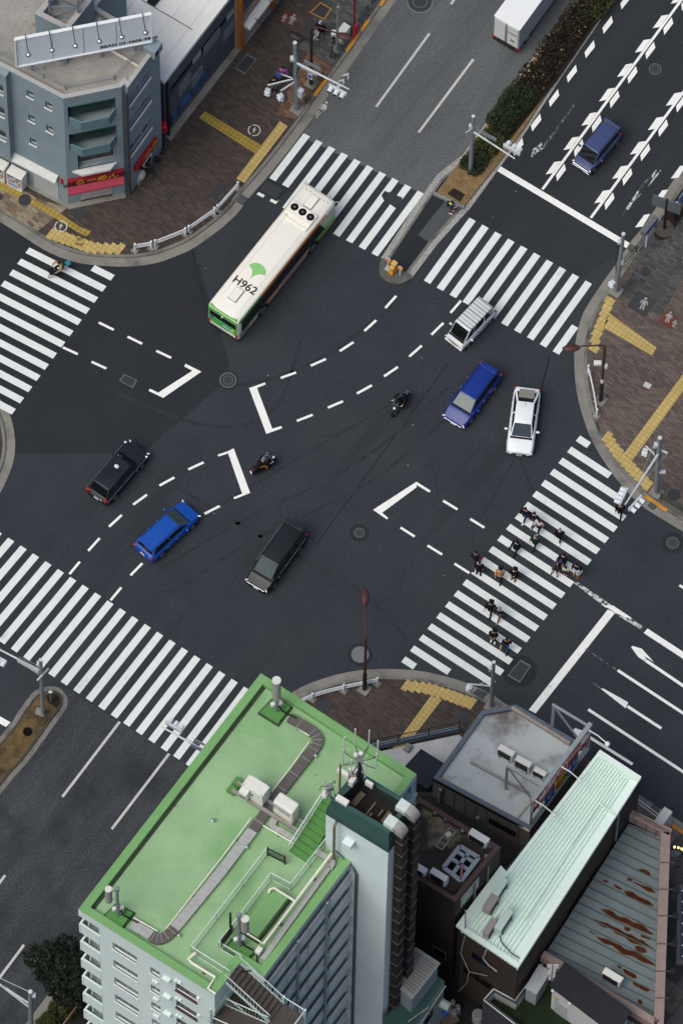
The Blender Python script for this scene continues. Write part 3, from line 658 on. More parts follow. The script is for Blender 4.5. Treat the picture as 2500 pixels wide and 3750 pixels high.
def paintm(n, c, rough=.22, coat=.25, var=.05, metal=.0): return M(n, c, rough=rough, spec=.3, var=var, scale=1.5, coat=coat * .4, metal=metal, fine=.05, fscale=25)
p_blue = paintm('paint_blue', (26, 50, 128)); p_blue2 = paintm('paint_bright_blue', (24, 76, 164)); p_navy = paintm('paint_slate_blue', (62, 74, 112))
p_white = paintm('paint_pearl_white', (222, 226, 230)); p_vanw = paintm('paint_van_white', (206, 209, 211)); p_black = paintm('paint_black', (30, 34, 38), rough=.34, coat=.05, var=.2); p_black2 = paintm('paint_black_taxi', (34, 38, 46), rough=.34, coat=.05, var=.2)
t, X = car('minivan', 'slate blue boxy minivan waiting behind the white stop line', 'van', (2123, 622), (2247, 476), .4, .4, p_navy, L=3.4, Wd=1.5, H=1.78, bz=1.05, nose=.82, cowl=.6, cz=1.02, r0=1.02, r1=3.1, rt=3.32, tz=1.08, hwr=.86, wheels=(.55, 2.95), wr=.28, plate=m_plate_w, splits=((.06, .3), (.34, .63), (.66, .95)), rnd=.8)
MB().box((X(-.02), 0, .74), (.08, 1.24, .07)).build('chrome_bar', m_chrome, t, local=True, bevel=.02)
MB().box((X(.01), 0, .40), (.06, 1.36, .05)).build('bumper_trim', m_chrome, t, local=True, bevel=.01)
MB().box((X(3.28), 0, 1.77), (.22, 1.22, .05)).build('rear_spoiler', p_navy, t, local=True, bevel=.02)
for y in (-1, 1): MB().box((X(2.05), y * .56, 1.765), (2.0, .03, .02)).build('roof_channel', m_blackp, t, local=True)
t, X = car('delivery_van', 'white minivan with a black roof rack leaving the zebra crossing', 'van', (1659, 1262), (1786, 1128), .4, .4, p_vanw, L=3.4, Wd=1.48, H=1.84, bz=1.05, nose=.8, cowl=.34, cz=.98, r0=.86, r1=3.14, rt=3.34, tz=1.0, hwr=.84, wheels=(.6, 2.8), wr=.27, plate=m_plate_y, splits=((.05, .25), (.3, .6), (.66, .94)), rnd=.82)
for y in (-1, 1):
 MB().tube([V((X(s), y * .64, 1.97 if 0 < i < 5 else 1.86)) for i, s in enumerate((.95, 1.02, 1.5, 2.2, 3.0, 3.06))], .014, 6).build('roof_rack', m_blackp, t, local=True)
for i in range(9): MB().tube([V((X(1.0 + .25 * i), -.66, 1.9)), V((X(1.0 + .25 * i), .66, 1.9))], .018 if i % 2 == 0 else .009, 6).build('rack_bar', m_blackp, t, local=True)
MB().box((X(-.01), 0, .42), (.1, 1.4, .16)).build('bumper', p_vanw, t, local=True, bevel=.03)
t, X = car('estate_car', 'dark blue estate car with pale windscreen beside the white car', 'car', (1657, 1552), (1797, 1362), .3, .3, p_blue, L=4.4, Wd=1.76, H=1.52, bz=.95, nose=.66, cowl=.95, cz=.95, r0=1.72, r1=4.0, rt=4.28, tz=.98, hwr=.72, wheels=(.82, 3.5), screen=m_glass_w)
MB().box((X(-.02), 0, .56), (.07, 1.3, .05)).build('chrome_bar', m_chrome, t, local=True, bevel=.01)
MB().box((X(4.1), 0, 1.5), (.3, 1.18, .03)).build('rear_spoiler', p_blue, t, local=True, bevel=.01)
for y in (-1, 1): MB().box((X(2.9), y * .52, 1.522), (2.1, .02, .014)).build('roof_channel', m_blackp, t, local=True)
t, X = car('sedan', 'white hybrid sedan with dark rear hatch glass facing down the photo', 'car', (1899, 1668), (1931, 1428), .35, .35, p_white, L=4.5, Wd=1.75, H=1.48, bz=.92, nose=.64, cowl=1.0, cz=.92, r0=1.78, r1=3.15, rt=4.22, tz=1.0, hwr=.66, taper=.86, wheels=(.88, 3.58), screen=M('windscreen_blue', (36, 52, 62), rough=.08, spec=.6, var=.3, scale=2), backglass=m_glass)
MB().box((X(3.65), 0, 1.305), (.95, .98, .02), mat=Matrix.Rotation(rad(21), 3, 'Y')).build('hatch_glass', m_glass, t, local=True)
MB().tube([V((X(2.95), 0, 1.48)), V((X(3.1), 0, 1.62))], .012, 5).build('aerial', m_blackp, t, local=True)
MB().box((X(.03), 0, .36), (.12, 1.3, .1)).build('bumper_intake', m_blackp, t, local=True, bevel=.03)
t, X = car('taxi', 'black taxi with a small white roof lamp and lit red tail lights', 'taxi', (514, 1637), (350, 1831), .6, .5, p_black2, L=4.45, Wd=1.72, H=1.74, bz=1.02, nose=.78, cowl=1.12, cz=1.02, r0=1.75, r1=3.95, rt=4.3, tz=1.02, hwr=.78, wheels=(.85, 3.6), tailh=.42, splits=((.05, .32), (.36, .66), (.69, .95)))
MB().ball((X(2.35), 0, 1.8), (.14, .17, .1)).build('roof_lamp', m_plate_w, t, local=True, smooth=True)
for y in (-1, 1):
 MB().box((X(2.4), y * .872, .96), (4.0, .016, .026)).build('chrome_line', m_chrome, t, local=True)
 MB().ball((X(.38), y * .84, .98), (.09, .13, .06)).build('wing_mirror', m_chrome, t, local=True, smooth=True)
for i in range(11): MB().box((X(3.0), -.5 + .1 * i, 1.748), (1.5, .018, .012)).build('roof_rib', p_black2, t, local=True)
MB().box((X(4.42), .52, .84), (.03, .26, .12)).build('sticker', m_plate_y, t, local=True)
MB().box((X(4.44), -.38, .78), (.03, .2, .14)).build('sticker', m_plate_w, t, local=True)
MB().box((X(4.45), 0, .9), (.03, .9, .03)).build('chrome_line', m_chrome, t, local=True)
t, X = car('hatchback', 'bright blue hatchback with silver wheels driving away left of the black minivan', 'car', (705, 1862), (517, 2035), .5, .5, p_blue2, L=4.4, Wd=1.75, H=1.58, bz=.98, nose=.72, cowl=1.0, cz=1.0, r0=1.75, r1=3.9, rt=4.25, tz=.98, hwr=.76, wheels=(.8, 3.5), wr=.32, screen=m_glass_w)
MB().box((X(4.02), 0, 1.56), (.34, 1.2, .03)).build('rear_spoiler', p_blue2, t, local=True, bevel=.01)
for y in (-1, 1): MB().box((X(2.8), y * .56, 1.588), (2.1, .022, .014)).build('roof_channel', m_blackp, t, local=True)
MB().tube([V((X(3.6), .1, 1.58)), V((X(3.75), .1, 1.68))], .012, 5).build('aerial', m_blackp, t, local=True)
t, X = car('minivan', 'black minivan with pale windscreen crossing above the green rooftop', 'van', (936, 2156), (1088, 1944), .4, .4, p_black, L=4.72, Wd=1.74, H=1.84, bz=1.05, nose=.82, cowl=.78, cz=1.04, r0=1.6, r1=4.35, rt=4.62, tz=1.05, hwr=.80, wheels=(.85, 3.75), wr=.32, screen=m_glass_w, splits=((.04, .16), (.2, .42), (.45, .68), (.71, .95)))
MB().box((X(-.01), 0, .75), (.07, 1.3, .05)).build('chrome_bar', m_chrome, t, local=True, bevel=.01)
for y in (-1, 1):
 MB().box((X(2.9), y * .885, 1.04), (3.0, .014, .022)).build('chrome_line', m_chrome, t, local=True)
 MB().box((X(2.95), y * .6, 1.845), (2.6, .02, .014)).build('roof_channel', m_blackp, t, local=True)
MB().box((X(4.5), 0, 1.84), (.3, 1.3, .04)).build('rear_spoiler', p_black, t, local=True, bevel=.015)
m_cream = M('bus_cream', (233, 230, 220), rough=.35, spec=.4, var=.03, coat=.2)
m_bgreen = M('bus_green', (92, 172, 76), rough=.35, spec=.4, var=.06, coat=.2); m_borange = M('bus_orange', (224, 132, 24), rough=.35, spec=.4, var=.05, coat=.2)
m_lgreen = M('bus_light_green', (138, 196, 122), rough=.4, var=.03)
zr = 2.95
fl, fr, rl, rr = (W(1116, 668, zr), W(1227, 738, zr), W(757, 1112, zr), W(881, 1176, zr))
fc, rc = (fl + fr) / 2, (rl + rr) / 2
BL = (fc - rc).length + .12; BW = 2.44
brz = heading(rc, fc); bc = (fc + rc) / 2; bus = root('bus', 'cream and green city bus turning at the upper crossing', 'bus', (bc.x, bc.y, 0), brz)
hx = BL / 2; hy = BW / 2
secs = []
for x, k, top in ((hx, .93, 2.84), (hx - .06, .98, 2.92), (hx - .3, 1, 2.99), (-hx + .35, 1, 2.99), (-hx + .08, .985, 2.92), (-hx, .95, 2.78)):
 y = hy * k; half = [(y * .97, .32), (y, .42), (y, 1.2), (y * .985, 2.55), (y * .95, top - .12), (y * .86, top - .02), (y * .4, top + .02)]
 secs.append([V((x, a, z)) for a, z in half] + [V((x, -a, z)) for a, z in reversed(half)])
MB().loft(secs).build('body', m_cream, bus, local=True, smooth=True, fix=True)
def bpan(nm, x0, x1, z0, z1, mat, y=-1, off=.012, par=None, zz=None):
 """flat panel on the bus side; zz gives the top edge at x1"""
 s0 = hy * (1 if z0 < 2.0 else .99)
 Y = lambda z: y * (hy * (1 - .012 * max(0, z - 1.2) / 1.35 - (.035 * (z - 2.55) / .32 if z > 2.55 else 0)) + off)
 q = [V((x0, Y(z0), z0)), V((x1, Y(z0), z0)), V((x1, Y(zz or z1), zz or z1)), V((x0, Y(z1), z1))]
 if y > 0: q.reverse()
 return MB().poly(q).build(nm, mat, par or bus, local=True)
for y in (-1, 1):
 bpan('side_window', -hx + .32, hx - 1.15, 1.1, 2.64, m_glass, y, .016)
 bpan('stripe', -hx + .1, -hx + 2.4, 2.58, 2.86, m_bgreen, y, .02); bpan('stripe', -hx + 2.4, hx - 1.1, 2.58, 2.86, m_borange, y, .02)
 bpan('stripe', -hx + .1, -hx + 2.3, .92, 1.1, m_bgreen, y, .012)
 bpan('stripe', -hx + .3, hx - .2, .34, .44, m_borange, y, .013)
 bpan('stripe', -hx + 3.0, hx - 3.0, .6, .68, m_borange, y, .013, zz=.9); bpan('stripe', -hx + 2.6, -hx + 4.4, .9, 1.09, m_borange, y, .012)
 bpan('side_panel', hx - 2.35, hx - .12, .52, 1.25, m_bgreen, y, .014); bpan('side_panel', hx - 1.1, hx - .1, 1.25, 1.6, m_lgreen, y, .014)
 bpan('door_glass', hx - 1.05, hx - .2, 1.5, 2.4, m_glass, y, .018)
 bpan('lettering_band', -hx + 4.6, -hx + 6.6, .78, .92, M('bus_text_blue', (84, 110, 158), rough=.5, var=.6, scale=14), y, .016)
 bpan('vent_panel', -hx + .15, -hx + 1.15, .55, .95, M('bus_vent', (150, 150, 146), rough=.5, var=.35, scale=14, stretch=(0, 1, 12)), y, .014)
 for x in (-hx + 2.6, hx - 2.55):
  MB().tube([V((x, y * (hy - .1), .5)), V((x, y * (hy + .014), .5))], .56, 22).build('wheel_arch', m_blackp, bus, local=True)
  w = MB().tube([V((x, y * (hy - .3), .48)), V((x, y * (hy + .03), .48))], .48, 22).build('wheel', m_tyre, bus, local=True)
  MB().tube([V((x, y * hy, .48)), V((x, y * (hy + .05), .48))], .3, 16).build('rim', m_rim, w, local=True)
 MB().tube([V((hx - .05, y * (hy - .12), 2.75)), V((hx + .25, y * (hy + .1), 2.55)), V((hx + .25, y * (hy + .12), 2.2))], .025, 6).build('mirror_arm', m_plate_w, bus, local=True)
 MB().ball((hx + .25, y * (hy + .12), 2.15), (.06, .14, .2)).build('wing_mirror', m_plate_w, bus, local=True)
q = lambda x, a, z0, z1: [V((x, -a, z0)), V((x, -a, z1)), V((x, a, z1)), V((x, a, z0))]
rp = MB().box((-hx - .004, 0, 1.72), (.06, BW * .93, 2.0)).build('rear_panel', m_bgreen, bus, local=True, bevel=.03)
MB().box((-hx - .03, 0, 2.07), (.05, 2.02, .66)).build('rear_window', m_glass, bus, local=True, bevel=.02)
MB().box((-hx + .22, 0, 2.86), (.46, 2.12, .14)).build('rear_brow', m_bgreen, bus, local=True, bevel=.05)
MB().box((-hx - .02, 0, .42), (.2, 2.36, .18)).build('bumper', m_blackp, bus, local=True, bevel=.04)
MB().box((-hx - .012, 0, .62), (.06, 2.3, .22)).build('rear_skirt', m_cream, bus, local=True)
for y in (-1, 1):
 MB().box((-hx - .03, y * 1.06, .78), (.05, .14, .5)).build('tail_light', m_tail, bus, local=True)
MB().box((-hx - .045, .86, 1.52), (.03, .24, .24)).build('notice', M('sticker_blue', (34, 78, 160), rough=.5, var=0), bus, local=True)
MB().box((-hx - .045, -.72, 1.28), (.03, .24, .24)).build('notice', M('sticker_yellow', (206, 206, 120), rough=.5, var=.1), bus, local=True)
MB().box((-hx - .045, -.25, 1.16), (.03, .5, .1)).build('notice', M('sticker_pale_blue', (150, 196, 214), rough=.5, var=.1), bus, local=True)
MB().box((-hx - .05, -.62, .72), (.03, .42, .2)).build('number_plate', m_plate_w, bus, local=True)
MB().box((-hx - .06, 0, 2.5), (.16, .1, .12)).build('rear_camera', m_plate_w, bus, local=True)
RB = frame3((0, -1, 0), (0, 0, 1))
text_mesh('ノンステップバス', .2, M('text_cyan', (60, 150, 200), rough=.5, var=0), RB, (-hx - .05, .06, 1.45), 'lettering', bus, True)
MB().box((hx + .01, 0, 1.85), (.05, 2.1, 1.3)).build('windscreen', m_glass, bus, local=True, bevel=.03)
MB().box((hx + .01, 0, .75), (.05, 2.2, .7)).build('front_panel', m_bgreen, bus, local=True, bevel=.03)
zt = 3.0
for x in (-hx + 1.5, hx - 1.0):
 MB().box((x, .06 if x < 0 else 0, zt + .09), (.9, .55, .16)).build('roof_hatch', m_cream, bus, local=True, bevel=.02); MB().box((x, .06 if x < 0 else 0, zt + .01), (1.0, .65, .06)).build('hatch_shadow_plate', M('hatch_shadow_grey', (150, 148, 140), rough=.6), bus, local=True)  # wider grey plate under each hatch stands in for its shadow
ac = MB().box((hx - 2.1, 0, zt + .10), (.95, 1.9, .22)).build('cooling_unit', m_cream, bus, local=True, bevel=.05)
for y in (-.62, 0, .62):
 MB().cyl((hx - 1.98, y, zt + .2), .26, .03, 18).build('fan', m_black, ac, local=True)
 MB().cyl((hx - 1.98, y, zt + .22), .09, .025, 10).build('fan_hub', M('fan_grey', (90, 92, 96), rough=.5), ac, local=True)
MB().box((hx - 2.82, 0, zt + .05), (.16, 1.6, .1)).build('duct', m_cream, bus, local=True, bevel=.03)
for y in (-.85, .85): MB().box((hx - 2.74, y, zt + .07), (.42, .16, .14)).build('duct', m_cream, bus, local=True, bevel=.03)
for x, y in ((hx - .42, .8), (hx - .42, .5), (hx - .42, -.35), (hx - .42, -.55), (hx - .42, -.85)):
 MB().cyl((x, y, zt - .03), .035, .06, 8).build('marker_lamp', m_blackp, bus, local=True)
for y in (-.78, .78): MB().box((-.2, y, zt + .002), (BL - 2.0, .02, .012)).build('roof_seam', M('seam_cream', (206, 203, 194), rough=.5, var=0), bus, local=True)
pts = []
cx, cy = -hx + 3.62, .0
def LP(u, v): return V((-hx + 3.3 + v, -u, zt + .026))
for i in range(13):
 a = math.pi * (1.0 - i / 12); pts.append(LP(.62 * math.cos(a), .34 + .52 * math.sin(a)))
for i in range(1, 9):
 s = i / 9; a = math.pi / 2 + s * math.pi / 2; pts.append(LP(.62 - .60 * math.sin(s * math.pi / 2), .34 - .72 * (1 - math.cos(s * math.pi / 2))))
pts.append(LP(0, -.42))
for i in range(8, 0, -1):
 s = i / 9; pts.append(LP(-.62 + .60 * math.sin(s * math.pi / 2), .34 - .72 * (1 - math.cos(s * math.pi / 2))))
if area2(pts) < 0: pts.reverse()
MB().poly(pts).build('leaf_emblem', m_lgreen, bus, local=True)
text_mesh('H962', .78, m_blackp, frame3((0, -1, 0), (1, 0, 0)), (-hx + 2.36, -.0, zt + .028), 'roof_number', bus, True, sx=1.0)
A, B = W(1809, 57, 3.3), W(1902, 111, 3.3); mid = (A + B) / 2
ex = V((NE.x, NE.y, 0)); ey = (A - B).normalized(); ex = V((ey.y, -ey.x, 0))
trz = math.atan2(ex.y, ex.x); TW = (A - B).length
tr = root('box_truck', 'white box truck on the old grey road beside the hedge', 'truck', (mid.x, mid.y, 0), trz)
m_box = M('truck_panel', (226, 228, 228), rough=.4, spec=.3, var=.04, scale=1.5); m_alu = M('truck_aluminium', (176, 180, 180), rough=.4, metal=.3, var=.08)
MB().box((2.3, 0, 1.98), (4.6, TW, 2.6)).build('cargo_box', m_alu, tr, local=True, bevel=.03)
MB().box((2.3, 0, 3.3), (4.66, TW + .04, .05)).build('roof', m_box, tr, local=True, bevel=.02)
for y in (-1, 1):
 MB().box((-.02, y * TW * .235, 1.95), (.06, TW * .45, 2.45)).build('rear_door', M('truck_door', (206, 208, 206), rough=.4, var=.05), tr, local=True, bevel=.01)
 MB().tube([V((-.08, y * .06, .8)), V((-.08, y * .06, 3.15))], .02, 6).build('lock_rod', m_chrome, tr, local=True)
 MB().box((-.03, y * TW * .46, .62), (.08, .26, .12)).build('tail_light', m_tail, tr, local=True)
 for s in (1.1, 5.4):
  w = MB().tube([V((s, y * (TW / 2 - .26), .4)), V((s, y * (TW / 2 - .01), .4))], .4, 20).build('wheel', m_tyre, tr, local=True)
  MB().tube([V((s, y * (TW / 2 - .03), .4)), V((s, y * (TW / 2 + .01), .4))], .24, 14).build('rim', m_rim, w, local=True)
MB().box((2.6, 0, .6), (5.6, 1.0, .16)).build('chassis', m_blackp, tr, local=True)
MB().box((-.12, 0, .5), (.1, TW * .96, .12)).build('bumper', m_blackp, tr, local=True)
MB().box((-.056, -.5, 1.42), (.02, .3, .26)).build('sticker', M('sticker_green', (96, 150, 96), rough=.5, var=.3, scale=12), tr, local=True)
MB().box((-.056, -.45, 2.3), (.02, .7, .08)).build('sticker', m_blackp, tr, local=True)
cabm = MB().box((5.5, 0, 1.4), (1.5, 1.7, 1.7)).build('cab', m_box, tr, local=True, bevel=.12)
MB().box((6.26, 0, 1.75), (.05, 1.5, .7)).build('windscreen', m_glass, tr, local=True)
m_skin = M('skin', (172, 134, 114), rough=.6, spec=.3, var=.05)
m_hair = M('hair_black', (22, 19, 18), rough=.6, spec=.3, var=.2, scale=20); m_hairg = M('hair_grey', (122, 116, 106), rough=.7, var=.2, scale=20)
m_mask = M('mask_white', (222, 224, 226), rough=.8, var=.03)
def cloth(c): return M('cloth_%d_%d_%d' % c, c, rough=.9, spec=.1, var=.22, scale=5)
CB = (22, 24, 29); CN = (24, 30, 48)
def skin(name, verts, edges, radii, mat, parent, lv=1, rootv=0):
 me = bpy.data.meshes.new(name); me.from_pydata([tuple(v) for v in verts], edges, [])
 me.materials.append(mat)
 o = bpy.data.objects.new(name, me); COL.objects.link(o); o.parent = parent
 md = o.modifiers.new('skin', 'SKIN'); md.use_smooth_shade = True
 if not me.skin_vertices: me.attributes
 d = me.skin_vertices[0].data
 for i, r in enumerate(radii):
  d[i].radius = (r, r) if not isinstance(r, tuple) else r; d[i].use_root = (i == rootv)
 s = o.modifiers.new('sub', 'SUBSURF'); s.levels = lv; s.render_levels = lv
 return o
def joints(pose, h):
 k = h / 1.7
 J = dict(pel=(0, 0, .94), spi=(.0, 0, 1.14), che=(.02, 0, 1.34), nec=(.03, 0, 1.47), hd0=(.05, 0, 1.56), hd1=(.05, 0, 1.66))
 for s, y in (('L', 1), ('R', -1)):
  f = 1 if s == 'L' else -1
  J['hip' + s] = (0, .09 * y, .88); J['sho' + s] = (.02, .18 * y, 1.40)
  if pose == 'walk':
   J['kne' + s] = (.10 if f > 0 else .03, .095 * y, .48); J['ank' + s] = (.26 if f > 0 else -.28, .09 * y, .07 if f > 0 else .14); J['toe' + s] = (.42 if f > 0 else -.12, .10 * y, .04)
   J['elb' + s] = (-.10 if f > 0 else .06, .25 * y, 1.13); J['wri' + s] = (-.10 if f > 0 else .24, .25 * y, .90 if f > 0 else .97)
  elif pose in ('stand', 'push', 'hold'):
   J['kne' + s] = (.03, .10 * y, .48); J['ank' + s] = (-.02 + .04 * f, .11 * y, .07); J['toe' + s] = (.15 + .04 * f, .13 * y, .04)
   J['elb' + s] = (-.02, .27 * y, 1.12); J['wri' + s] = (.08, .26 * y, .88)
   if pose == 'push': J['elb' + s] = (.14, .26 * y, 1.16); J['wri' + s] = (.42, .2 * y, 1.02)
   if pose == 'hold': J['elb' + s] = (.04, .27 * y, 1.12); J['wri' + s] = (.28, .12 * y, 1.18)
  elif pose == 'ride':
   J['kne' + s] = (.42, .20 * y, .68); J['ank' + s] = (.28, .22 * y, .28); J['toe' + s] = (.44, .22 * y, .24)
   J['hip' + s] = (0, .11 * y, .80); J['elb' + s] = (.28, .36 * y, 1.08); J['wri' + s] = (.52, .32 * y, 1.0)
 if pose == 'ride':
  J.update(pel=(0, 0, .84), spi=(.04, 0, 1.02), che=(.13, 0, 1.22), nec=(.19, 0, 1.35), hd0=(.23, 0, 1.43), hd1=(.24, 0, 1.53))
  for s, y in (('L', 1), ('R', -1)): J['sho' + s] = (.14, .18 * y, 1.28)
 return {a: V(b) * k for a, b in J.items()}, k
def person(label, feet, face, top, legs, h=1.7, pose='walk', hair=m_hair, shoe=None, mask=False, coat=0, bag=None, cap=None, hood=None, z=0.0, rz=None, group='people on the zebra crossing', at=None, helmet=None, child=False):
 P = W(*feet, z) if at is None else V(at)
 if rz is None:
  q = W(feet[0] + face[0], feet[1] + face[1], z); rz = heading(P, q)
 t = root('person', label, 'person', P, rz, group)
 J, k = joints(pose, h)
 names = ['pel', 'spi', 'che', 'nec', 'hd0', 'hd1']; R = [.115, .11, .125, .052, .075, .095]
 if child: R[4] *= 1.2; R[5] *= 1.25
 vs = [J[n] for n in names]; es = [(0, 1), (1, 2), (2, 3), (3, 4), (4, 5)]; rr = [r * k for r in R]
 nz = len(vs); vs.append(J['hd0'] + V((.105, 0, .03)) * k); es.append((4, nz)); rr.append(.018 * k)      # nose
 jv, je, jr = [J['pel'] + V((0, 0, -.06)) * k, J['spi'], J['che'], J['che'] + V((.01, 0, .08)) * k], [(0, 1), (1, 2), (2, 3)], [.175 * k, .17 * k, .18 * k, .10 * k]
 tv, te, tr = [J['pel'] + V((0, 0, .02)) * k], [], [.13 * k]
 for s, y in (('L', 1), ('R', -1)):
  a = len(vs); vs += [J['hip' + s], J['kne' + s], J['ank' + s], J['toe' + s]]; es += [(0, a), (a, a + 1), (a + 1, a + 2), (a + 2, a + 3)]; rr += [.085 * k, .055 * k, .038 * k, .03 * k]
  b = len(vs); vs += [J['sho' + s], J['elb' + s], J['wri' + s]]; es += [(2, b), (b, b + 1), (b + 1, b + 2)]; rr += [.055 * k, .042 * k, .028 * k]
  d = (J['wri' + s] - J['elb' + s]).normalized(); sd = V((0, 0, 1)).cross(d); sd = sd.normalized() if sd.length > .1 else V((1, 0, 0)); sd2 = V((1, 0, 0)) if abs(d.z) > .6 else sd
  p = len(vs); vs.append(J['wri' + s] + d * .075 * k); es.append((b + 2, p)); rr.append((.034 * k, .022 * k))
  for i, (off, ln) in enumerate(((-.03, .06), (-.01, .072), (.011, .068), (.03, .052))):
   f = len(vs); base = vs[p] + sd2 * off * k + d * .02 * k
   vs += [base, base + d * ln * .5 * k + V((.008, 0, -.004)) * k, base + d * ln * k + V((.022, 0, -.01)) * k]; es += [(p, f), (f, f + 1), (f + 1, f + 2)]; rr += [.0095 * k, .009 * k, .007 * k]
  f = len(vs); th = vs[p] - d * .045 * k + V((.035, 0, 0)) * k; vs += [th, th + (d * .045 + V((.02, 0, 0))) * k]; es += [(p, f), (f, f + 1)]; rr += [.011 * k, .008 * k]
  a = len(jv); w2 = J['wri' + s].lerp(J['elb' + s], .08)
  jv += [J['sho' + s] + V((0, .015 * y, -.02)) * k, J['elb' + s], w2]; je += [(2, a), (a, a + 1), (a + 1, a + 2)]; jr += [.095 * k, .08 * k, .065 * k]
  a = len(tv); tv += [J['hip' + s], J['kne' + s], J['ank' + s] + V((0, 0, .03)) * k]; te += [(0, a), (a, a + 1), (a + 1, a + 2)]; tr += [.105 * k, .078 * k, .06 * k]
  an, to = J['ank' + s], J['toe' + s]; dd = (to - an); dd.z = 0; ang = math.atan2(dd.y, dd.x)
  MB().ball((an + to) / 2 + V((.0, 0, .012)) * k, (.15 * k, .06 * k, .055 * k), mat=Matrix.Rotation(ang, 3, 'Z')).build('shoe', shoe or cloth(CB), t, local=True, smooth=True)
 skin('body', vs, es, rr, m_skin, t)
 skin('jacket', jv, je, jr, cloth(top), t); skin('trousers', tv, te, tr, cloth(legs), t)
 hc = J['hd1']
 if coat:
  secs = []
  for zz, r in ((J['che'].z - .1 * k, .17), (J['pel'].z, .20), (J['pel'].z - coat * k, .25)):
   x0 = J['pel'].x; secs.append([V((x0 + r * k * .85 * math.cos(i * math.pi / 6), r * k * math.sin(i * math.pi / 6), zz)) for i in range(12)])
  MB().loft(secs[::-1]).build('coat_skirt', cloth(top), t, local=True, smooth=True)
 if helmet:
  MB().ball(hc + V((-.01, 0, .0)), (.145 * k, .13 * k, .15 * k), 14, 10).build('helmet', helmet, t, local=True, smooth=True)
  MB().box(hc + V((.115, 0, -.01)) * k, (.05 * k, .16 * k, .08 * k)).build('visor', m_glass, t, local=True, bevel=.01)
 else:
  g = 1.25 if child else 1.0
  MB().ball(hc + V((-.03, 0, .035)) * k, (.112 * k * g, .105 * k * g, .10 * k * g), 12, 8).build('hair', cap or hair, t, local=True, smooth=True)
  if cap: MB().box(hc + V((.12, 0, .02)) * k, (.12 * k, .15 * k, .02 * k)).build('cap_brim', cap, t, local=True, bevel=.008)
 if hood: MB().ball(J['nec'] + V((-.06, 0, .03)) * k, (.13 * k, .15 * k, .08 * k)).build('hood', hood, t, local=True, smooth=True)
 if mask: MB().ball(J['hd0'] + V((.062, 0, .0)) * k, (.045 * k, .065 * k, .055 * k)).build('face_mask', m_mask, t, local=True, smooth=True)
 if bag == 'back': MB().box(J['che'] + V((-.24, 0, -.06)) * k, (.18 * k, .32 * k, .44 * k)).build('backpack', cloth((30, 32, 36)), t, local=True, bevel=.05)
 elif bag:
  MB().box(J['wriR'] + V((.0, -.05, -.28)) * k, (.3 * k, .12 * k, .34 * k)).build('bag', cloth(bag), t, local=True, bevel=.03)
  MB().tube([J['wriR'] + V((-.08, -.05, -.12)) * k, J['wriR'] + V((0, -.03, -.05)) * k, J['wriR'] + V((.08, -.05, -.12)) * k], .01, 5).build('bag_strap', cloth(bag), t, local=True)
 return t
SWd = (-32, 40); NEd = (32, -40)
white_shoe = cloth((214, 214, 212))
JE = (40, 58, 92)
person('person in black jacket, blue jeans and white shoes leading a trio on the crossing', (1920, 1903), SWd, CB, JE, shoe=white_shoe, h=1.75)
person('person in black coat and white mask behind the cream jacket walker', (1953, 1918), SWd, (20, 19, 22), (48, 66, 112), mask=True, shoe=white_shoe)
person('person in cream jacket with a dark shoulder bag on the crossing', (1971, 1944), SWd, (196, 184, 180), CB, shoe=white_shoe, pose='walk', bag=(26, 27, 32))
person('grey haired person in navy coat and white mask walking alone', (2046, 1978), (-12, 40), CB, (30, 36, 66), hair=m_hairg, mask=True, coat=.25, shoe=white_shoe)
person('grey haired person in dark green coat wearing a white mask', (1957, 2003), SWd, (24, 48, 36), (26, 34, 32), hair=m_hairg, mask=True, coat=.1)
person('hooded person in black coat with bag and white mask', (1888, 2022), SWd, (20, 23, 28), CB, mask=True, coat=.2, hood=cloth(CB), bag=(24, 26, 30))
person('long haired person in black pushing the child buggy', (2060, 2070), (-20, 36), (20, 22, 28), CB, pose='push', mask=True, hair=m_hair, coat=.15)
person('small child in fluffy cream coat and pink shoes beside the buggy', (2068, 2103), (-10, 40), (214, 208, 184), (44, 36, 40), h=1.12, pose='stand', shoe=cloth((196, 130, 160)), child=True, hood=cloth((214, 208, 184)))
person('person in navy jacket, white trousers and brown shoes by the buggy', (2108, 2106), (-14, 40), (22, 26, 36), (212, 206, 208), shoe=cloth((150, 92, 40)), pose='stand', h=1.75)
person('person in dark jacket seen from behind with a pink bag', (1738, 2063), (26, -40), (34, 40, 48), CB, shoe=white_shoe, bag=(150, 52, 92))
person('person in long navy coat with white collar and dark case', (1752, 2098), (-8, 40), (26, 29, 44), CN, coat=.3, hood=white_shoe, bag=(40, 44, 54), pose='stand')
person('person in camel coat with mask and black backpack', (1828, 2122), (-8, 42), (176, 136, 98), CB, mask=True, coat=.12, bag='back')
person('person in black skirted coat and mask holding papers', (1880, 2121), (-18, 40), (22, 23, 28), (190, 160, 140), mask=True, coat=.4, pose='hold', bag='back', h=1.6)
person('person all in black with a black backpack near the crossing end', (1793, 2246), (-14, 42), (20, 23, 31), (20, 23, 31), bag='back', h=1.78)
person('person in grey knit hat and dark jacket with white hood', (1826, 2266), SWd, (32, 32, 36), (92, 84, 84), cap=cloth((122, 128, 134)), hood=white_shoe, shoe=cloth((170, 130, 120)))
person('person in navy suit looking down at a phone, yellow bag', (1805, 2348), (-12, 42), CN, (22, 25, 36), pose='hold', shoe=white_shoe, bag='back', h=1.72)
person('person in black jacket and blue jeans carrying a paper bag', (1852, 2379), (-12, 42), (20, 21, 25), (44, 72, 132), bag=(176, 140, 100))
person('person in black half hidden under the double traffic signal', (2267, 1888), (-6, 40), (20, 21, 26), (20, 21, 26))
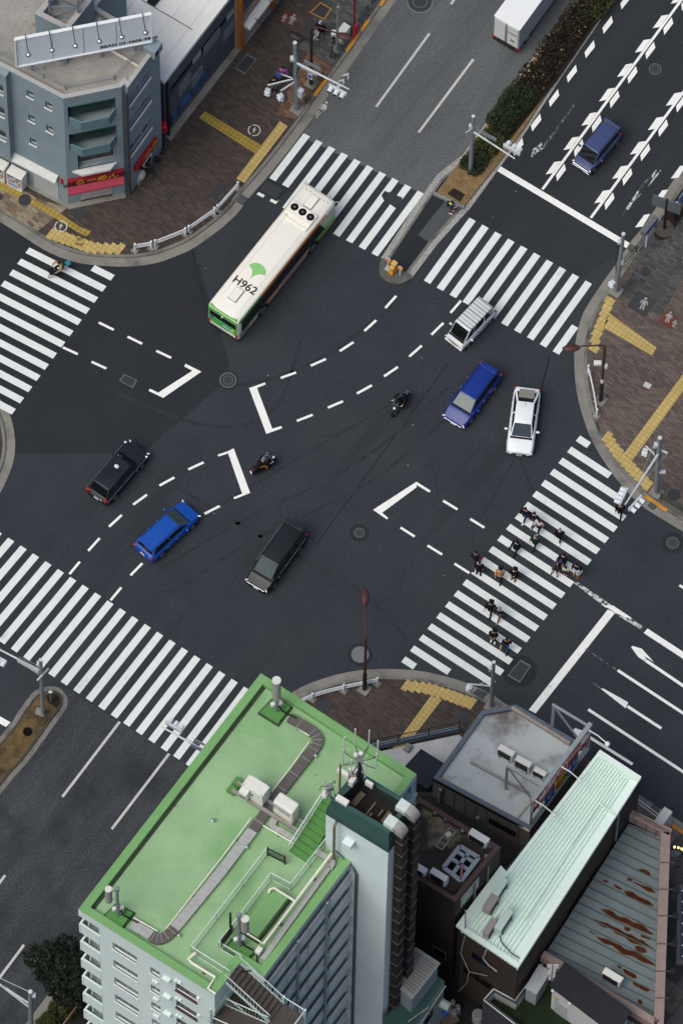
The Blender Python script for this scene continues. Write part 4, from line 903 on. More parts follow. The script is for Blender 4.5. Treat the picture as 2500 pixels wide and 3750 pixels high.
person('person in striped blue jacket and rust trousers on the median', (1650, 778), (40, 10), (40, 62, 108), (150, 58, 26), pose='hold', shoe=white_shoe, h=1.55, z=.06, group='people on the pavements', hood=cloth((216, 196, 60)), bag='back')
person('person in purple jacket on the brick pavement by the signals', (1036, 290), (-6, 40), (150, 78, 160), (70, 66, 62), pose='stand', z=KZ, group='people on the pavements', hair=m_hair)
person('person in black jacket and grey trousers under the blue round sign', (1003, 328), (10, 40), (20, 22, 24), (112, 108, 102), pose='stand', z=KZ, group='people on the pavements')
person('person in long black coat and lilac cap near the orange framed cover', (1174, 122), (-30, 30), (22, 21, 26), CB, cap=cloth((150, 146, 190)), coat=.4, z=KZ, group='people on the pavements', mask=True)
P = W(2036, 2092); rz = heading(P, W(2020, 2122))
b = root('child_buggy', 'dark buggy with a child in brown coat and pink shoes on the crossing', 'buggy', P, rz)
for x, y in ((.32, .2), (.32, -.2), (-.32, .24), (-.32, -.24)): MB().tube([V((x, y - .02, .1)), V((x, y + .02, .1))], .1, 12).build('wheel', m_tyre, b, local=True)
MB().tube([V((.34, .2, .1)), V((-.1, .22, .6)), V((-.5, .22, 1.0)), V((-.5, -.22, 1.0)), V((-.1, -.22, .6)), V((.34, -.2, .1))], .014, 6).build('frame', m_chrome, b, local=True)
MB().box((-.05, 0, .5), (.5, .38, .12)).build('seat', m_blackp, b, local=True, bevel=.04); MB().box((-.28, 0, .75), (.1, .38, .5), mat=Matrix.Rotation(rad(-20), 3, 'Y')).build('backrest', m_blackp, b, local=True, bevel=.04)
MB().ball((-.38, 0, 1.0), (.2, .22, .14)).build('canopy', cloth((70, 72, 110)), b, local=True, smooth=True)
person('child in brown coat with white collar sitting in the buggy', (2036, 2092), (-16, 30), (58, 38, 38), CB, h=1.0, pose='ride', shoe=cloth((196, 70, 110)), child=True, z=.18, hood=cloth((226, 200, 200)))
def wheel(t, x, r, mat, th=.03, hub=True):
 mb = MB(); n = 24
 mb.tube([V((x + r * math.cos(a), 0, r + r * math.sin(a))) for a in [2 * math.pi * i / n for i in range(n + 1)]], th, 6, cap=False)
 w = mb.build('wheel', mat, t, local=True, smooth=True)
 if hub:
  sp = MB()
  for i in range(6): a = i * math.pi / 6; sp.tube([V((x - r * math.cos(a), 0, r - r * math.sin(a))), V((x + r * math.cos(a), 0, r + r * math.sin(a)))], .006, 4)
  sp.build('spoke', m_chrome, w, local=True)
 return w
def bicycle(label, front, rear, z, frame, basket=None, seat=None, lean=0, group='bicycles'):
 A, B = W(*front, z), W(*rear, z); C = (A + B) / 2; t = root('bicycle', label, 'bicycle', C, heading(B, A), group)
 wb = .54
 wheel(t, wb, .33, m_blackp, .022); wheel(t, -wb, .33, m_blackp, .022)
 MB().tube([V((-wb, 0, .33)), V((-.12, 0, .3)), V((.42, 0, .82))], .02, 6).build('frame', frame, t, local=True)
 MB().tube([V((-.12, 0, .3)), V((-.2, 0, .85))], .018, 6).build('seat_post', frame, t, local=True)
 MB().tube([V((wb, 0, .33)), V((.43, 0, .8)), V((.4, 0, 1.0))], .018, 6).build('fork', frame, t, local=True)
 MB().tube([V((.2, .28, 1.0)), V((.38, .22, 1.02)), V((.4, 0, 1.0)), V((.38, -.22, 1.02)), V((.2, -.28, 1.0))], .014, 6).build('handlebar', m_chrome, t, local=True)
 MB().box((-.22, 0, .9), (.26, .16, .07)).build('saddle', m_blackp, t, local=True, bevel=.025)
 MB().tube([V((-wb - .33 * math.cos(a), 0, .33 + .37 * math.sin(a))) for a in [i * .3 for i in range(-1, 8)]], .02, 5).build('mudguard', frame, t, local=True)
 if basket: MB().box((.62, 0, .86), (.3, .36, .26)).build('basket', basket, t, local=True, bevel=.02)
 if seat: MB().box((-.5, 0, .95), (.36, .34, .5)).build('child_seat', seat, t, local=True, bevel=.06)
 return t
bt = bicycle('bicycle with black front basket ridden over the left crossing', (190, 1016), (250, 982), 0, cloth((30, 60, 70)), cloth((28, 30, 34)))
c = ORG[bt.name]; r0_ = bt.rotation_euler.z
MB().box((-.62, 0, .72), (.34, .3, .2)).build('rear_basket', cloth((52, 136, 156)), bt, local=True, bevel=.03)
person('person in tan jacket with long black hair riding the bicycle', (228, 995), (-60, 34), (158, 126, 88), (30, 30, 36), pose='ride', rz=r0_, at=c + V((-.16 * math.cos(r0_), -.16 * math.sin(r0_), .06)), group='riders', h=1.62)
bicycle('bicycle with a white child seat parked by the green fence', (1214, 196), (1222, 150), KZ, m_blackp, None, M('seat_white', (206, 208, 204), rough=.5, var=.08))
bicycle('black bicycle leaning by the grey shop corner', (582, 592), (600, 562), KZ, m_blackp, m_blackp)
bicycle('black bicycle parked below the small red sign', (550, 628), (538, 606), KZ, m_blackp, None)
def motorbike(label, front, rear, scooter=False):
 A, B = W(*front, 0), W(*rear, 0); C = (A + B) / 2; rz = heading(B, A); t = root('scooter' if scooter else 'motorcycle', label, 'scooter' if scooter else 'motorcycle', C, rz, None)
 wb = .64 if scooter else .7; r = .24 if scooter else .31
 mk = paintm('bike_black', (20, 22, 26))
 for x in (wb, -wb):
  w = MB().tube([V((x, -.06, r)), V((x, .06, r))], r, 20).build('wheel', m_tyre, t, local=True)
  MB().tube([V((x, -.07, r)), V((x, .07, r))], r * .5, 12).build('rim', m_rim, w, local=True)
 if scooter:
  secs = [[V((x, y * s, z)) for y, z in ((-w, zl), (w, zl), (w * 1.1, (zl + zh) / 2), (w * .7, zh), (-w * .7, zh), (-w * 1.1, (zl + zh) / 2))] for x, w, zl, zh, s in ((-.92, .1, .52, .7, 1), (-.7, .19, .34, .82, 1), (-.2, .2, .3, .80, 1), (.05, .17, .22, .42, 1), (.32, .18, .22, .46, 1), (.5, .2, .28, .98, 1), (.72, .16, .42, .92, 1), (.9, .06, .5, .62, 1))]
  MB().loft(secs).build('body', mk, t, local=True, bevel=.03, fix=True)
  MB().box((-.38, 0, .84), (.75, .3, .1)).build('seat', cloth((26, 26, 28)), t, local=True, bevel=.04)
  MB().tube([V((-.6, .18, .86)), V((-1.0, .16, .92)), V((-1.0, -.16, .92)), V((-.6, -.18, .86))], .018, 6).build('grab_rail', m_blackp, t, local=True)
  MB().box((-1.0, 0, .56), (.05, .2, .16)).build('number_plate', m_plate_w, t, local=True); MB().box((-.95, 0, .72), (.06, .22, .1)).build('tail_light', m_tail, t, local=True)
 else:
  MB().ball((.18, 0, .88), (.3, .17, .14)).build('fuel_tank', mk, t, local=True, smooth=True)
  MB().box((.05, 0, .48), (.5, .3, .4)).build('engine', m_blackp, t, local=True, bevel=.05)
  MB().box((-.42, 0, .82), (.7, .26, .1)).build('seat', cloth((26, 26, 28)), t, local=True, bevel=.04)
  MB().tube([V((wb, .1, r)), V((.5, .1, .95))], .03, 6).build('fork', m_chrome, t, local=True); MB().tube([V((wb, -.1, r)), V((.5, -.1, .95))], .03, 6).build('fork', m_chrome, t, local=True)
  MB().tube([V((-.1, -.16, .3)), V((-.8, -.2, .42))], .05, 8).build('exhaust', m_chrome, t, local=True)
  for i in range(3): MB().box((-.62 - .1 * i, 0, .89), (.03, .24, .02)).build('rack_bar', m_chrome, t, local=True)
 MB().tube([V((.3, .36, 1.06)), V((.46, .2, 1.05)), V((.48, -.2, 1.05)), V((.3, -.36, 1.06))], .016, 6).build('handlebar', m_chrome, t, local=True)
 for y in (-1, 1):
  MB().ball((.42, y * .36, 1.2), (.03, .07, .05)).build('mirror', m_chrome, t, local=True); MB().tube([V((.42, y * .3, 1.06)), V((.42, y * .36, 1.2))], .008, 5).build('mirror_stalk', m_blackp, t, local=True)
 MB().ball((.68, 0, .92), (.09, .1, .1)).build('headlight', m_lamp, t, local=True, smooth=True)
 return t, C, rz
t, C, rz = motorbike('black motorcycle with chrome handlebar riding left of the blue estate car', (1432, 1532), (1498, 1446))
person('rider in black leather with black helmet on the motorcycle', (1465, 1490), (0, 1), (20, 21, 26), (20, 21, 24), pose='ride', rz=rz, at=C + V((-.3 * math.cos(rz), -.3 * math.sin(rz), .06)), group='riders', helmet=paintm('helmet_black', (40, 44, 52)), h=1.75)
t, C, rz = motorbike('black scooter riding right of the middle white bracket mark', (1010, 1692), (926, 1740), True)
person('rider in black jacket and tan trousers with grey helmet on the scooter', (966, 1716), (1, 0), (20, 21, 24), (150, 116, 70), pose='ride', rz=rz, at=C + V((-.28 * math.cos(rz), -.28 * math.sin(rz), .06)), group='riders', helmet=paintm('helmet_grey', (110, 116, 124)), bag='back')
m_galv = M('galvanised', (134, 142, 148), rough=.5, metal=.3, var=.14, scale=2); m_galvl = M('signal_grey', (188, 194, 198), rough=.5, spec=.3, var=.08)
m_visor = M('signal_visor', (206, 214, 220), rough=.5, var=.06); m_brown = M('lamp_brown', (72, 44, 42), rough=.5, var=.12); m_dkbrown = M('post_dark', (40, 33, 32), rough=.5, var=.1)
m_railw = M('guard_rail_white', (216, 219, 222), rough=.45, var=.08, scale=4); m_gfence = M('fence_green', (36, 66, 54), rough=.6, var=.15)
m_signb = M('sign_blue', (36, 86, 160), rough=.5, var=.08); m_signw = M('sign_white', (200, 206, 210), rough=.5, var=.05)
m_wire = M('wire', (70, 74, 78), rough=.6, var=0); m_wirew = M('stay_wire', (150, 152, 154), rough=.6, var=0)
VEH = 'traffic signal poles'
def pole(label, base, top, z0=KZ, r=.13, group=VEH, name='signal_pole', cat='signal pole', mat=None, foot=True):
 B = W(*base, z0); H = zat(B, top[1]); T = W(*top, H)
 t = root(name, label, cat, B, 0, group)
 lean = T - V((B.x, B.y, H))
 if lean.length > .45: lean = lean.normalized() * .45
 tip = V((B.x, B.y, H)) + lean
 MB().tube([B, B.lerp(tip, .5), tip], [r, r * .92, r * .8], 12).build('pole', mat or m_galv, t)
 MB().tube([tip, tip + V((0, 0, .04))], r * .84, 12).build('pole_cap', m_galvl, t)
 if foot: MB().box(B + V((0, 0, .03)), (.75, .75, .06), ANG).build('footing', m_gut, t)
 at = lambda py: (lambda z: B.lerp(tip, (z - z0) / (H - z0)))(zat(B, py))
 return t, B, H, at
def arm(t, p, tip, z=None, r=.06, name='arm', r2=None):
 q = W(*tip, p.z if z is None else z)
 MB().tube([p, p.lerp(q, .5), q], [r, (r + (r2 or r)) / 2, r2 or r], 8).build(name, m_galvl, t)
 return q
def lamp_head(t, a, b, z, face, n=3, visor=1):
 """row of lamps from pixel a to pixel b; face: pixel step towards the traffic"""
 A, B = W(*a, z), W(*b, z); u = (B - A); L = u.length; u.normalize()
 m = (A + B) / 2; f = W((a[0] + b[0]) / 2 + face[0], (a[1] + b[1]) / 2 + face[1], z) - m; f -= u * f.dot(u); f.normalize()
 R = frame3(u, f)
 h = MB().box(m, (L, .14, .38), mat=R).build('signal_head', m_galvl, t, bevel=.03)
 for i in range(n):
  c = m + u * L * ((i + .5) / n - .5) + f * .07
  MB().tube([c, c + f * .34 - V((0, 0, .03))], [.165, .15], 14, cap=True).build('visor', m_visor, h)
  MB().tube([c + f * .345 - V((0, 0, .03)), c + f * .35 - V((0, 0, .03))], .14, 12).build('lens', m_black, h)
 return h
def ped_head(t, px, z, face):
 C = W(*px, z); f = (W(px[0] + face[0], px[1] + face[1], z) - C).normalized(); u = V((-f.y, f.x, 0)); R = frame3(u, f)
 h = MB().box(C, (.34, .2, .74), mat=R).build('pedestrian_signal', m_galvl, t, bevel=.03)
 for dz in (.17, -.17): MB().box(C + f * .18 + V((0, 0, dz + .1)), (.34, .2, .03), mat=R).build('visor', m_visor, h); 
 MB().box(C + f * .102, (.24, .02, .6), mat=R).build('lens', M('signal_lens', (40, 70, 74), rough=.2, var=.1), h)
def wire(t, pts, r=.012, name='stay_wire', mat=None): MB().tube(pts, r, 5).build(name, mat or m_wirew, t)
def signplate(t, a, b, z, hgt, mat, name='sign_plate', th=.04, tilt=0):
 A, B = W(*a, z), W(*b, z); u = (B - A).normalized(); n = V((-u.y, u.x, 0)); R = frame3(u, V((0, 0, 1)))
 o = MB().box((A + B) / 2, ((B - A).length, hgt, th), mat=R).build(name, mat, t); return o, R, (A + B) / 2
t, B, H, at = pole('grey signal pole with three arms and street name sign on brick pavement', (1086, 400), (1079.5, 157), r=.16)
p = at(228); q = arm(t, p, (1278, 327), r=.09, r2=.05)
lamp_head(t, (1204, 312), (1269, 346), p.z - .35, (-20, 40)); 
sp, R, c = signplate(t, (1089, 236), (1160, 272), p.z - .25, .5, M('name_sign', (176, 186, 196), rough=.5, var=.06))
text_mesh('業平一丁目', .34, m_signb, R, c + R @ V((0, .06, .025)), 'sign_text', t); text_mesh('Narihira 1', .15, m_signb, R, c + R @ V((0, -.17, .025)), 'sign_text', t)
signplate(t, (1112, 224), (1173, 254), p.z + .15, .42, m_galv, 'sign_back')
p2 = at(287); q = arm(t, p2, (979, 312), p2.z + .1); ped_head(t, (981, 336), q.z - .45, (-16, 40))
p3 = at(297); q = arm(t, p3, (1028, 332), p3.z); ped_head(t, (1031, 356), q.z - .45, (-30, 14))
q = arm(t, at(290), (1024, 270), p2.z + .1, r=.045); so_, R, c = signplate(t, (1012, 272), (1030, 280), p2.z + .05, .5, m_signb, 'direction_sign')
MB().box(W(1100, 340, H * .28), (.32, .4, .95), ANG).build('control_box', m_galvl, t, bevel=.03)
MB().box(at(215) + V((-.18, 0, 0)), (.3, .3, .35)).build('sensor_box', m_galvl, t, bevel=.03)
wire(t, [at(222) + V((-.1, 0, 0)), W(1062, 268, H * .62), W(1076, 290, H * .5)], .03, 'cable', m_blackp); wire(t, [at(225), W(1096, 245, H * .7), W(1082, 285, H * .5), at(330)], .03, 'cable', m_blackp)
sg, R, c = signplate(t, (1128, 268), (1144, 276), 4.6, 1.3, m_signw, 'hanging_sign'); MB().box(c + R @ V((0, -.28, .03)), (.22, .4, .02), mat=R).build('sign_mark', m_signb, t); MB().box(c + R @ V((0, .3, .03)), (.26, .2, .02), mat=R).build('sign_mark', m_tail, t)
t, B, H, at = pole('grey signal pole on the hedge median with one arm', (1721, 629), (1732, 426), .2, r=.14, foot=False)
p = at(480); q = arm(t, p, (1884, 581), r=.08, r2=.05); lamp_head(t, (1842, 530), (1903, 566), p.z + .1, (20, -40)); signplate(t, (1763, 484), (1816, 514), p.z + .1, .46, m_galv, 'sign_back'); wire(t, [at(452), W(1800, 530, p.z + .1)])
MB().box(at(463) + V((-.12, 0, 0)), (.25, .25, .4)).build('sensor_box', m_galvl, t, bevel=.03); arm(t, at(470), (1704, 486), r=.04)
t, B, H, at = pole('grey signal pole with black cables at the green fence corner', (2254, 1066), (2281, 857), r=.15)
ped_head(t, (2243, 1040), 2.6, (-30, 20)); MB().box(at(958) + V((.12, 0, 0)), (.22, .25, .5)).build('control_box', m_galvl, t, bevel=.02)
wire(t, [at(900) + V((-.14, 0, 0)), at(940) + V((-.3, 0, 0)), at(985) + V((-.18, 0, 0)), at(1030) + V((-.1, 0, 0))], .03, 'cable', m_blackp); MB().box(at(885) + V((-.2, 0, 0)), (.22, .3, .3)).build('sensor_box', m_galvl, t, bevel=.02)
t, B, H, at = pole('grey signal pole with long arm and two signals above the right crossing', (2402, 1803), (2414, 1604), r=.17)
p = at(1659); q = arm(t, p, (2287, 1848), r=.09, r2=.055)
lamp_head(t, (2268, 1848), (2296, 1790), p.z - .1, (-40, -14), 4); lamp_head(t, (2300, 1868), (2347, 1817), p.z - .3, (40, 14), 3)
p3 = at(1678); q = arm(t, p3, (2362, 1632), p3.z + .3); ped_head(t, (2361, 1655), q.z - .5, (-16, 40))
cb = at(1650); MB().beam(W(2390, 1634, cb.z), W(2442, 1660, cb.z), .12, .1).build('cross_bar', m_galvl, t)
wire(t, [W(2390, 1634, cb.z), W(2322, 1795, p.z)]); wire(t, [W(2441, 1661, cb.z), W(2322, 1795, p.z)]); MB().box(at(1630) + V((-.2, 0, 0)), (.28, .28, .4)).build('sensor_box', m_galvl, t, bevel=.03)
wire(t, [at(1635) + V((-.15, 0, 0)), at(1660) + V((-.25, 0, 0)), at(1685) + V((-.1, 0, 0))], .03, 'cable', m_blackp)
MB().tube([W(2409, 1806, KZ), V((W(2409, 1806, KZ).x, W(2409, 1806, KZ).y, 3.3))], .05, 8).build('side_post', m_galv, t); MB().box(V((W(2409, 1806, KZ).x + .1, W(2409, 1806, KZ).y, 3.4)), (.4, .25, .12)).build('side_lamp', m_galvl, t)
t, B, H, at = pole('grey signal pole with short arm behind the grey roofed building', (1798, 2588), (1806.7, 2425), r=.14)
p = at(2513); q = arm(t, p, (1713, 2504), p.z, r=.05); ped_head(t, (1722, 2524), q.z - .5, (-30, -10)); arm(t, at(2490), (1745, 2508), p.z, r=.02)
MB().box(at(2450) + V((-.18, 0, 0)), (.22, .25, .4)).build('sensor_box', m_galvl, t, bevel=.02)
t, B, H, at = pole('grey signal pole in the brown grass median at lower left', (158, 2612), (149.5, 2417), .146, r=.14, foot=False)
p = at(2457); q = arm(t, p, (-30, 2363), r=.08, r2=.05); lamp_head(t, (-24, 2400), (26, 2426), p.z - .1, (-20, 40)); signplate(t, (64, 2418), (142, 2462), p.z, .42, m_galvl, 'sign_plate')
wire(t, [at(2440), W(70, 2406, p.z)]); wire(t, [at(2480), W(60, 2412, p.z)]); MB().beam(W(137, 2492, p.z - .4), W(179, 2448, p.z - .4), .1, .1).build('cross_bar', m_galvl, t); MB().box(at(2436) + V((-.12, .1, 0)), (.25, .25, .35)).build('sensor_box', m_galvl, t, bevel=.02)
B = W(860, 2950, KZ); t = root('signal_pole', 'signal pole behind the green roof with its arm over the zebra crossing', 'signal pole', B, 0, VEH)
zA = 5.6; S0 = W(862, 2812, zA); B2 = V((S0.x, S0.y, KZ)); t.location = B2; ORG[t.name] = B2
MB().tube([B2, V((B2.x, B2.y, 7.5))], .14, 12).build('pole', m_galv, t)
MB().tube([S0, W(592, 2661, zA)], [.1, .06], 8).build('arm', m_galvl, t)
lamp_head(t, (606, 2645), (668, 2680), zA + .1, (24, -40)); s1, R, c = signplate(t, (699, 2728), (738, 2748), zA, .42, M('sign_lilac', (104, 108, 140), rough=.5, var=.5, scale=10), 'sign_plate'); signplate(t, (711, 2708), (750, 2728), zA + .2, .3, m_galv, 'sign_back'); wire(t, [W(660, 2697, zA + .1), W(745, 2730, zA + .2)]); wire(t, [W(665, 2702, zA - .1), W(735, 2752, zA - .3)])
t, B, H, at = pole('grey pole with stayed arms at the bottom left kerb', (116, 3822), (112, 3632), r=.17)
for y0, tip in ((3676, (-12, 3596)), (3690, (4, 3608)), (3632, (4, 3583))): MB().tube([at(y0 + 2), W(*tip, zat(B, 3660))], .07 if y0 != 3632 else .02, 8).build('arm', m_galvl, t)
MB().box(at(3645) + V((.22, 0, 0)), (.2, .25, .3)).build('sensor_box', m_signw, t, bevel=.02)
LG = 'brown street lamps'
def lamp(label, base, topy, tips, z0=KZ):
 B = W(*base, z0); H = zat(B, topy); t = root('street_lamp', label, 'street lamp', B, 0, LG)
 MB().box(B + V((0, 0, .04)), (.7, .7, .08), ANG).build('footing', m_gut, t)
 MB().tube([B, V((B.x, B.y, 1.5)), V((B.x, B.y, 1.55)), V((B.x, B.y, H))], [.13, .13, .1, .085], 12).build('pole', m_dkbrown if len(tips) > 1 else m_brown, t)
 MB().tube([B, V((B.x, B.y, 2.6))], .135, 12).build('pole_sleeve', m_dkbrown, t)
 for (tx, ty, dz, mat) in tips:
  z1 = H + dz; e = W(tx, ty, z1); s = V((B.x, B.y, H + min(dz, 0) * .9)); d = (e - V((s.x, s.y, e.z))); L = d.length; d.normalize()
  MB().tube([s, s + d * .12 + V((0, 0, .25)), s + d * .4 + V((0, 0, .36)), V((e.x, e.y, z1)) - d * .7 + V((0, 0, .2)), V((e.x, e.y, z1)) - d * .3 + V((0, 0, .08))], .055, 8).build('arm', m_brown if mat else m_dkbrown, t, smooth=True)
  R = frame3(d, V((-d.y, d.x, 0)))
  MB().ball(e, (.58, .27, .17), 14, 8, mat=R).build('lamp_shade', m_brown if mat else m_dkbrown, t, smooth=True)
  MB().ball(e + V((0, 0, -.07)), (.4, .2, .13), 12, 6, mat=R).build('lens', m_lamp, t)
 return t, B, H
t, B, H = lamp('brown street lamp reaching over the right corner kerb', (2197, 1467), 1272, [(2090, 1275, .25, 1)])
MB().box(W(2187, 1330, 4.9) , (.5, .3, .3), 0).build('camera_box', m_plate_w, t, bevel=.05); MB().box(V((B.x + .15, B.y, 5.3)), (.18, .2, .4)).build('control_box', m_plate_w, t); MB().tube([V((B.x, B.y, 2.9)), V((B.x, B.y, 3.4))], .11, 10).build('pole_band', m_plate_w, t)
lamp('brown street lamp on the lower corner behind the white rail', (1334, 2525), 2335, [(1337, 2186, .3, 1)])
t, B, H = lamp('dark double armed street lamp behind the street name sign', (1139, 308), 103, [(1262, 134, .1, 1), (1083, 133, -2.2, 0)])
GR = 'white guard rails at the corner kerbs'
def guard(label, pts, z0=KZ, rails=3, base=True):
 q = Wp(pts, z0); t = root('guard_rail', label, 'guard rail', q[0], 0, GR)
 for p in (q[0], q[-1]) if len(q) < 4 else q:
  MB().tube([p, p + V((0, 0, .95))], .075, 10).build('post', m_railw, t); MB().ball(p + V((0, 0, .97)), (.08, .08, .05)).build('post_cap', m_railw, t)
  if base: MB().box(p + V((0, 0, .03)), (.42, .42, .06), ANG).build('footing', m_gut, t)
 for i in range(rails):
  z = .42 + .21 * i; MB().tube([p + V((0, 0, z)) for p in (smoothline(q, 4) if len(q) > 2 else q)], .035, 8).build('rail', m_railw, t)
z1 = lambda q: [(x / 1.742, y / 1.742) for x, y in q]
guard('short white rail section nearest the toothed yellow paving', z1([(863, 1598), (967, 1582)])); guard('white rail section right of the shortest one on the bend', z1([(991, 1574), (1184, 1497)]))
guard('white rail section on the bend third from the yellow paving', z1([(1205, 1483), (1370, 1368)])); guard('white rail section ending at the yellow strip and bus lane corner', z1([(1388, 1352), (1518, 1205)]))
guard('white rail at the right corner in front of the brown lamp', [(2152, 1362), (2170, 1440), (2183, 1523)], rails=2)
guard('curved white rail at the lower corner beside the brown lamp', [(1000, 2645), (1050, 2610), (1144, 2562), (1259, 2530), (1381, 2505)])
def fence(label, pts, z0=KZ, h=.85, mat=None, name='green_fence', cat='fence', group='green roadside fences', sp=1.9, bal=.14):
 q = Wp(pts, z0) if not isinstance(pts[0], Vector) else pts
 t = root(name, label, cat, q[0], 0, group); mat = mat or m_gfence
 for a, b in zip(q, q[1:]):
  L = (b - a).length; n = max(1, round(L / sp))
  for i in range(n + 1):
   p = a.lerp(b, i / n); MB().tube([p, p + V((0, 0, h))], .04, 8).build('post', mat, t)
  for z in (h - .03, .2): MB().beam(a + V((0, 0, z)), b + V((0, 0, z)), .045, .045).build('rail', mat, t)
  if bal:
   mb = MB(); k = int(L / bal)
   for i in range(1, k): p = a.lerp(b, i / k); mb.beam(p + V((0, 0, .2)), p + V((0, 0, h - .03)), .016, .016)
   mb.build('balusters', mat, t)  # vertical balusters gathered in one mesh
 return t
fence('green fence along the kerb under the street name sign', [(1119, 378), (1182, 282)]); fence('green fence along the kerb by the parked bicycle and red post', [(1226, 216), (1345, 40)]); fence('green fence along the kerb at the top picture edge', [(1362, 16), (1450, -112)])
fence('green fence along the right pavement below the blue sign', [(2264, 985), (2327, 921), (2394, 828)]); fence('green fence at the right kerb beyond the orange kerb stones', [(2417, 1826), (2530, 1898)]); 
def post_sign(label, base, top, mat, z0=KZ, r=.05, name='sign_post', cat='sign', group=None):
 B = W(*base, z0); H = zat(B, top[1]); t = root(name, label, cat, B, 0, group); MB().tube([B, V((B.x, B.y, H))], r, 10).build('post', mat, t); return t, B, H
t, B, H = post_sign('grey post by the parked bicycle at the green fence', (1234, 182), (1236, 25), m_galv, r=.09, name='sign_pole'); MB().box(B + V((0, 0, .03)), (.5, .5, .06), ANG).build('footing', m_gut, t)
t, B, H = post_sign('red post with a hanging red hydrant sign at the fence', (1296, 108), (1296, -60), M('post_red', (124, 24, 30), rough=.5, var=.1), r=.07, name='hydrant_sign')
MB().box(W(1302, 112, 1.2), (.5, .06, 1.5), ANG).build('sign_plate', M('sign_red', (206, 36, 46), rough=.5, var=.06), t)
P = W(1258, 142, KZ); t = root('utility_cabinet', 'pale green grey cabinet behind the double armed lamp', 'cabinet', P, ANG); MB().box((0, 0, .75), (.8, .55, 1.4)).build('casing', M('cabinet_grey', (196, 206, 200), rough=.5, var=.06), t, local=True, bevel=.04); MB().box((0, 0, .05), (.85, .6, .1)).build('plinth', m_gut, t, local=True); MB().box((-.41, 0, .8), (.02, .45, 1.1)).build('door', M('cabinet_door', (178, 190, 184), rough=.5, var=.06), t, local=True)
t, B, H = post_sign('white post carrying a blue bus stop canopy sign by the fence', (2363, 903), (2369, 842), m_signw, r=.06, name='bus_stop_sign')
o, R, c = signplate(t, (2352, 856), (2399, 798), H, .5, M('sign_box_grey', (96, 98, 102), rough=.6, var=.1), 'sign_box', th=.35); MB().box(c + R @ V((0, -.02, .178)), (((W(2399, 798, H) - W(2352, 856, H)).length), .42, .02), mat=R).build('sign_face', m_signb, t); text_mesh('バス停', .3, m_signw, R, c + R @ V((0, 0, .18)), 'sign_text', t)
t, B, H = post_sign('dark post with grey slatted sign in the planting bed', (2430, 838), (2437, 730), m_dkbrown, r=.09, name='slatted_sign')
for i in range(4): A = W(2419, 728 + i * 9, H - .1 - .0 * i); MB().box(V((B.x, B.y, H - .2 - .36 * i)), (1.9, .08, .3), heading(W(2419, 728, H), W(2453, 740, H))).build('slat', M('sign_slat', (92, 98, 104), rough=.5, var=.1), t)
t, B, H = post_sign('dark bollard with white cap beside the blue banner', (2470, 808), (2474, 742), m_dkbrown, r=.09, name='bollard', cat='bollard'); MB().ball(V((B.x, B.y, H)), (.1, .1, .08)).build('cap', m_plate_w, t)
A, Bq = W(2478, 790, KZ), W(2560, 690, KZ); t = root('banner_sign', 'pale blue and tan banner sign at the right edge of the picture', 'sign', A, heading(A, Bq)); Lb = (Bq - A).length
MB().box((Lb / 2, 0, 1.6), (Lb, .1, 1.9)).build('panel', M('banner_blue', (104, 124, 164), rough=.5, var=.5, scale=2.2), t, local=True); MB().tube([V((.1, 0, 0)), V((.1, 0, 2.6))], .05, 8).build('post', m_galv, t, local=True); MB().tube([V((Lb - .1, 0, 0)), V((Lb - .1, 0, 2.6))], .05, 8).build('post', m_galv, t, local=True); MB().box((Lb / 2, -.06, .9), (Lb, .04, .5)).build('panel_band', M('banner_tan', (150, 124, 86), rough=.6, var=.3, scale=4), t, local=True)
S('planting_bed', MB().poly(ccw(smoothline(Wp([(2396, 846), (2420, 800), (2500, 690), (2620, 540), (2650, 570), (2520, 760), (2450, 862), (2420, 880), (2398, 870)], KZ + .012), 3, True))), m_dirt)
S('concrete_footing', MB().cyl(W(2430, 838, KZ), .62, .06, 20), M('footing_dark', (82, 78, 72), rough=.9, var=.25))
m_or = M('delineator_orange', (214, 130, 22), rough=.5, var=.06); m_am = M('box_amber', (206, 160, 76), rough=.5, var=.08)
for lb, base, top in (('orange round reflector on a thin post at the left of the median nose', (1421, 981), (1420, 952)), ('orange round reflector on a white post at the right of the median nose', (1464, 1008), (1462, 982))):
 B = W(*base, .12); H = zat(B, top[1]); t = root('delineator', lb, 'delineator', B, 0, 'orange reflectors on the median nose')
 MB().tube([B, V((B.x, B.y, H))], .045, 8).build('post', m_signw, t); f = V((-.45, -.85, .3)).normalized()
 MB().tube([V((B.x, B.y, H)) - f * .02, V((B.x, B.y, H)) + f * .03], .17, 18).build('reflector_rim', m_signw, t); MB().tube([V((B.x, B.y, H)) + f * .03, V((B.x, B.y, H)) + f * .045], .145, 18).build('reflector', m_or, t)
P = W(1442, 990, .12); t = root('warning_lamp_box', 'stepped amber warning box between two reflectors on the median nose', 'warning lamp', P, ANG)
MB().box((0, 0, .55), (.34, .36, 1.1)).build('housing', m_am, t, local=True, bevel=.02); MB().box((-.24, .02, .45), (.2, .3, .7)).build('lamp_step', m_am, t, local=True, bevel=.02); MB().box((-.3, .02, .1), (.2, .34, .2)).build('base', m_or, t, local=True, bevel=.02)
P = W(1421, 984, .12); MBx = MB().box(P + V((0, 0, .03)), (.38, .38, .06), ANG); S('concrete_footing', MBx, M('footing_pale', (160, 166, 162), rough=.8, var=.1))
t, B, H = post_sign('small white topped marker post in the lower left median soil', (188, 2568), (187, 2534), M('marker_grey', (120, 116, 104), rough=.6), .146, .05, 'marker_post', 'marker post'); MB().ball(V((B.x, B.y, H)), (.14, .1, .07)).build('cap', m_plate_w, t)
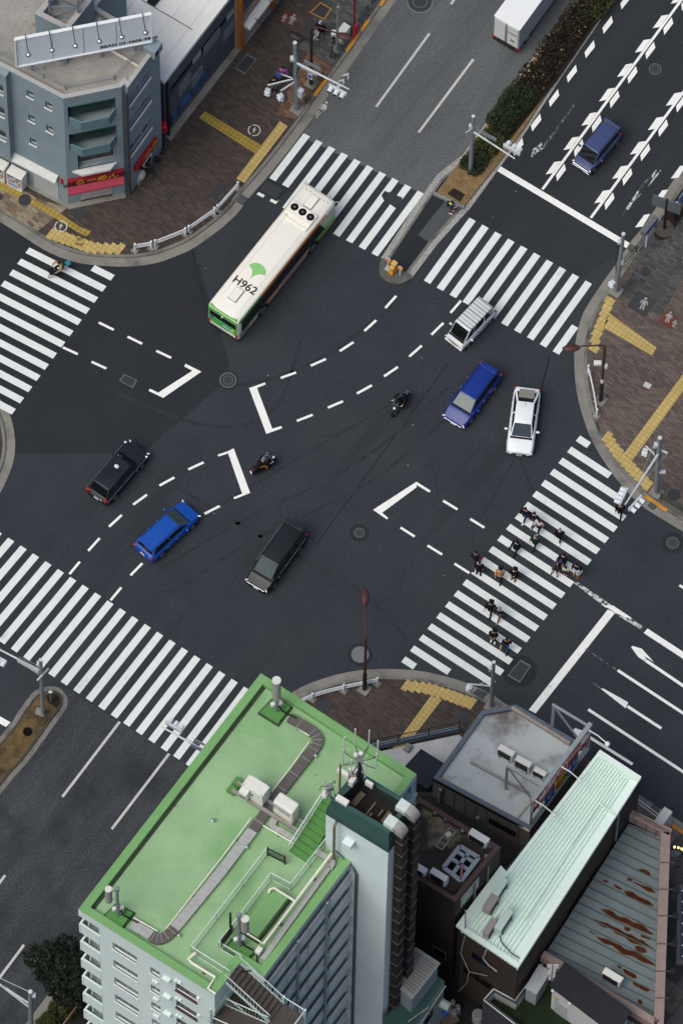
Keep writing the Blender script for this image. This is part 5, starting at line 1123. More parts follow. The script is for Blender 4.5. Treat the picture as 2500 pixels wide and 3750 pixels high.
def leafm(n, c): return M(n, c, rough=.7, spec=.15, var=.45, scale=1.3, fine=.35, fscale=9)
m_lf = leafm('leaf_green', (42, 50, 32)); m_lf2 = leafm('leaf_olive', (54, 60, 32)); m_lfd = leafm('leaf_dark', (30, 36, 28)); m_twig = leafm('twig_brown', (44, 38, 31)); m_stalk = leafm('stalk_straw', (128, 112, 84)); m_bark = M('bark', (60, 48, 40), rough=.9, var=.3)
def leaves(mb, n, fn, s0, s1, m=0, flat=.5):
 for _ in range(n):
  p = fn()
  if p is None: continue
  s = random.uniform(s0, s1); a = random.uniform(0, 6.28); nrm = V((random.gauss(0, flat), random.gauss(0, flat), 1)).normalized()
  x = V((math.cos(a), math.sin(a), 0)); x = (x - nrm * x.dot(nrm)).normalized(); y = nrm.cross(x)
  mb.poly([p - x * s, p - y * s * .55, p + x * s, p + y * s * .55], m)
def shrub(label, px, rx, ry, h, mat, n=900, z0=.2, name='shrub', cat='shrub', group='shrubs on the hedge median', rz=ANG, s=(.05, .12)):
 C = W(*px, z0); t = root(name, label, cat, C, rz, group); mb = MB()
 sd = random.uniform(0, 99)
 def fn():
  while 1:
   u = V((random.uniform(-1, 1), random.uniform(-1, 1), random.uniform(0, 1)))
   if u.x ** 4 + u.y ** 4 + u.z ** 4 < 1: break
  q = V((u.x * rx, u.y * ry, u.z * h)); k = noise.noise(q * 1.6 + V((sd, 0, 0)))
  if k < -.22 and u.z > .4: return None
  q.z *= 1 + .35 * k; return q
 leaves(mb, n, fn, s[0], s[1]); mb.build('foliage', mat, t, local=True)
 st = MB()
 for i in range(9): a = random.uniform(0, 6.28); st.tube([V((0, 0, 0)), V((math.cos(a) * rx * .6, math.sin(a) * ry * .6, h * .7))], .02, 4)
 st.build('stem', m_bark, t, local=True)
 return t
shrub('low green shrub at the lower end of the hedge, nearest the dry grass', (1735, 600), .85, .8, .75, m_lf, 1100)
shrub('green shrub under the median signal arm, second from the dry grass', (1785, 532), 1.0, .85, .85, m_lf2, 1200)
shrub('green shrub beyond the dark gap in the hedge median', (1838, 445), .9, .95, .9, m_lf, 1300)
shrub('larger green shrub where the brown hedge begins', (1892, 372), 1.2, 1.05, .95, m_lf, 1700)
shrub('green shrub at the top picture edge of the hedge median', (2190, 12), 1.6, .9, 1.0, m_lf2, 1500)
A, Bq = W(1925, 335, .2), W(2390, -320, .2); C = (A + Bq) / 2; t = root('hedge', 'long brown bare twig hedge along the median beside the truck', 'hedge', C, heading(A, Bq)); L = (Bq - A).length
def fh():
 q = V((random.uniform(-L / 2, L / 2), random.uniform(-.95, .95), 0)); k = noise.noise(V((q.x * .8, q.y * 1.2, 3))); 
 q.z = random.random() * (.75 + .35 * k); return None if (k < -.35 and random.random() < .7) else q
mb = MB(); leaves(mb, 8000, fh, .05, .12, 0, .8); mb.build('foliage', m_twig, t, local=True)
mb = MB(); leaves(mb, 260, fh, .06, .16, 0, 1.2); mb.build('dry_stalk_foliage', m_stalk, t, local=True)
S('dark_soil', MB().poly(ccw(Wp([(1800, 480), (1860, 520), (2040, 292), (2240, 0), (2690, -640), (2580, -640), (2040, 122), (1830, 405)], .204))), m_dirt)
on('planting_strip', [(1735, 560), (1770, 585), (1850, 470), (1815, 440)], m_dirt, .206)
def tree(label, px, z0, h, rx, mat, n=5000, trunk=.16, cz=.55, s=(.08, .2), group='trees and bushes by the green roofed building'):
 C = W(*px, z0); t = root('tree', label, 'tree', C, 0, group)
 MB().tube([V((0, 0, 0)), V((.05, .03, h * .3)), V((-.04, .05, h * .6)), V((.02, 0, h * .85))], [trunk, trunk * .8, trunk * .5, trunk * .2], 8).build('trunk', m_bark, t, local=True)
 lb = MB(); tips = []
 for i in range(11):
  a = i * 2.4; z = h * (.3 + .5 * (i / 11)); r = rx * random.uniform(.55, .85)
  e = V((math.cos(a) * r, math.sin(a) * r, z + h * .12)); tips.append(e); lb.tube([V((0, 0, z - h * .08)), e * .5 + V((0, 0, z * .5)), e], [trunk * .4, trunk * .25, trunk * .1], 5)
 lb.build('branch', m_bark, t, local=True)
 cl = [(V((random.gauss(0, rx * .42), random.gauss(0, rx * .42), h * random.uniform(.42, .95))), random.uniform(.3, .55) * rx) for _ in range(16)] + [(e, rx * .45) for e in tips]
 def fn():
  c, r = random.choice(cl); d = V((random.gauss(0, 1), random.gauss(0, 1), random.gauss(0, 1))).normalized(); return c + d * r * random.uniform(.55, 1.0)
 mb = MB(); leaves(mb, n, fn, s[0], s[1], 0, .7); mb.build('crown', mat, t, local=True)
 return t
tree('dark evergreen tree by the balconies of the green roofed building', (262, 3612), KZ, 5.2, 1.9, m_lfd, 6500)
GB = 'bushes in the kerb planting strip'
shrub('olive bush under the grey capped board near the balconies', (238, 3690), .8, .9, 1.3, m_lf2, 1500, KZ, group=GB, name='bush', cat='bush'); shrub('olive bush behind the grey capped board', (285, 3645), .9, .7, 1.1, leafm('leaf_mid', (44, 48, 28)), 1100, KZ, group=GB, name='bush', cat='bush'); shrub('olive green bush at the bottom picture edge right of the grey pole', (165, 3772), 1.0, .7, .9, m_lf2, 1300, KZ, group=GB, name='bush', cat='bush')
P0, P1 = W(243, 3699, KZ), W(288, 3640, KZ); zb = 1.9; t = root('notice_board', 'dark green board with grey cap among the bushes', 'notice board', P0, heading(P0, P1)); Lb = (P1 - P0).length
MB().box((Lb / 2, 0, 1.1), (Lb, .08, 1.1)).build('panel', M('board_green', (24, 40, 38), rough=.6, var=.1), t, local=True); MB().box((Lb / 2, 0, 1.7), (Lb + .1, .2, .07)).build('cap', M('board_cap', (136, 146, 148), rough=.5, var=.06), t, local=True)
for x in (.06, Lb - .06): MB().box((x, 0, .8), (.08, .1, 1.7)).build('post', m_galv, t, local=True)
A, Bq = W(304, 3655, 1.0), W(214, 3775, 1.0); t = root('pipe_rail', 'thin pinkish pipe rail beside the dark alley paving', 'rail', V((A.x, A.y, KZ)), 0); MB().tube([A, Bq], .03, 6).build('rail', M('pipe_pink', (176, 128, 108), rough=.6, var=.1), t)
for p in (A, A.lerp(Bq, .5), Bq): MB().tube([V((p.x, p.y, KZ)), p], .025, 6).build('post', m_galv, t)
def cutwall(mb, p0, p1, z0, z1, ops, depth, m=0, mr=None):
 """wall face from p0 to p1 (outside on the right hand) with real recesses"""
 mr = m if mr is None else mr
 t = (p1 - p0); t.z = 0; L = t.length; t.normalize(); n = V((t.y, -t.x, 0))
 P = lambda u, z, d=0: V((p0.x, p0.y, 0)) + t * u - n * d + V((0, 0, z))
 ops = [(max(a, .001), min(b, L - .001), max(c, z0 + .001), min(d, z1 - .001)) for a, b, c, d in ops if b > .01 and a < L - .01 and d > z0 + .01 and c < z1 - .01]
 us = sorted({0, L} | {o[0] for o in ops} | {o[1] for o in ops}); zs = sorted({z0, z1} | {o[2] for o in ops} | {o[3] for o in ops})
 for i in range(len(us) - 1):
  run = None
  for j in range(len(zs) - 1):
   uc, zc = (us[i] + us[i + 1]) / 2, (zs[j] + zs[j + 1]) / 2
   hole = any(o[0] < uc < o[1] and o[2] < zc < o[3] for o in ops)
   if not hole and run is None: run = zs[j]
   if (hole or j == len(zs) - 2) and run is not None:
    e = zs[j] if hole else zs[j + 1]
    mb.poly([P(us[i], run), P(us[i + 1], run), P(us[i + 1], e), P(us[i], e)], m); run = None
 for a, b, c, d in ops:
  for q in ([P(a, c), P(b, c), P(b, c, depth), P(a, c, depth)], [P(b, d), P(a, d), P(a, d, depth), P(b, d, depth)], [P(a, d), P(a, c), P(a, c, depth), P(a, d, depth)], [P(b, c), P(b, d), P(b, d, depth), P(b, c, depth)]):
   mb.poly(q, mr)
 return P, n, t
m_framew = M('window_frame', (176, 180, 180), rough=.5, var=.06); m_framed = M('window_frame_dark', (84, 60, 66), rough=.5, var=.1); m_sill = M('sill_white', (206, 208, 206), rough=.6, var=.08)
m_wglass = M('window_glass', (58, 66, 70), rough=.12, spec=.5, var=.35, scale=.9); m_curt = M('window_curtain', (98, 102, 100), rough=.7, var=.3, scale=2.2); m_wdark = M('window_dark', (18, 20, 23), rough=.15, spec=.5, var=.2)
def window(t, p0, p1, op, depth, glass=None, frame=None, mull=1, sill=None, name='window', rail=False):
 tt = (p1 - p0); tt.z = 0; tt.normalize(); n = V((tt.y, -tt.x, 0)); a, b, c, d = op
 P = lambda u, z, k: V((p0.x, p0.y, 0)) + tt * u - n * k + V((0, 0, z))
 k = depth - .02; w = .05
 fb = MB()
 fb.beam(P(a, c + w / 2, k), P(b, c + w / 2, k), .05, w); fb.beam(P(a, d - w / 2, k), P(b, d - w / 2, k), .05, w)
 for i in range(mull + 2):
  u = a + w / 2 + (b - a - w) * i / (mull + 1); fb.beam(P(u, c + w, k), P(u, d - w, k), .05, w)
 f = fb.build(name, frame or m_framew, t)
 gl = glass if isinstance(glass, list) else [glass or m_wglass]
 for i in range(mull + 1):
  u0, u1 = a + (b - a) * i / (mull + 1), a + (b - a) * (i + 1) / (mull + 1)
  MB().poly([P(u0, c, k + .01), P(u1, c, k + .01), P(u1, d, k + .01), P(u0, d, k + .01)]).build('pane', gl[i % len(gl)], f)
 if sill: MB().box(P((a + b) / 2, c - .04, -.02), (b - a + .08, .16, .08), math.atan2(tt.y, tt.x)).build('sill', sill, f)
 return f
def roofset(t, pts, H, par, th, m_cap, m_in, m_deck, deckname='roof_deck'):
 pts = [V((p.x, p.y, H)) for p in pts]; inn = offset(pts, th, True); n = len(pts)
 mb = MB()
 for i in range(n):
  j = (i + 1) % n; mb.poly([pts[i], pts[j], inn[j], inn[i]], 0)
  mb.poly([inn[i], inn[j], inn[j] - V((0, 0, par)), inn[i] - V((0, 0, par))], 1)
 mb.build('parapet', [m_cap, m_in], t)
 MB().poly([V((p.x, p.y, H - par)) for p in inn]).build(deckname, m_deck, t)
 return inn
def shell(t, pts, z0, H, mat, skip=(), name='wall'):
 mb = MB(); n = len(pts)
 for i in range(n):
  if i in skip: continue
  a, b = pts[i], pts[(i + 1) % n]; mb.poly([V((a.x, a.y, z0)), V((b.x, b.y, z0)), V((b.x, b.y, H)), V((a.x, a.y, H))])
 return mb.build(name, mat, t)
m_acw = M('appliance_white', (214, 214, 208), rough=.5, var=.06); m_acg = M('appliance_grille', (34, 36, 38), rough=.6, var=.3, scale=20); m_steel = M('steel_grey', (128, 132, 134), rough=.5, metal=.4, var=.15); m_rust = M('rusty_steel', (112, 80, 56), rough=.8, var=.3)
def acunit(label, px, z, rz, d=(.82, .32, .62), mat=None, group='air conditioning units'):
 C = W(*px, z); t = root('air_conditioner', label, 'air conditioner', C, rz, group)
 MB().box((0, 0, .12 + d[2] / 2), d).build('casing', mat or m_acw, t, local=True, bevel=.02)
 MB().box((-.05, -d[1] / 2 - .006, .12 + d[2] / 2), (d[0] * .82, .02, d[2] * .82)).build('fan_grille', m_acg, t, local=True)
 for x in (-d[0] * .35, d[0] * .35): MB().box((x, 0, .06), (.1, d[1] + .12, .12)).build('foot', m_steel, t, local=True)
 return t
def pipe(label, pts, r, mat, name='roof_pipe', cat='pipe', group=None, feet=True, fz=None):
 q = pts; t = root(name, label, cat, q[0] - V((0, 0, q[0].z - (fz if fz is not None else q[0].z))), 0, group); MB().tube(q, r, 8).build('pipe', mat, t, smooth=True)
 if feet:
  for a, b in zip(q, q[1:]):
   if (b - a).length > 1.2: m = (a + b) / 2; MB().box(V((m.x, m.y, ((fz or 0) + m.z) / 2)), (.14, .14, max(.04, m.z - (fz or 0)))).build('bracket', m_steel, t)
 return t
m_b1 = M('wall_blue_grey', (132, 147, 153), rough=.8, spec=.15, var=.10, scale=.5, fine=.05, fscale=8); blend(m_b1, (110, 124, 130), .9, .62, .8)
m_b1cap = M('parapet_lilac', (164, 163, 162), rough=.8, var=.1); m_b1deck = M('roof_lilac', (148, 145, 140), rough=.9, spec=.1, var=.16, scale=.6, fine=.1, fscale=10)
blend(m_b1deck, (84, 79, 76), 1.6, .64, .76); blend(m_b1deck, (128, 100, 62), .7, .62, .74)
c0 = W(248, 746, KZ); H1 = zat(c0, 362)
rp = lambda x, y, h=None: W(x, y, H1 if h is None else h)
P1 = rp(232.5, 361.7); dA = (rp(37, 259.5) - P1).normalized(); P0 = P1 + dA * 14
b1 = [P0, P1, rp(445, 318.6), rp(456, 307), rp(468, 321.5), rp(584.4, 160.7), rp(354, 23), rp(460, -120), rp(-300, -300)]
b1[8] = P0 + (rp(460, -120) - rp(354, 23)) * 1.2
t1 = root('noodle_shop_building', 'blue grey four storey corner building with noodle shop and blank billboard', 'building', V((c0.x, c0.y, 0)))
q1 = lambda x, y: onwall(x / 1.742, y / 1.742, P0, P1)
opsA = []
for tl, br in (((172, 585), (216, 628)), ((290, 657), (335, 700)), ((182, 739), (226, 782)), ((297, 807), (343, 850)), ((192, 887), (236, 930))):
 u0, za = q1(*tl); u1, zb = q1(*br); zc = q1(tl[0], tl[1])[1]; opsA.append((u0, u1, zb - .1, zb + .72))
mb = MB(); cutwall(mb, P0, P1, 0, H1, opsA, .22); mb.build('side_wall', m_b1, t1)
for o in opsA: window(t1, P0, P1, o, .22, m_wdark, m_framew, 0, m_sill)
nA = V((-dA.y, dA.x, 0)) * -1
nA = V((dA.y, -dA.x, 0)); nA = nA if nA.y < 0 else -nA
e0 = P1 + dA * ((rp(37, 259.5) - P1).length); bay = [P0 + nA * .5, e0 + nA * .5]
opsB = []
for y0, y1 in ((560, 615), (700, 755), (840, 900)):
 zz = onwall(40 / 1.742, y1 / 1.742, bay[0], bay[1])[1]; L = (bay[1] - bay[0]).length; opsB.append((L - 2.6, L - .25, zz, zz + 1.25))
mb = MB(); cutwall(mb, bay[0], bay[1], 3.2, H1, opsB, .2); mb.poly([V((bay[1].x, bay[1].y, 3.2)), V((e0.x, e0.y, 3.2)), V((e0.x, e0.y, H1)), V((bay[1].x, bay[1].y, H1))]); mb.poly([bay[0], bay[1], V((e0.x, e0.y, H1)), P0]); mb.build('bay_wall', m_b1, t1)
for o in opsB: window(t1, bay[0], bay[1], o, .2, [m_wdark, m_wglass], m_framew, 2, m_sill)
B0, B1 = b1[1], b1[2]; LB = (B1 - B0).length; zb_ = lambda y: onwall(252.6, y, B0, B1)[1]
lv = [(zb_(459) + .12, zb_(392)), (zb_(557) + .12, zb_(493))]
opsC = [(.25, LB - .35, a, b) for a, b in lv] + [(.75, LB - .5, zb_(637) + .35, zb_(576)), (.8, LB - .85, KZ + .1, zb_(668))]
mb = MB(); Pf, nB, tB = cutwall(mb, B0, B1, 0, H1, opsC[:2] + opsC[2:3], 1.1); mb.build('corner_wall', m_b1, t1)
angB = math.atan2(tB.y, tB.x)
for k, (a, b) in enumerate(lv):
 MB().poly([Pf(.25, a, 1.09), Pf(LB - .35, a, 1.09), Pf(LB - .35, b, 1.09), Pf(.25, b, 1.09)]).build('balcony_door', m_wdark, t1)
 pl = [Pf(.3, 0, 0), Pf(.95, 0, -.55), Pf(LB - .95, 0, -.55), Pf(LB - .4, 0, 0)]
 mb = MB(); pl2 = [Pf(.45, 0, 0), Pf(1.0, 0, -.45), Pf(LB - 1.0, 0, -.45), Pf(LB - .55, 0, 0)]
 for i in range(3):
  for z0, z1, s in ((a - .1, a + .95, 0),): mb.poly([V((pl[i].x, pl[i].y, z0)), V((pl[i + 1].x, pl[i + 1].y, z0)), V((pl[i + 1].x, pl[i + 1].y, z1)), V((pl[i].x, pl[i].y, z1))]); mb.poly([V((pl2[i + 1].x, pl2[i + 1].y, z0)), V((pl2[i].x, pl2[i].y, z0)), V((pl2[i].x, pl2[i].y, z1)), V((pl2[i + 1].x, pl2[i + 1].y, z1))]); mb.poly([V((pl[i].x, pl[i].y, z1)), V((pl[i + 1].x, pl[i + 1].y, z1)), V((pl2[i + 1].x, pl2[i + 1].y, z1)), V((pl2[i].x, pl2[i].y, z1))])
 mb.poly([V((p.x, p.y, a)) for p in pl2]); mb.build('balcony', M('balcony_teal', (98, 124, 130), rough=.8, var=.2), t1)
 MB().tube([Pf(.4, b - .15, .05), Pf(LB - .5, b - .2, .05)], .03, 5).build('net_line', M('net_green', (34, 110, 92), rough=.7, var=.1), t1)
 MB().poly([Pf(.4, a + .9, .12), Pf(LB - .6, a + .9, .12), Pf(LB - .9, b - .5, .5), Pf(.6, b - .4, .5)]).build('netting', M('net_dark', (30, 48, 44), rough=.9, var=.4, scale=2), t1)
window(t1, B0, B1, opsC[2], .5, [M('blind_brown', (70, 66, 62), rough=.7, var=.2)], m_framew, 0, m_sill)
MB().loft([[Pf(.35, z, 0), Pf(.95, z, -.42), Pf(LB - .95, z, -.42), Pf(LB - .45, z, 0)] for z in (opsC[2][2] - .28, opsC[2][2] - .04)]).build('bay_sill', m_sill, t1)
m_red = M('sign_deep_red', (134, 26, 38), rough=.6, var=.1); m_awn = M('awning_pink', (160, 58, 76), rough=.7, var=.1)
zs = zb_(655); MB().box(Pf(LB / 2 - .05, zs - .34, -.12), (LB - .1, .24, .7), angB).build('shop_sign', m_red, t1)
RB1 = frame3(tB, V((0, 0, 1))); m_gold = M('letter_gold', (214, 160, 50), rough=.5, var=.05); m_dkr = M('letter_dark_red', (58, 14, 20), rough=.6, var=.1)
text_mesh('らーめん', .72, m_gold, RB1, Pf(LB * .5, zs - .34, -.25), 'sign_text', t1, shear=.15); text_mesh('新和風', .55, m_dkr, RB1, Pf(LB * .13, zs - .5, -.25), 'sign_text', t1); text_mesh('飯店', .5, m_dkr, RB1, Pf(LB * .88, zs - .34, -.25), 'sign_text', t1)
aw = MB(); za = zs - .7; aw.poly([Pf(-.05, za - .35, -.6), Pf(LB - .1, za - .35, -.6), Pf(LB - .1, za, -.26), Pf(-.05, za, -.26)]); aw.poly([Pf(-.05, za - .5, -.6), Pf(LB - .1, za - .5, -.6), Pf(LB - .1, za - .35, -.6), Pf(-.05, za - .35, -.6)]); aw.build('awning', m_awn, t1)
MB().box(Pf(LB / 2, 1.2, -.01), (LB - 1.7, .05, 1.9), angB).build('shutter', M('shutter_grey', (170, 160, 158), rough=.6, var=.25, scale=1.2, stretch=(0, .2, 6)), t1)
MB().box(Pf(LB / 2, .2, -.02), (LB - 1.7, .06, .3), angB).build('threshold', M('threshold_maroon', (64, 34, 38), rough=.7, var=.1), t1)
MB().box(Pf(LB / 2, .09, -.2), (LB, .4, .16), angB).build('step', m_gut, t1)
mb = MB()
for i in (2, 3): a, b = b1[i], b1[i + 1]; mb.poly([V((a.x, a.y, 0)), V((b.x, b.y, 0)), b, a])
mb.build('notch_wall', m_b1, t1)
C0, C1 = b1[4], b1[5]; opsS = []
for (x0, y0), (x1, y1), h in (((815, 670), (958, 512), 1.05), ((822, 815), (963, 660), 1.1), ((832, 983), (968, 828), 1.35)):
 ua, za_ = onwall(x0 / 1.742, y0 / 1.742, C0, C1); ub, zb2 = onwall(x1 / 1.742, y1 / 1.742, C0, C1); z = (za_ + zb2) / 2; opsS.append((max(.1, ua), ub, z, z + h))
LC = (C1 - C0).length
mb = MB(); Pc, nC, tC = cutwall(mb, C0, C1, 0, H1, opsS + [(1.1, LC - 1.3, KZ, 2.6)], .25); mb.build('street_wall', m_b1, t1)
angC = math.atan2(tC.y, tC.x)
for o in opsS: window(t1, C0, C1, o, .25, [m_wdark, m_wglass, m_wdark], m_framew, 2, m_sill)
MB().poly([Pc(1.1, KZ, .25), Pc(LC - 1.3, KZ, .25), Pc(LC - 1.3, 2.6, .25), Pc(1.1, 2.6, .25)]).build('shop_front', M('shopfront_dark', (40, 30, 32), rough=.4, var=.3, scale=2), t1)
MB().box(Pc(LC / 2 - .2, 3.05, -.12), (LC - 1.2, .26, .8), angC).build('shop_sign', m_red, t1)
RC1 = frame3(tC, V((0, 0, 1))); text_mesh('餃子', .8, m_gold, RC1, Pc(LC * .58, 3.05, -.26), 'sign_text', t1); text_mesh('拉麺', .5, M('letter_red', (196, 44, 56), rough=.5, var=0), RC1, Pc(LC * .22, 3.05, -.26), 'sign_text', t1)
shell(t1, b1, 0, H1, m_b1, skip=(0, 1, 2, 3, 4), name='rear_wall')
inn = roofset(t1, b1, H1, .45, .3, m_b1cap, m_b1cap, m_b1deck)
D1 = H1 - .45
MB().tube([V((b1[3].x, b1[3].y, .2)) + nB * .12 + V((.1, -.25, 0)), V((b1[3].x, b1[3].y, H1 - .6)) + nB * .12 + V((.1, -.25, 0))], .11, 8).build('downpipe', M('pipe_brown', (66, 62, 62), rough=.6, var=.1), t1)
uc0, zc0 = q1(60, 960); uc1, zc1 = q1(375, 1140); LA = (P1 - P0).length; tA = -dA; PA = lambda u, z, d=0: V((P0.x, P0.y, 0)) + tA * u + nA * d + V((0, 0, z)); angA = math.atan2(tA.y, tA.x)
zc = (zc0 + zc1) / 2
cp = MB(); cp.poly([PA(uc0 - 1, zc - .05, .45), PA(uc1, zc - .05, .45), PA(uc1, zc + .35, .02), PA(uc0 - 1, zc + .35, .02)]); cp.poly([PA(uc0 - 1, zc - .2, .45), PA(uc1, zc - .2, .45), PA(uc1, zc - .05, .45), PA(uc0 - 1, zc - .05, .45)]); cp.build('canopy', M('canopy_white', (196, 198, 196), rough=.6, var=.08), t1)
us0 = q1(215, 1090)[0]; us1 = q1(375, 1180)[0]; MB().box(PA((us0 + us1) / 2, 1.35, .02), (us1 - us0, .05, 2.5), angA).build('shutter', M('shutter_pale', (168, 172, 172), rough=.6, var=.12, scale=1, stretch=(0, .2, 9)), t1)
MB().box(PA((us0 + us1) / 2 - .9, .09, .12), (5.6, .36, .16), angA).build('step', m_gut, t1)
for lb, x in (('white drink vending machine at the left picture edge', 18), ('white drink vending machine beside the pale shutter, right of the pair', 130)):
 u = q1(x + 5, 1050 + x * .5)[0]; C = PA(u, KZ, .48); v = root('vending_machine', lb, 'vending machine', C, angA, 'vending machines by the shutter')
 MB().box((0, 0, .92), (1.15, .7, 1.8)).build('casing', m_acw, v, local=True, bevel=.03)
 dp = MB().box((0, -.362, 1.25), (.98, .02, .9)).build('display_window', M('vend_display', (96, 100, 122), rough=.2, var=.3, scale=3), v, local=True)
 for r_ in range(3):
  for cidx in range(7): MB().box((-.4 + cidx * .133, -.378, 1.58 - r_ * .3), (.085, .02, .17)).build('drink_can', M('can_%d' % ((cidx * 3 + r_) % 5), [(176, 40, 48), (40, 80, 170), (200, 170, 60), (60, 120, 80), (206, 206, 206)][(cidx * 3 + r_) % 5], rough=.4, var=0), dp, local=True)
  MB().box((0, -.376, 1.44 - r_ * .3), (.98, .03, .03)).build('shelf', m_signw, dp, local=True)
 MB().box((0, -.362, .62), (.98, .02, .06)).build('red_band', m_red, v, local=True); MB().box((-.1, -.364, .4), (.7, .02, .22)).build('blue_panel', M('vend_blue', (110, 160, 196), rough=.4, var=.2), v, local=True); MB().box((.4, -.366, .95), (.16, .02, .3)).build('coin_panel', m_blackp, v, local=True)
def lantern(lb, px, z, d=(.5, .5, .8)):
 C = W(*px, z); v = root('shop_lantern', lb, 'sign', C, angB, 'red box signs on the shop corners'); MB().box((0, 0, 0), d).build('box', M('lantern_red', (196, 20, 34), rough=.5, var=.08), v, local=True, bevel=.04); MB().box((0, .3, .1), (.06, .3, .06)).build('bracket', m_dkbrown, v, local=True); MB().box((0, -d[1] / 2 - .005, 0), (.3, .02, .5)).build('face_panel', m_red, v, local=True)
lantern('red box sign on the corner beside the noodle sign', (236, 652), 3.0); lantern('red box sign at the far end of the street side near the grey building', (597, 465), 2.4)
v = root('covered_machine', 'cream covered machine standing before the shop street side', 'machine', W(517, 655, KZ), angC); MB().ball((0, 0, .55), (.4, .3, .5)).build('cover', M('cover_cream', (176, 176, 168), rough=.8, var=.15), v, local=True, smooth=True); MB().box((-.3, 0, .3), (.4, .35, .6)).build('base', M('cover_grey', (150, 150, 144), rough=.8, var=.1), v, local=True, bevel=.06)
acunit('white box unit mounted above the parked bicycle at the shop', (532, 592), 1.2, angC, (.9, .5, .6))
zb0 = H1 + .9; A0, A1 = W(60, 240, zb0), W(556, 146.5, zb0); hb = (240 - 141) / 24.3 * 1.0
bb = root('billboard', 'blank white rooftop billboard with six lamps and a phone number', 'billboard', V((A0.x, A0.y, D1)))
ub = (A1 - A0); LBb = ub.length; ub.normalize(); nb_ = V((ub.y, -ub.x, 0)); hb = zat(A0, 141) - zb0
RBb = frame3(ub, V((0, 0, 1)))
MB().box((A0 + A1) / 2 + V((0, 0, hb / 2)), (LBb, hb, .16), mat=RBb).build('panel', M('billboard_white', (222, 230, 234), rough=.6, var=.05), bb)
fr = MB(); 
for z in (0, hb): fr.beam(A0 + V((0, 0, z)) + nb_ * .1, A1 + V((0, 0, z)) + nb_ * .1, .14, .1)
for p in (A0, A1): fr.beam(p + nb_ * .1, p + nb_ * .1 + V((0, 0, hb)), .14, .1)
fr.build('frame', M('billboard_frame', (222, 226, 228), rough=.6, var=.04), bb)
for s in (.27, .5, .74): MB().beam(A0.lerp(A1, s) + nb_ * .085 + V((0, 0, .1)), A0.lerp(A1, s) + nb_ * .085 + V((0, 0, hb - .1)), .02, .03).build('joint', m_steel, bb)
text_mesh('BEAD 03-3606-9898', .46, m_blackp, RBb, A0.lerp(A1, .83) + nb_ * .1 + V((0, 0, .45)), 'phone_number', bb, sx=.95, bold=.02)
for i, (x, y) in enumerate(((172, 300), (322, 272), (470, 245), (622, 222), (765, 193), (915, 168))):
 s = (x / 1.742 - 60) / 497; top = A0.lerp(A1, s) + V((0, 0, hb)); e = top + nb_ * 1.0 - V((0, 0, .55))
 MB().tube([top + V((0, 0, .25)), top + nb_ * .3 + V((0, 0, .1)), e + V((0, 0, .12))], .03, 6).build('lamp_arm', M('arm_rust', (70, 56, 52), rough=.7, var=.2), bb); MB().ball(e, (.19, .19, .17), 12, 8).build('lamp', m_chrome, bb, smooth=True)
for s in (.12, .37, .63, .88):
 p = A0.lerp(A1, s); bk = p - nb_ * 2.0
 MB().beam(V((p.x, p.y, D1)) - nb_ * .2, p - nb_ * .2 + V((0, 0, hb)), .14, .14).build('post', m_galv, bb); MB().beam(V((bk.x, bk.y, D1)), p - nb_ * .2 + V((0, 0, hb * .8)), .09, .09).build('brace', m_rust, bb)
ph = [W(128, 50, H1 + 2.6), W(249, 112, H1 + 2.6), W(345, -8, H1 + 2.6), W(226, -70, H1 + 2.6)]
pt = root('stair_penthouse', 'blue grey rooftop stair housing behind the billboard', 'roof house', V((ph[0].x, ph[0].y, D1)))
shell(pt, ph, D1, H1 + 2.6, m_b1); roofset(pt, ph, H1 + 2.6, .8, .35, m_b1cap, m_b1cap, m_b1deck)
lm_ = root('lattice_mast', 'pale blue grey steel lattice on the stair housing', 'mast', W(238, 20, H1 + 1.8)); C = W(238, 20, H1 + 1.8); ml = M('lattice_blue', (120, 134, 146), rough=.5, metal=.2, var=.1)
lb_ = MB(); cs = [C + V((x, y, 0)) for x, y in ((-.9, -.9), (.9, -.9), (.9, .9), (-.9, .9))]
for i in range(4):
 a, b = cs[i], cs[(i + 1) % 4]
 for z in (0, 1.5, 3): lb_.beam(a + V((0, 0, z)), b + V((0, 0, z)), .1, .1)
 lb_.beam(a, b + V((0, 0, 1.5)), .08, .08); lb_.beam(b + V((0, 0, 1.5)), a + V((0, 0, 3)), .08, .08); lb_.beam(a, a + V((0, 0, 4)), .14, .14)
lb_.build('lattice', ml, lm_)
MB().tube([W(196, 5, H1 + 2.0), W(250, 60, H1 + 1.2), W(272, 85, H1)], .1, 6).build('pipe', ml, lm_)
def handrail(label, pts, z, h=.35, mat=None, name='roof_railing', group=None, r=.03, n_r=2):
 t = root(name, label, 'railing', V((pts[0].x, pts[0].y, z)), 0, group)
 for k in range(n_r): MB().tube([V((p.x, p.y, z + h * (k + 1) / n_r)) for p in pts], r, 6).build('rail', mat or m_galv, t)
 for a, b in zip(pts, pts[1:]):
  n = max(1, int((b - a).length / 1.6))
  for i in range(n + 1): p = a.lerp(b, i / n); MB().tube([V((p.x, p.y, z)), V((p.x, p.y, z + h))], r, 6).build('post', mat or m_galv, t)
 return t
pi = offset([V((p.x, p.y, D1)) for p in b1], .8, True)
handrail('low galvanised pipe rail round the noodle building roof edge', [pi[0], pi[1], pi[2], pi[5]], D1, .7)
pipe('white square beam lying on the lilac roof behind the billboard', [W(405, 182, D1 + .15), W(520, 250, D1 + .15)], .1, M('beam_white', (190, 186, 176), rough=.7, var=.2), 'roof_beam', 'beam', fz=D1)
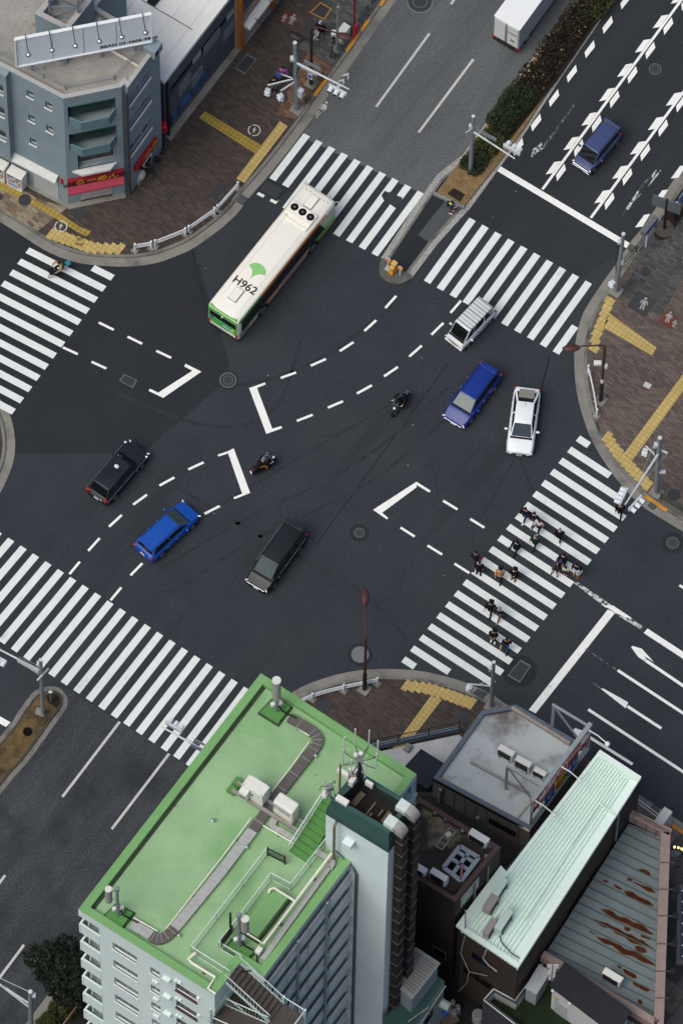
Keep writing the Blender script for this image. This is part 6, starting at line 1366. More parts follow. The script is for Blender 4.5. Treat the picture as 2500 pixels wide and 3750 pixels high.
v = root('roof_vent_box', 'blue grey vent box with round hole at the parapet end', 'vent', W(560, 185, H1 - .2), angC); MB().box((0, 0, .35), (.9, .9, .9)).build('casing', m_b1, v, local=True, bevel=.02); MB().tube([V((-.2, -.46, .35)), V((-.2, -.44, .35))], .2, 14).build('opening', m_black, v, local=True)
v = root('roof_vent', 'small grey cylinder vent under the billboard', 'vent', W(222, 222, D1), angB); MB().cyl((0, 0, 0), .42, .7, 18).build('cylinder', m_b1cap, v, local=True); MB().cyl((0, 0, .7), .46, .06, 18).build('lid', m_steel, v, local=True)
m_b2 = M('wall_charcoal', (76, 82, 90), rough=.7, var=.12); m_b2l = M('panel_grey', (112, 116, 122), rough=.7, var=.1); m_b2d = M('band_black', (26, 27, 30), rough=.5, var=.1)
m_wr = M('roof_white', (226, 226, 221), rough=.7, var=.06, scale=.6); blend(m_wr, (204, 204, 198), .7, .58, .8, stretch=(ANG, .2, 1))
g0 = W(608, 503, KZ); H2 = zat(g0, 291)
b2 = [W(600, 291, H2), W(1060, -300, H2), W(700, -560, H2), W(240, 70, H2)]
dS = (b2[1] - b2[0]).normalized(); dL = V((-dS.y, dS.x, 0)); b2[2] = b2[1] + dL * 14; b2[3] = b2[0] + dL * 14
t2 = root('grey_shop_building', 'charcoal two storey building with a long white sheet roof', 'building', V((b2[0].x, b2[0].y, 0)))
LS = (b2[1] - b2[0]).length; u2 = lambda x, y: onwall(x / 1.742, y / 1.742, b2[0], b2[1])
ops = []
za2, zb3 = H2 - 3.6, H2 - 2.3
ops.append((.7, 14.5, za2, zb3)); 
ub_ = []
for x0, y0, x1, y1 in ((1062, 800, 1098, 760), (1108, 740, 1150, 700), (1160, 690, 1234, 610), (1246, 590, 1290, 540), (1300, 525, 1338, 480)): ub_.append((u2(x0, y0)[0], u2(x1, y1)[0]))
for a, b in ub_: ops.append((max(.05, a), b, .5, 2.1))
mb = MB(); P2, n2, t2d = cutwall(mb, b2[0], b2[1], 0, H2 - .35, ops, .25); mb.build('street_wall', m_b2, t2)
a2 = math.atan2(t2d.y, t2d.x)
MB().poly([P2(.7, za2, .24), P2(14.5, za2, .24), P2(14.5, zb3, .24), P2(.7, zb3, .24)]).build('window_band', m_b2d, t2)
m_bluep = M('panel_blue', (54, 108, 186), rough=.4, var=.12)
for a, b in ub_: MB().poly([P2(max(.05, a), .5, .2), P2(b, .5, .2), P2(b, 2.1, .2), P2(max(.05, a), 2.1, .2)]).build('blue_panel', m_bluep, t2)
for a, b, z0, z1, mt in ((1.6, 2.9, za2 - 1.3, za2 + .1, m_b2l), (4.4, 6.2, za2 - .1, za2 + 1.0, m_b2l), (6.6, 8.6, za2 - 1.7, za2 - .5, m_b2l), (9.6, 11.4, za2 - .2, za2 + .9, m_b2l), (3.0, 4.2, za2 - 2.4, za2 - 1.1, m_b2l)): MB().box(P2((a + b) / 2, (z0 + z1) / 2, -.03), (b - a, .08, z1 - z0), a2).build('cladding_panel', mt, t2)
for u in (3.4, 7.2, 11.0): window(t2, b2[0], b2[1], (u, u + .9, za2 + .15, zb3 - .1), .16, M('window_pale', (150, 162, 170), rough=.3, var=.15), m_framew, 0)
MB().box(P2(LS / 2, .12, -.2), (LS, .5, .25), a2).build('step', m_gut, t2)
shell(t2, b2, 0, H2 - .35, m_b2, skip=(0,), name='rear_wall')
mb = MB(); mb.prism([p.xy for p in offset(b2, -.12, True)], H2 - .35, H2); mb.build('roof', m_wr, t2)
for k in range(10):
 p = b2[0].lerp(b2[3], (k + .6) / 10.5); q = b2[1].lerp(b2[2], (k + .6) / 10.5); MB().beam(V((p.x, p.y, H2 + .02)), V((q.x, q.y, H2 + .02)), .06, .05).build('roof_seam', m_wr, t2)
MB().beam(W(520, 0, H2 + .05), W(705, 108, H2 + .05), .03, .05).build('roof_wire', m_wire, t2)
MB().box(W(568, -4, H2 + .1), (.9, .6, .2), a2).build('skylight', m_wdark, t2)
MB().tube([P2(.25, .2, -.1), P2(.25, H2 - .8, -.1)], .09, 8).build('downpipe', m_b2d, t2)
f0, f1 = W(872, 180, KZ), W(1062, -70, KZ); H3 = 7.5
dS = (f1 - f0).normalized(); dL = V((-dS.y, dS.x, 0)); b3 = [f0, f1, f1 + dL * 7, f0 + dL * 7]
t3 = root('orange_trim_shop', 'shop with orange timber posts and a white sign canopy at the top edge', 'building', V((f0.x, f0.y, 0)))
L3 = (f1 - f0).length
mb = MB(); P3, n3, d3 = cutwall(mb, f0, f1, 0, H3, [(.3, 2.3, 3.4, 6.4), (2.7, 5, 3.4, 6.4)], .3); mb.build('street_wall', M('wall_beige', (150, 138, 124), rough=.7, var=.1), t3)
MB().poly([P3(.3, 3.4, .28), P3(2.3, 3.4, .28), P3(2.3, 6.4, .28), P3(.3, 6.4, .28)]).build('purple_panel', M('panel_purple', (66, 36, 78), rough=.5, var=.2), t3); MB().poly([P3(2.7, 3.4, .28), P3(5, 3.4, .28), P3(5, 6.4, .28), P3(2.7, 6.4, .28)]).build('orange_panel', M('panel_orange', (170, 78, 46), rough=.5, var=.25, scale=2), t3)
a3 = math.atan2(d3.y, d3.x); m_post = M('post_orange', (168, 98, 38), rough=.6, var=.15)
for u in (.12, 3.7, 7.0): MB().box(P3(u, H3 / 2, -.1), (.28, .3, H3), a3).build('post', m_post, t3)
MB().box(P3(2.0, 2.9, -.35), (3.2, .6, .25), a3).build('canopy', m_sill, t3)
for u in (1.2, 2.8): MB().tube([P3(u, 3.1, -.5), P3(u, 2.9, -1.1)], .03, 5).build('lamp_arm', m_blackp, t3); MB().ball(P3(u, 2.85, -1.15), (.12, .12, .1)).build('lamp', m_blackp, t3)
shell(t3, b3, 0, H3, M('wall_beige', (150, 138, 124)), skip=(0,), name='rear_wall'); MB().poly([V((p.x, p.y, H3)) for p in b3]).build('roof', m_b2, t3)
H4 = 28.0; PH = .38; D4 = H4 - PH
m_mint = M('wall_mint_white', (205, 220, 217), rough=.8, spec=.15, var=.05, scale=.5, fine=.03, fscale=8); m_gr = M('roof_green', (142, 175, 134), rough=.8, spec=.15, var=.09, scale=.35, fine=.05, fscale=12)
blend(m_gr, (114, 158, 104), .25, .50, .75); blend(m_gr, (88, 108, 76), 1.5, .66, .80)
m_grc = M('parapet_green', (116, 160, 104), rough=.8, spec=.15, var=.07, scale=.8); m_grd = M('gutter_dirty_green', (62, 72, 56), rough=.9, var=.35, scale=1.2); m_grb = M('plinth_green', (82, 132, 70), rough=.8, var=.1)
A4, B4, F4, G4, Dd4, C4 = (W(955, 2465, H4), W(1525, 2835, H4), W(966.5, 3576.5, H4), W(880, 3522, H4), W(786, 3645, H4), W(287, 3330, H4))
b4 = [C4, Dd4, G4, F4, B4, A4]
t4 = root('apartment_block', 'tall mint white apartment block with a flat green roof', 'building', V((C4.x, C4.y, 0)))
cdn = (Dd4 - C4).normalized(); acn = (A4 - C4).normalized(); BD = 1.45; PIT = 2.82; NF = 10
w0 = C4 + cdn * BD
w4 = lambda x, y: onwall(x / 1.742, 2790 + y / 1.742, w0, Dd4)
ops = []; cols = []
for x0, y0, x1, y1, h in ((722, 1195, 876, 1285, 1.05), (960, 1345, 1020, 1383, 1.0), (1122, 1452, 1258, 1537, 1.1)):
 ua, za_ = w4(x0, y0); ub2, zb2 = w4(x1, y1); z = (za_ + zb2) / 2; cols.append((ua, ub2, z, h))
for f in range(NF):
 for a, b, z, h in cols:
  if z - f * PIT > .6: ops.append((a, b, z - f * PIT, z - f * PIT + h))
mb = MB(); P4, n4, d4 = cutwall(mb, w0, Dd4, 0, H4 - .02, ops, .18); mb.build('end_wall', m_mint, t4); a4 = math.atan2(d4.y, d4.x)
gl = [m_curt, m_wglass, m_wdark, M('window_mauve', (104, 98, 100), rough=.3, var=.3)]
for i, o in enumerate(ops): window(t4, w0, Dd4, o, .18, [gl[(i * 5 + i // 3) % 4], gl[(i * 3 + 1) % 4]], m_framew if i % 3 != 2 else m_framed, 1, m_sill if i % 3 != 2 else m_framed)
for f in range(6):
 for (x, y) in ((1070, 1375),): u, z = w4(x, y); MB().box(P4(u, z - f * PIT, -.14), (.5, .28, .22), a4).build('vent_hood', m_mint, t4, bevel=.03)
 for (x, y) in ((985, 1392), (1003, 1402), (1128, 1390), (1150, 1402), (1268, 1502)): u, z = w4(x, y); MB().ball(P4(u, z - f * PIT, -.05), (.13, .13, .13), 8, 6).build('vent_cap', m_mint, t4, smooth=True)
in0 = C4 + cdn * BD; in1 = A4 + cdn * BD
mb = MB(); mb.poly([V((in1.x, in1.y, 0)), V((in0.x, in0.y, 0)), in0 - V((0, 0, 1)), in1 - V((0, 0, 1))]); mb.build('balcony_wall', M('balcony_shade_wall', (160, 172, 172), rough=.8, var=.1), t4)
nAC = -cdn
for f in range(NF):
 zt_ = H4 - 2.26 - f * PIT; zb2 = zt_ - 1.35
 if zb2 < .2: break
 bm_ = MB(); th = .12
 pA, pC = V((A4.x, A4.y, 0)), V((C4.x, C4.y, 0)); m_ = (pA + pC) / 2; L = (pA - pC).length; ang = math.atan2(acn.y, acn.x)
 bm_.box(m_ + cdn * .06 + V((0, 0, (zt_ + zb2) / 2)), (L, th, zt_ - zb2), ang)
 for e, s in ((pC, 1), (pA, -1)): bm_.box(e + cdn * (BD / 2 + .06) + acn * .06 * s + V((0, 0, (zt_ + zb2) / 2)), (th, BD - .12, zt_ - zb2), ang)
 bm_.box(m_ + cdn * (BD / 2 + .06) + V((0, 0, zb2 + .1)), (L - .24, BD - .12, .16), ang)
 bm_.build('balcony', m_mint, t4)
 MB().tube([pC + cdn * .5 + acn * .3 + V((0, 0, zt_ - 1)), pC + cdn * .5 + acn * .3 + V((0, 0, zt_ + 1.35))], .06, 6).build('downpipe', m_mint, t4)
 MB().poly([pC + cdn * (BD - .02) + acn * .3 + V((0, 0, zb2 + .2)), pC + cdn * (BD - .02) + acn * 3 + V((0, 0, zb2 + .2)), pC + cdn * (BD - .02) + acn * 3 + V((0, 0, zt_ + 1.1)), pC + cdn * (BD - .02) + acn * .3 + V((0, 0, zt_ + 1.1))][::-1]).build('balcony_door', m_wdark, t4)
mb = MB()
for a, b in ((C4, w0), (A4, C4)): mb.poly([V((a.x, a.y, H4 - .95)), V((b.x, b.y, H4 - .95)), V((b.x, b.y, H4 - .02)), V((a.x, a.y, H4 - .02))])
mb.poly([V((p.x, p.y, H4 - .95)) for p in (C4, A4, in1, in0)]); mb.build('roof_fascia', m_mint, t4)
mb = MB()
for a, b in ((Dd4, G4), (G4, F4), (B4, A4)): mb.poly([V((a.x, a.y, 0)), V((b.x, b.y, 0)), V((b.x, b.y, H4 - .02)), V((a.x, a.y, H4 - .02))])
mb.build('plain_wall', m_mint, t4)
inn = roofset(t4, b4, H4, PH, .5, m_grc, m_grc, m_gr, 'roof_deck')
gi = [inn[5], inn[0]]; g2 = offset([gi[0], gi[1]], .55)
MB().poly(ccw([V((p.x, p.y, D4 + .012)) for p in (gi[0], gi[1], gi[1] + cdn * .22 + acn * .2, gi[0] + cdn * .22)])).build('roof_gutter', m_grd, t4)
tw = W(1283, 3150, H4); LF = (B4 - F4).length; bfn = (B4 - F4).normalized(); nBF = V((bfn.y, -bfn.x, 0)); CD = 1.3
PF = lambda u, z, d=0: V((F4.x, F4.y, 0)) + bfn * u - nBF * d + V((0, 0, z)); aF = math.atan2(bfn.y, bfn.x)
MB().poly([PF(0, 0, CD), PF(LF, 0, CD), PF(LF, H4 - .6, CD), PF(0, H4 - .6, CD)]).build('corridor_wall', M('corridor_shade', (22, 23, 26), rough=.8, var=.4, scale=.8), t4)  # near-black wall puts the shade of the open corridor into its colour
MB().box(PF(LF / 2, H4 - .35, .1), (LF, .2, .68), aF).build('roof_beam', M('beam_blue', (176, 196, 204), rough=.7, var=.05), t4)
m_pan = M('corridor_panel', (222, 218, 220), rough=.6, var=.06); m_sl = M('slab_mint', (176, 204, 198), rough=.7, var=.08)
Lt = (tw - F4).length
for f in range(NF):
 z = H4 - 2.9 - f * PIT
 if z < .3: break
 MB().box(PF(LF / 2, z - .08, CD / 2 - .06), (LF, CD + .1, .16), aF).build('floor_slab', m_sl, t4)
 MB().box(PF(LF / 2, z + .18, -.06), (LF, .05, .07), aF).build('lower_rail', m_sl, t4)
 for k in range(4): MB().box(PF(Lt * (k + .5) / 4, z + .78, -.03), (Lt / 4 - .08, .05, 1.05), aF).build('railing_panel', m_pan, t4)
 for k in range(5): MB().box(PF(Lt * k / 4, z + .75, -.075), (.05, .05, 1.35), aF).build('railing_post', m_sl, t4)
for u in (Lt * .36, Lt * .69): MB().tube([PF(u, 0, -.2), PF(u, H4 - .7, -.2)], .09, 8).build('downpipe', M('pipe_blue_grey', (138, 152, 158), rough=.6, var=.08), t4)
z1 = D4 + 5.1; z2 = z1 + 2.1
sh = [W(1193, 2983, z1), W(1421, 3124, z1), W(1525, 2986, z1), W(1297, 2845, z1)]
rm = [W(1214, 2930, z2), W(1423, 3052, z2), W(1506, 2940, z2), W(1320, 2828, z2)]
m_dkg = M('cornice_dark_green', (48, 78, 76), rough=.7, var=.14, scale=1.2); m_towdeck = M('tower_deck_black', (34, 30, 29), rough=.9, var=.4, scale=1.5); blend(m_towdeck, (86, 80, 74), 1.2, .66, .75)  # near-black tower deck with paler patches at random
m_tow = M('tower_white', (208, 222, 222), rough=.8, spec=.15, var=.05, scale=.4, stretch=(0, 1, 1))
tt4 = root('lift_tower', 'white lift tower with dark green cornice rising above the green roof', 'tower', V((sh[0].x, sh[0].y, 0)))
shell(tt4, sh, 0, z1, m_tow)
mb = MB(); 
for i in range(4):
 j = (i + 1) % 4; k = [p.lerp(q, .45) for p, q in zip(sh, rm)]; e = [V((p.x, p.y, z1 + .75)) for p in sh]
 mb.poly([sh[i], sh[j], e[j], e[i]]); mb.poly([e[i], e[j], rm[j], rm[i]])
mb.build('cornice', m_dkg, tt4)
roofset(tt4, rm, z2, 1.5, .28, m_dkg, M('cornice_inner', (40, 50, 50), rough=.9, var=.4, scale=1.5), m_towdeck)
zR = z2 - 1.5
for a, b, w in (((1290, 2950), (1330, 2905), .35), ((1340, 2985), (1375, 2940), .1), ((1400, 3015), (1428, 2975), .3), ((1352, 2990), (1362, 2980), .12), ((1385, 2990), (1402, 2968), .12)): MB().beam(W(*a, zR + .1), W(*b, zR + .1), w, .2).build('roof_sleeper', M('sleeper', (110, 100, 88), rough=.9, var=.3), tt4)
fr0, fr1 = sh[1], sh[2]; dR = (fr1 - fr0).normalized(); nR = V((dR.y, -dR.x, 0)); aR = math.atan2(dR.y, dR.x); LR = (fr1 - fr0).length
m_duct = M('duct_dark', (46, 41, 39), rough=.7, metal=.2, var=.3, scale=1.2); m_ductl = M('duct_silver', (168, 166, 160), rough=.45, metal=.35, var=.12)
for lb, u in (('silver topped duct down the tower face, nearer the corner', LR * .3), ('silver topped duct down the tower face, farther from the corner', LR * .72)):
 p = V((fr0.x, fr0.y, 0)) + dR * u + nR * .42; dt = root('exhaust_duct', lb, 'duct', V((p.x, p.y, 0)), aR, 'exhaust ducts on the lift tower'); zt_ = z2 - .25
 MB().box((0, .1, zt_ / 2), (.6, .5, zt_)).build('shaft', m_duct, dt, local=True)
 secs = []
 for i in range(7):
  a = i / 6 * math.pi / 2; c = V((0, .42 + .1, zt_)); 
  ri, ro_ = .16, .68; secs.append([V((x, .52 - r_ * math.cos(a), zt_ + r_ * math.sin(a))) for x, r_ in ((-.32, ri), (.32, ri), (.32, ro_), (-.32, ro_))])
 MB().loft(secs).build('elbow', m_ductl, dt, local=True, fix=True)
 MB().box((0, .86, zt_ + .42), (.66, .66, .54)).build('outlet', M('duct_pale', (196, 206, 204), rough=.5, var=.1), dt, local=True)
 k = 0; z = zt_ - 1
 while z > 1:
  MB().box((0, .09, z), (.66, .54, .035)).build('clamp', M('clamp_cream', (104, 98, 90), rough=.6, var=.2), dt, local=True); z -= 1.75
fl0, fl1 = sh[0], sh[1]; dT = (fl1 - fl0).normalized(); nT = V((dT.y, -dT.x, 0)); aT = math.atan2(dT.y, dT.x); PT = lambda u, z, d: V((fl0.x, fl0.y, 0)) + dT * u + nT * d + V((0, 0, z))
MB().tube([PT(.85, z1 + .4, .15), PT(.85, z1 + .2, .4), PT(.85, D4 + .3, .4)], .09, 8).build('vent_pipe', M('pipe_olive', (112, 110, 92), rough=.6, var=.15), tt4)
MB().box(PT(1.75, z1 - 1.5, .25), (.65, .5, .55), aT).build('vent_hood', m_tow, tt4, bevel=.06)
u0 = onwall(1305, 3180, fl0, fl1)[0]
for k in range(2): MB().tube([PT(u0 - 1.4, H4 + .5, .1 + .02), PT(u0 - .2, H4 - .5, .1), PT(u0 + .12 * k, H4 - 1.2, .1), PT(u0 + .12 * k, .2, .1)], .045, 6).build('drain_pipe', M('pipe_grey_dark', (92, 100, 104), rough=.6, var=.1), tt4)
for k in range(8): MB().box(PT((onwall(1400, 3300, fl0, fl1)[0] + u0) / 2, H4 - 4.2 - PIT * k, .004), (abs(onwall(1400, 3300, fl0, fl1)[0] - u0), .012, .03), aT).build('wall_joint', M('joint_grey', (160, 176, 178), rough=.8, var=0), tt4)
MB().tube([W(1508, 2870, H4 - 1.5), V((W(1508, 2870, H4 - 1.5).x, W(1508, 2870, H4 - 1.5).y, 2))], .08, 8).build('downpipe', m_mint, tt4)
RD = lambda x, y, h=0.0: W(x, y, D4 + h)
m_tray = M('cable_tray_dark', (92, 88, 86), rough=.7, metal=.1, var=.15); m_trayl = M('cable_tray_light', (160, 163, 160), rough=.6, metal=.05, var=.12)
def tray(label, px, w, mat_of, h=.28, kerb=True, hb=None):
 q = [RD(x, y, h) for x, y in px]; t = root('cable_tray', label, 'cable tray', RD(*px[0]), 0, 'cable trays on the green roof')
 l, r_ = offset(q, w / 2), offset(q, -w / 2)
 for i in range(len(q) - 1):
  mb = MB(); a = [l[i], r_[i], r_[i + 1], l[i + 1]]; dn = V((0, 0, .12))
  mb.poly(ccw(a)); 
  for s in range(4): mb.poly([a[s], a[(s + 1) % 4], a[(s + 1) % 4] - dn, a[s] - dn])
  mb.build('lid', mat_of(i), t)
 tot = 0; jb_ = MB()
 for i in range(len(q) - 1):
  L = (q[i + 1] - q[i]).length; n = max(1, int(L / .9))
  for k in range(n):
   s = (k + .5) / n; a, b = l[i].lerp(l[i + 1], s), r_[i].lerp(r_[i + 1], s); jb_.beam(a + V((0, 0, .008)), b + V((0, 0, .008)), .025, .012)
   if k % 2 == 0: MB().beam(a - V((0, 0, h - .06)), b - V((0, 0, h - .06)), .1, .12).build('sleeper', m_rust, t)
 jb_.build('joint', m_trayl, t)
 return t
def arc(p, q, r_, n=5):
 return [(p[0] + (q[0] - p[0]) * s + r_[0] * 4 * s * (1 - s), p[1] + (q[1] - p[1]) * s + r_[1] * 4 * s * (1 - s)) for s in [i / n for i in range(1, n)]]
p_ = [(1058, 2626), (1136, 2672)] + arc((1136, 2672), (1140, 2750), (26, -2)) + [(1140, 2752), (1012, 2916), (925, 3040), (800, 3204), (640, 3398)] + arc((640, 3398), (555, 3424), (-6, 26)) + [(553, 3424), (484, 3382)]
tray('long cable tray snaking across the green roof, dark then pale grey', p_, .62, lambda i: m_tray if i < 8 or i in (10, 11, 12, 13, 14) else m_trayl)
tray('short curved cable tray round the white cabinets by the tower steps', [(1012, 2990)] + arc((1012, 2990), (1030, 3040), (-22, 10)) + [(1030, 3042), (1090, 3080), (1190, 3135)] + arc((1190, 3135), (1212, 3170), (12, -4)) + [(1206, 3180)], .36, lambda i: m_trayl)
tray('narrow cable tray along the corridor side parapet', [(1206, 3170), (1120, 3290), (962, 3512)], .34, lambda i: m_trayl)
WPG = 'pale pipes on the green roof'
m_wp = M('pipe_cream', (222, 222, 204), rough=.5, var=.06)
pipe('cream pipe beside the upper cable tray', [RD(1048, 2638, .2), RD(1133, 2694, .2)], .045, m_wp, group=WPG, fz=D4); pipe('cream pipe beside the bend of the long cable tray', [RD(1132, 2716, .2), RD(1072, 2800, .2), RD(995, 2900, .2)], .045, m_wp, group=WPG, fz=D4)
pipe('long cream pipe following the pale part of the cable tray', [RD(922, 2994, .2), RD(805, 3150, .2), RD(608, 3402, .2)], .045, m_wp, group=WPG, fz=D4); pipe('cream pipe from the cable tray towards the tower steps', [RD(955, 3018, .2), RD(1085, 3094, .2)], .045, m_wp, group=WPG, fz=D4)
pipe('cream pipe beside the end of the tray near the left antenna', [RD(490, 3360, .2), RD(578, 3410, .2)], .045, m_wp, group=WPG, fz=D4)
pipe('thick cream water pipe running beside the green plinth', [RD(1214, 3125, .7), RD(1090, 3290, .7), RD(964, 3456, .7), RD(905, 3418, .7)], .085, m_wp, group=WPG, fz=D4); pipe('cream branch pipe bending over the green plinth end', [RD(984, 3268, .9), RD(990, 3256, 1.1), RD(1004, 3252, 1.1), RD(1080, 3300, .75)], .08, m_wp, group=WPG, fz=D4)
pipe('white pipe zigzagging along the front of the green roof', [RD(716, 3490, .5), RD(690, 3512, .5), RD(702, 3526, .5), RD(788, 3578, .5), RD(762, 3620, .5), RD(790, 3640, .5)], .09, m_wp, group=WPG, fz=D4)
m_rl = M('railing_mint', (200, 216, 206), rough=.5, var=.04)
def railing(label, px, h=1.1, z=None, mat=None, name='roof_railing', pts=None, bal=.13, group='mint railings on the green roof'):
 q = pts or [RD(x, y) for x, y in px]; t = root(name, label, 'railing', q[0], 0, group); mat = mat or m_rl
 for a, b in zip(q, q[1:]):
  u = V((0, 0, 1))
  MB().tube([a + u * h, b + u * h], .035, 6).build('rail', mat, t); MB().tube([a + u * .12, b + u * .12], .025, 6).build('rail', mat, t)
  mb = MB(); L = (b - a).length; n = max(2, int(L / bal))
  for i in range(1, n): p = a.lerp(b, i / n); mb.beam(p + u * .12, p + u * h, .018, .018)
  mb.build('balusters', mat, t)  # balusters of this span as one mesh
  n = max(1, round(L / 2.2))
  for i in range(n + 1): p = a.lerp(b, i / n); MB().tube([p, p + u * h], .03, 6).build('post', mat, t)
 return t
railing('long mint railing between the cable tray and the roof path', [(978, 3128), (700, 3490), (842, 3580)]); railing('mint railing with a step round the green plinth path', [(802, 3474), (992, 3222), (1064, 3260), (1196, 3090)])
railing('mint railing leading to the outer stair head', [(802, 3474), (884, 3524)])
gt = root('roof_gate', 'black slatted gate between the mint railings', 'gate', RD(978, 3132), 0); ga, gb = RD(980, 3132), RD(1043, 3164)
for p in (ga, gb): MB().beam(p, p + V((0, 0, 1.25)), .1, .1).build('post', M('gate_rust', (58, 46, 42), rough=.7, var=.2), gt)
mb = MB()
for i in range(1, 14): p = ga.lerp(gb, i / 14); mb.beam(p + V((0, 0, .15)), p + V((0, 0, 1.1)), .03, .03)
mb.beam(ga + V((0, 0, 1.1)), gb + V((0, 0, 1.1)), .05, .06); mb.beam(ga + V((0, 0, .15)), gb + V((0, 0, .15)), .05, .06); mb.build('slat', m_blackp, gt)
sa, sb = RD(1222, 2975), RD(1092, 3140); ds = (sb - sa).normalized(); ns = V((-ds.y, ds.x, 0)); ns = ns if ns.x > 0 else -ns
st4 = root('roof_steps', 'green painted steps descending beside the lift tower', 'steps', sb, 0); NS = 9; LSs = (sb - sa).length
for i in range(NS):
 p = sa + ds * LSs * (i + .5) / NS; hgt = 1.7 * (NS - i) / NS; MB().box(V((p.x, p.y, D4 + hgt / 2)) , (LSs / NS - .01, 1.25, hgt), math.atan2(ds.y, ds.x)).build('step', m_grb, st4)
pr = [V((p.x, p.y, 0)) - ns * .66 for p in (sa, sb)]; railing('mint stair railing beside the green tower steps', None, pts=[V((pr[0].x, pr[0].y, D4 + 1.7)), V((pr[1].x, pr[1].y, D4))])
m_bm = M('beam_grey', (146, 140, 136), rough=.6, metal=.2, var=.15)
for lb, a, b in (('grey steel beam under the white cabinets, lower one', (850, 2893), (1112, 3056)), ('grey steel beam under the white cabinets, upper one', (870, 2866), (1140, 3030))):
 t = root('support_beam', lb, 'beam', RD(*a), 0, 'support beams under the cabinets'); MB().beam(RD(*a, .42), RD(*b, .42), .2, .22).build('beam', m_bm, t); MB().box(RD(*a, .16) , (.5, .5, .3), aF).build('plinth', m_grb, t); MB().box(RD(*b, .16), (.5, .5, .3), aF).build('plinth', m_grb, t)
def cab(label, top4, zb, h, bevel, pf=None):
 q = [RD(x, y, zb + h) for x, y in top4]; C = sum(q, V()) / 4; t = root('equipment_cabinet', label, 'cabinet', V((C.x, C.y, D4 + zb)), 0, 'white equipment cabinets on the green roof')
 MB().prism([p.xy for p in q], D4 + zb, D4 + zb + h).build('casing', m_acw, t, bevel=bevel); return t, q
t, q = cab('white cabinet with a small louvred box, left of the two', [(914.7, 2833.6), (989, 2880.4), (960.6, 2918.7), (885, 2871.8)], .55, 1.5, .03)
fd = (q[2] - q[3]).normalized(); fn = V((fd.y, -fd.x, 0)); fn = fn if fn.y < 0 else -fn
MB().box(q[3].lerp(q[2], .2) + fn * .18 - V((0, 0, .75)), (.55, .36, .95), math.atan2(fd.y, fd.x)).build('louvre_box', m_acw, t, bevel=.03); MB().box(q[3].lerp(q[2], .2) + fn * .37 - V((0, 0, .85)), (.45, .02, .4), math.atan2(fd.y, fd.x)).build('louvre', m_steel, t)
MB().box(q[3].lerp(q[2], .42) + fn * .012 - V((0, 0, .75)), (.02, .03, 1.4), math.atan2(fd.y, fd.x)).build('door_joint', m_steel, t); MB().box(q[3].lerp(q[2], .52) + fn * .02 - V((0, 0, .6)), (.14, .04, .08), math.atan2(fd.y, fd.x)).build('handle', m_blackp, t)
for p in q: c_ = sum(q, V()) / 4; MB().cyl(p.lerp(c_, .14), .035, .05, 8).build('lifting_eye', m_steel, t)
t, q = cab('white cabinet with grey window strips, right of the two', [(1026.6, 2896.7), (1098, 2942.6), (1070, 2981.8), (998, 2933)], .5, 1.75, .12)
fd = (q[2] - q[3]).normalized(); fn = V((fd.y, -fd.x, 0)); fn = fn if fn.y < 0 else -fn
for s0, s1 in ((.05, .2), (.26, .62), (.68, .86)): MB().box(q[3].lerp(q[2], (s0 + s1) / 2) + fn * .012 - V((0, 0, .5)), ((q[2] - q[3]).length * (s1 - s0), .03, .45), math.atan2(fd.y, fd.x)).build('louvre', M('louvre_grey', (158, 160, 160), rough=.5, var=.1), t)
MB().box(q[3].lerp(q[2], .48) + fn * .012 - V((0, 0, 1.35)), ((q[2] - q[3]).length * .9, .03, .25), math.atan2(fd.y, fd.x)).build('base_panel', M('base_cream', (196, 188, 170), rough=.6, var=.1), t)
def plinth(label, top4, z, h, mat=None, name='roof_plinth'):
 q = [RD(x, y, z) for x, y in top4]; C = sum(q, V()) / 4; t = root(name, label, 'plinth', V((C.x, C.y, D4)), 0, 'green plinths on the roof')
 MB().prism([p.xy for p in q], D4, D4 + h).build('slab', mat or m_grb, t, bevel=.02); MB().prism([p.xy for p in offset([p for p in ccw(q)], -.12, True)], D4, D4 + .06).build('skirt', m_grd, t); return t
plinth('long raised green plinth inside the railing', [(1000, 3246), (1058, 3282), (944, 3430), (884, 3394)], .8, .8, M('plinth_pale_green', (118, 160, 106), rough=.8, var=.07)); plinth('square green pad under the upper antenna', [(1009, 2549), (1064, 2588), (1018, 2648), (953, 2607)], .25, .25); plinth('square green pad under the left antenna', [(427, 3310), (488, 3342), (444, 3399), (379, 3358)], .25, .25); plinth('square green pad under the antenna by the outer stair', [(852, 3440), (932, 3484), (900, 3512), (826, 3470)], .25, .25)
m_ant = M('antenna_white', (206, 206, 200), rough=.5, var=.06); m_antg = M('antenna_grey', (152, 150, 146), rough=.6, var=.1)
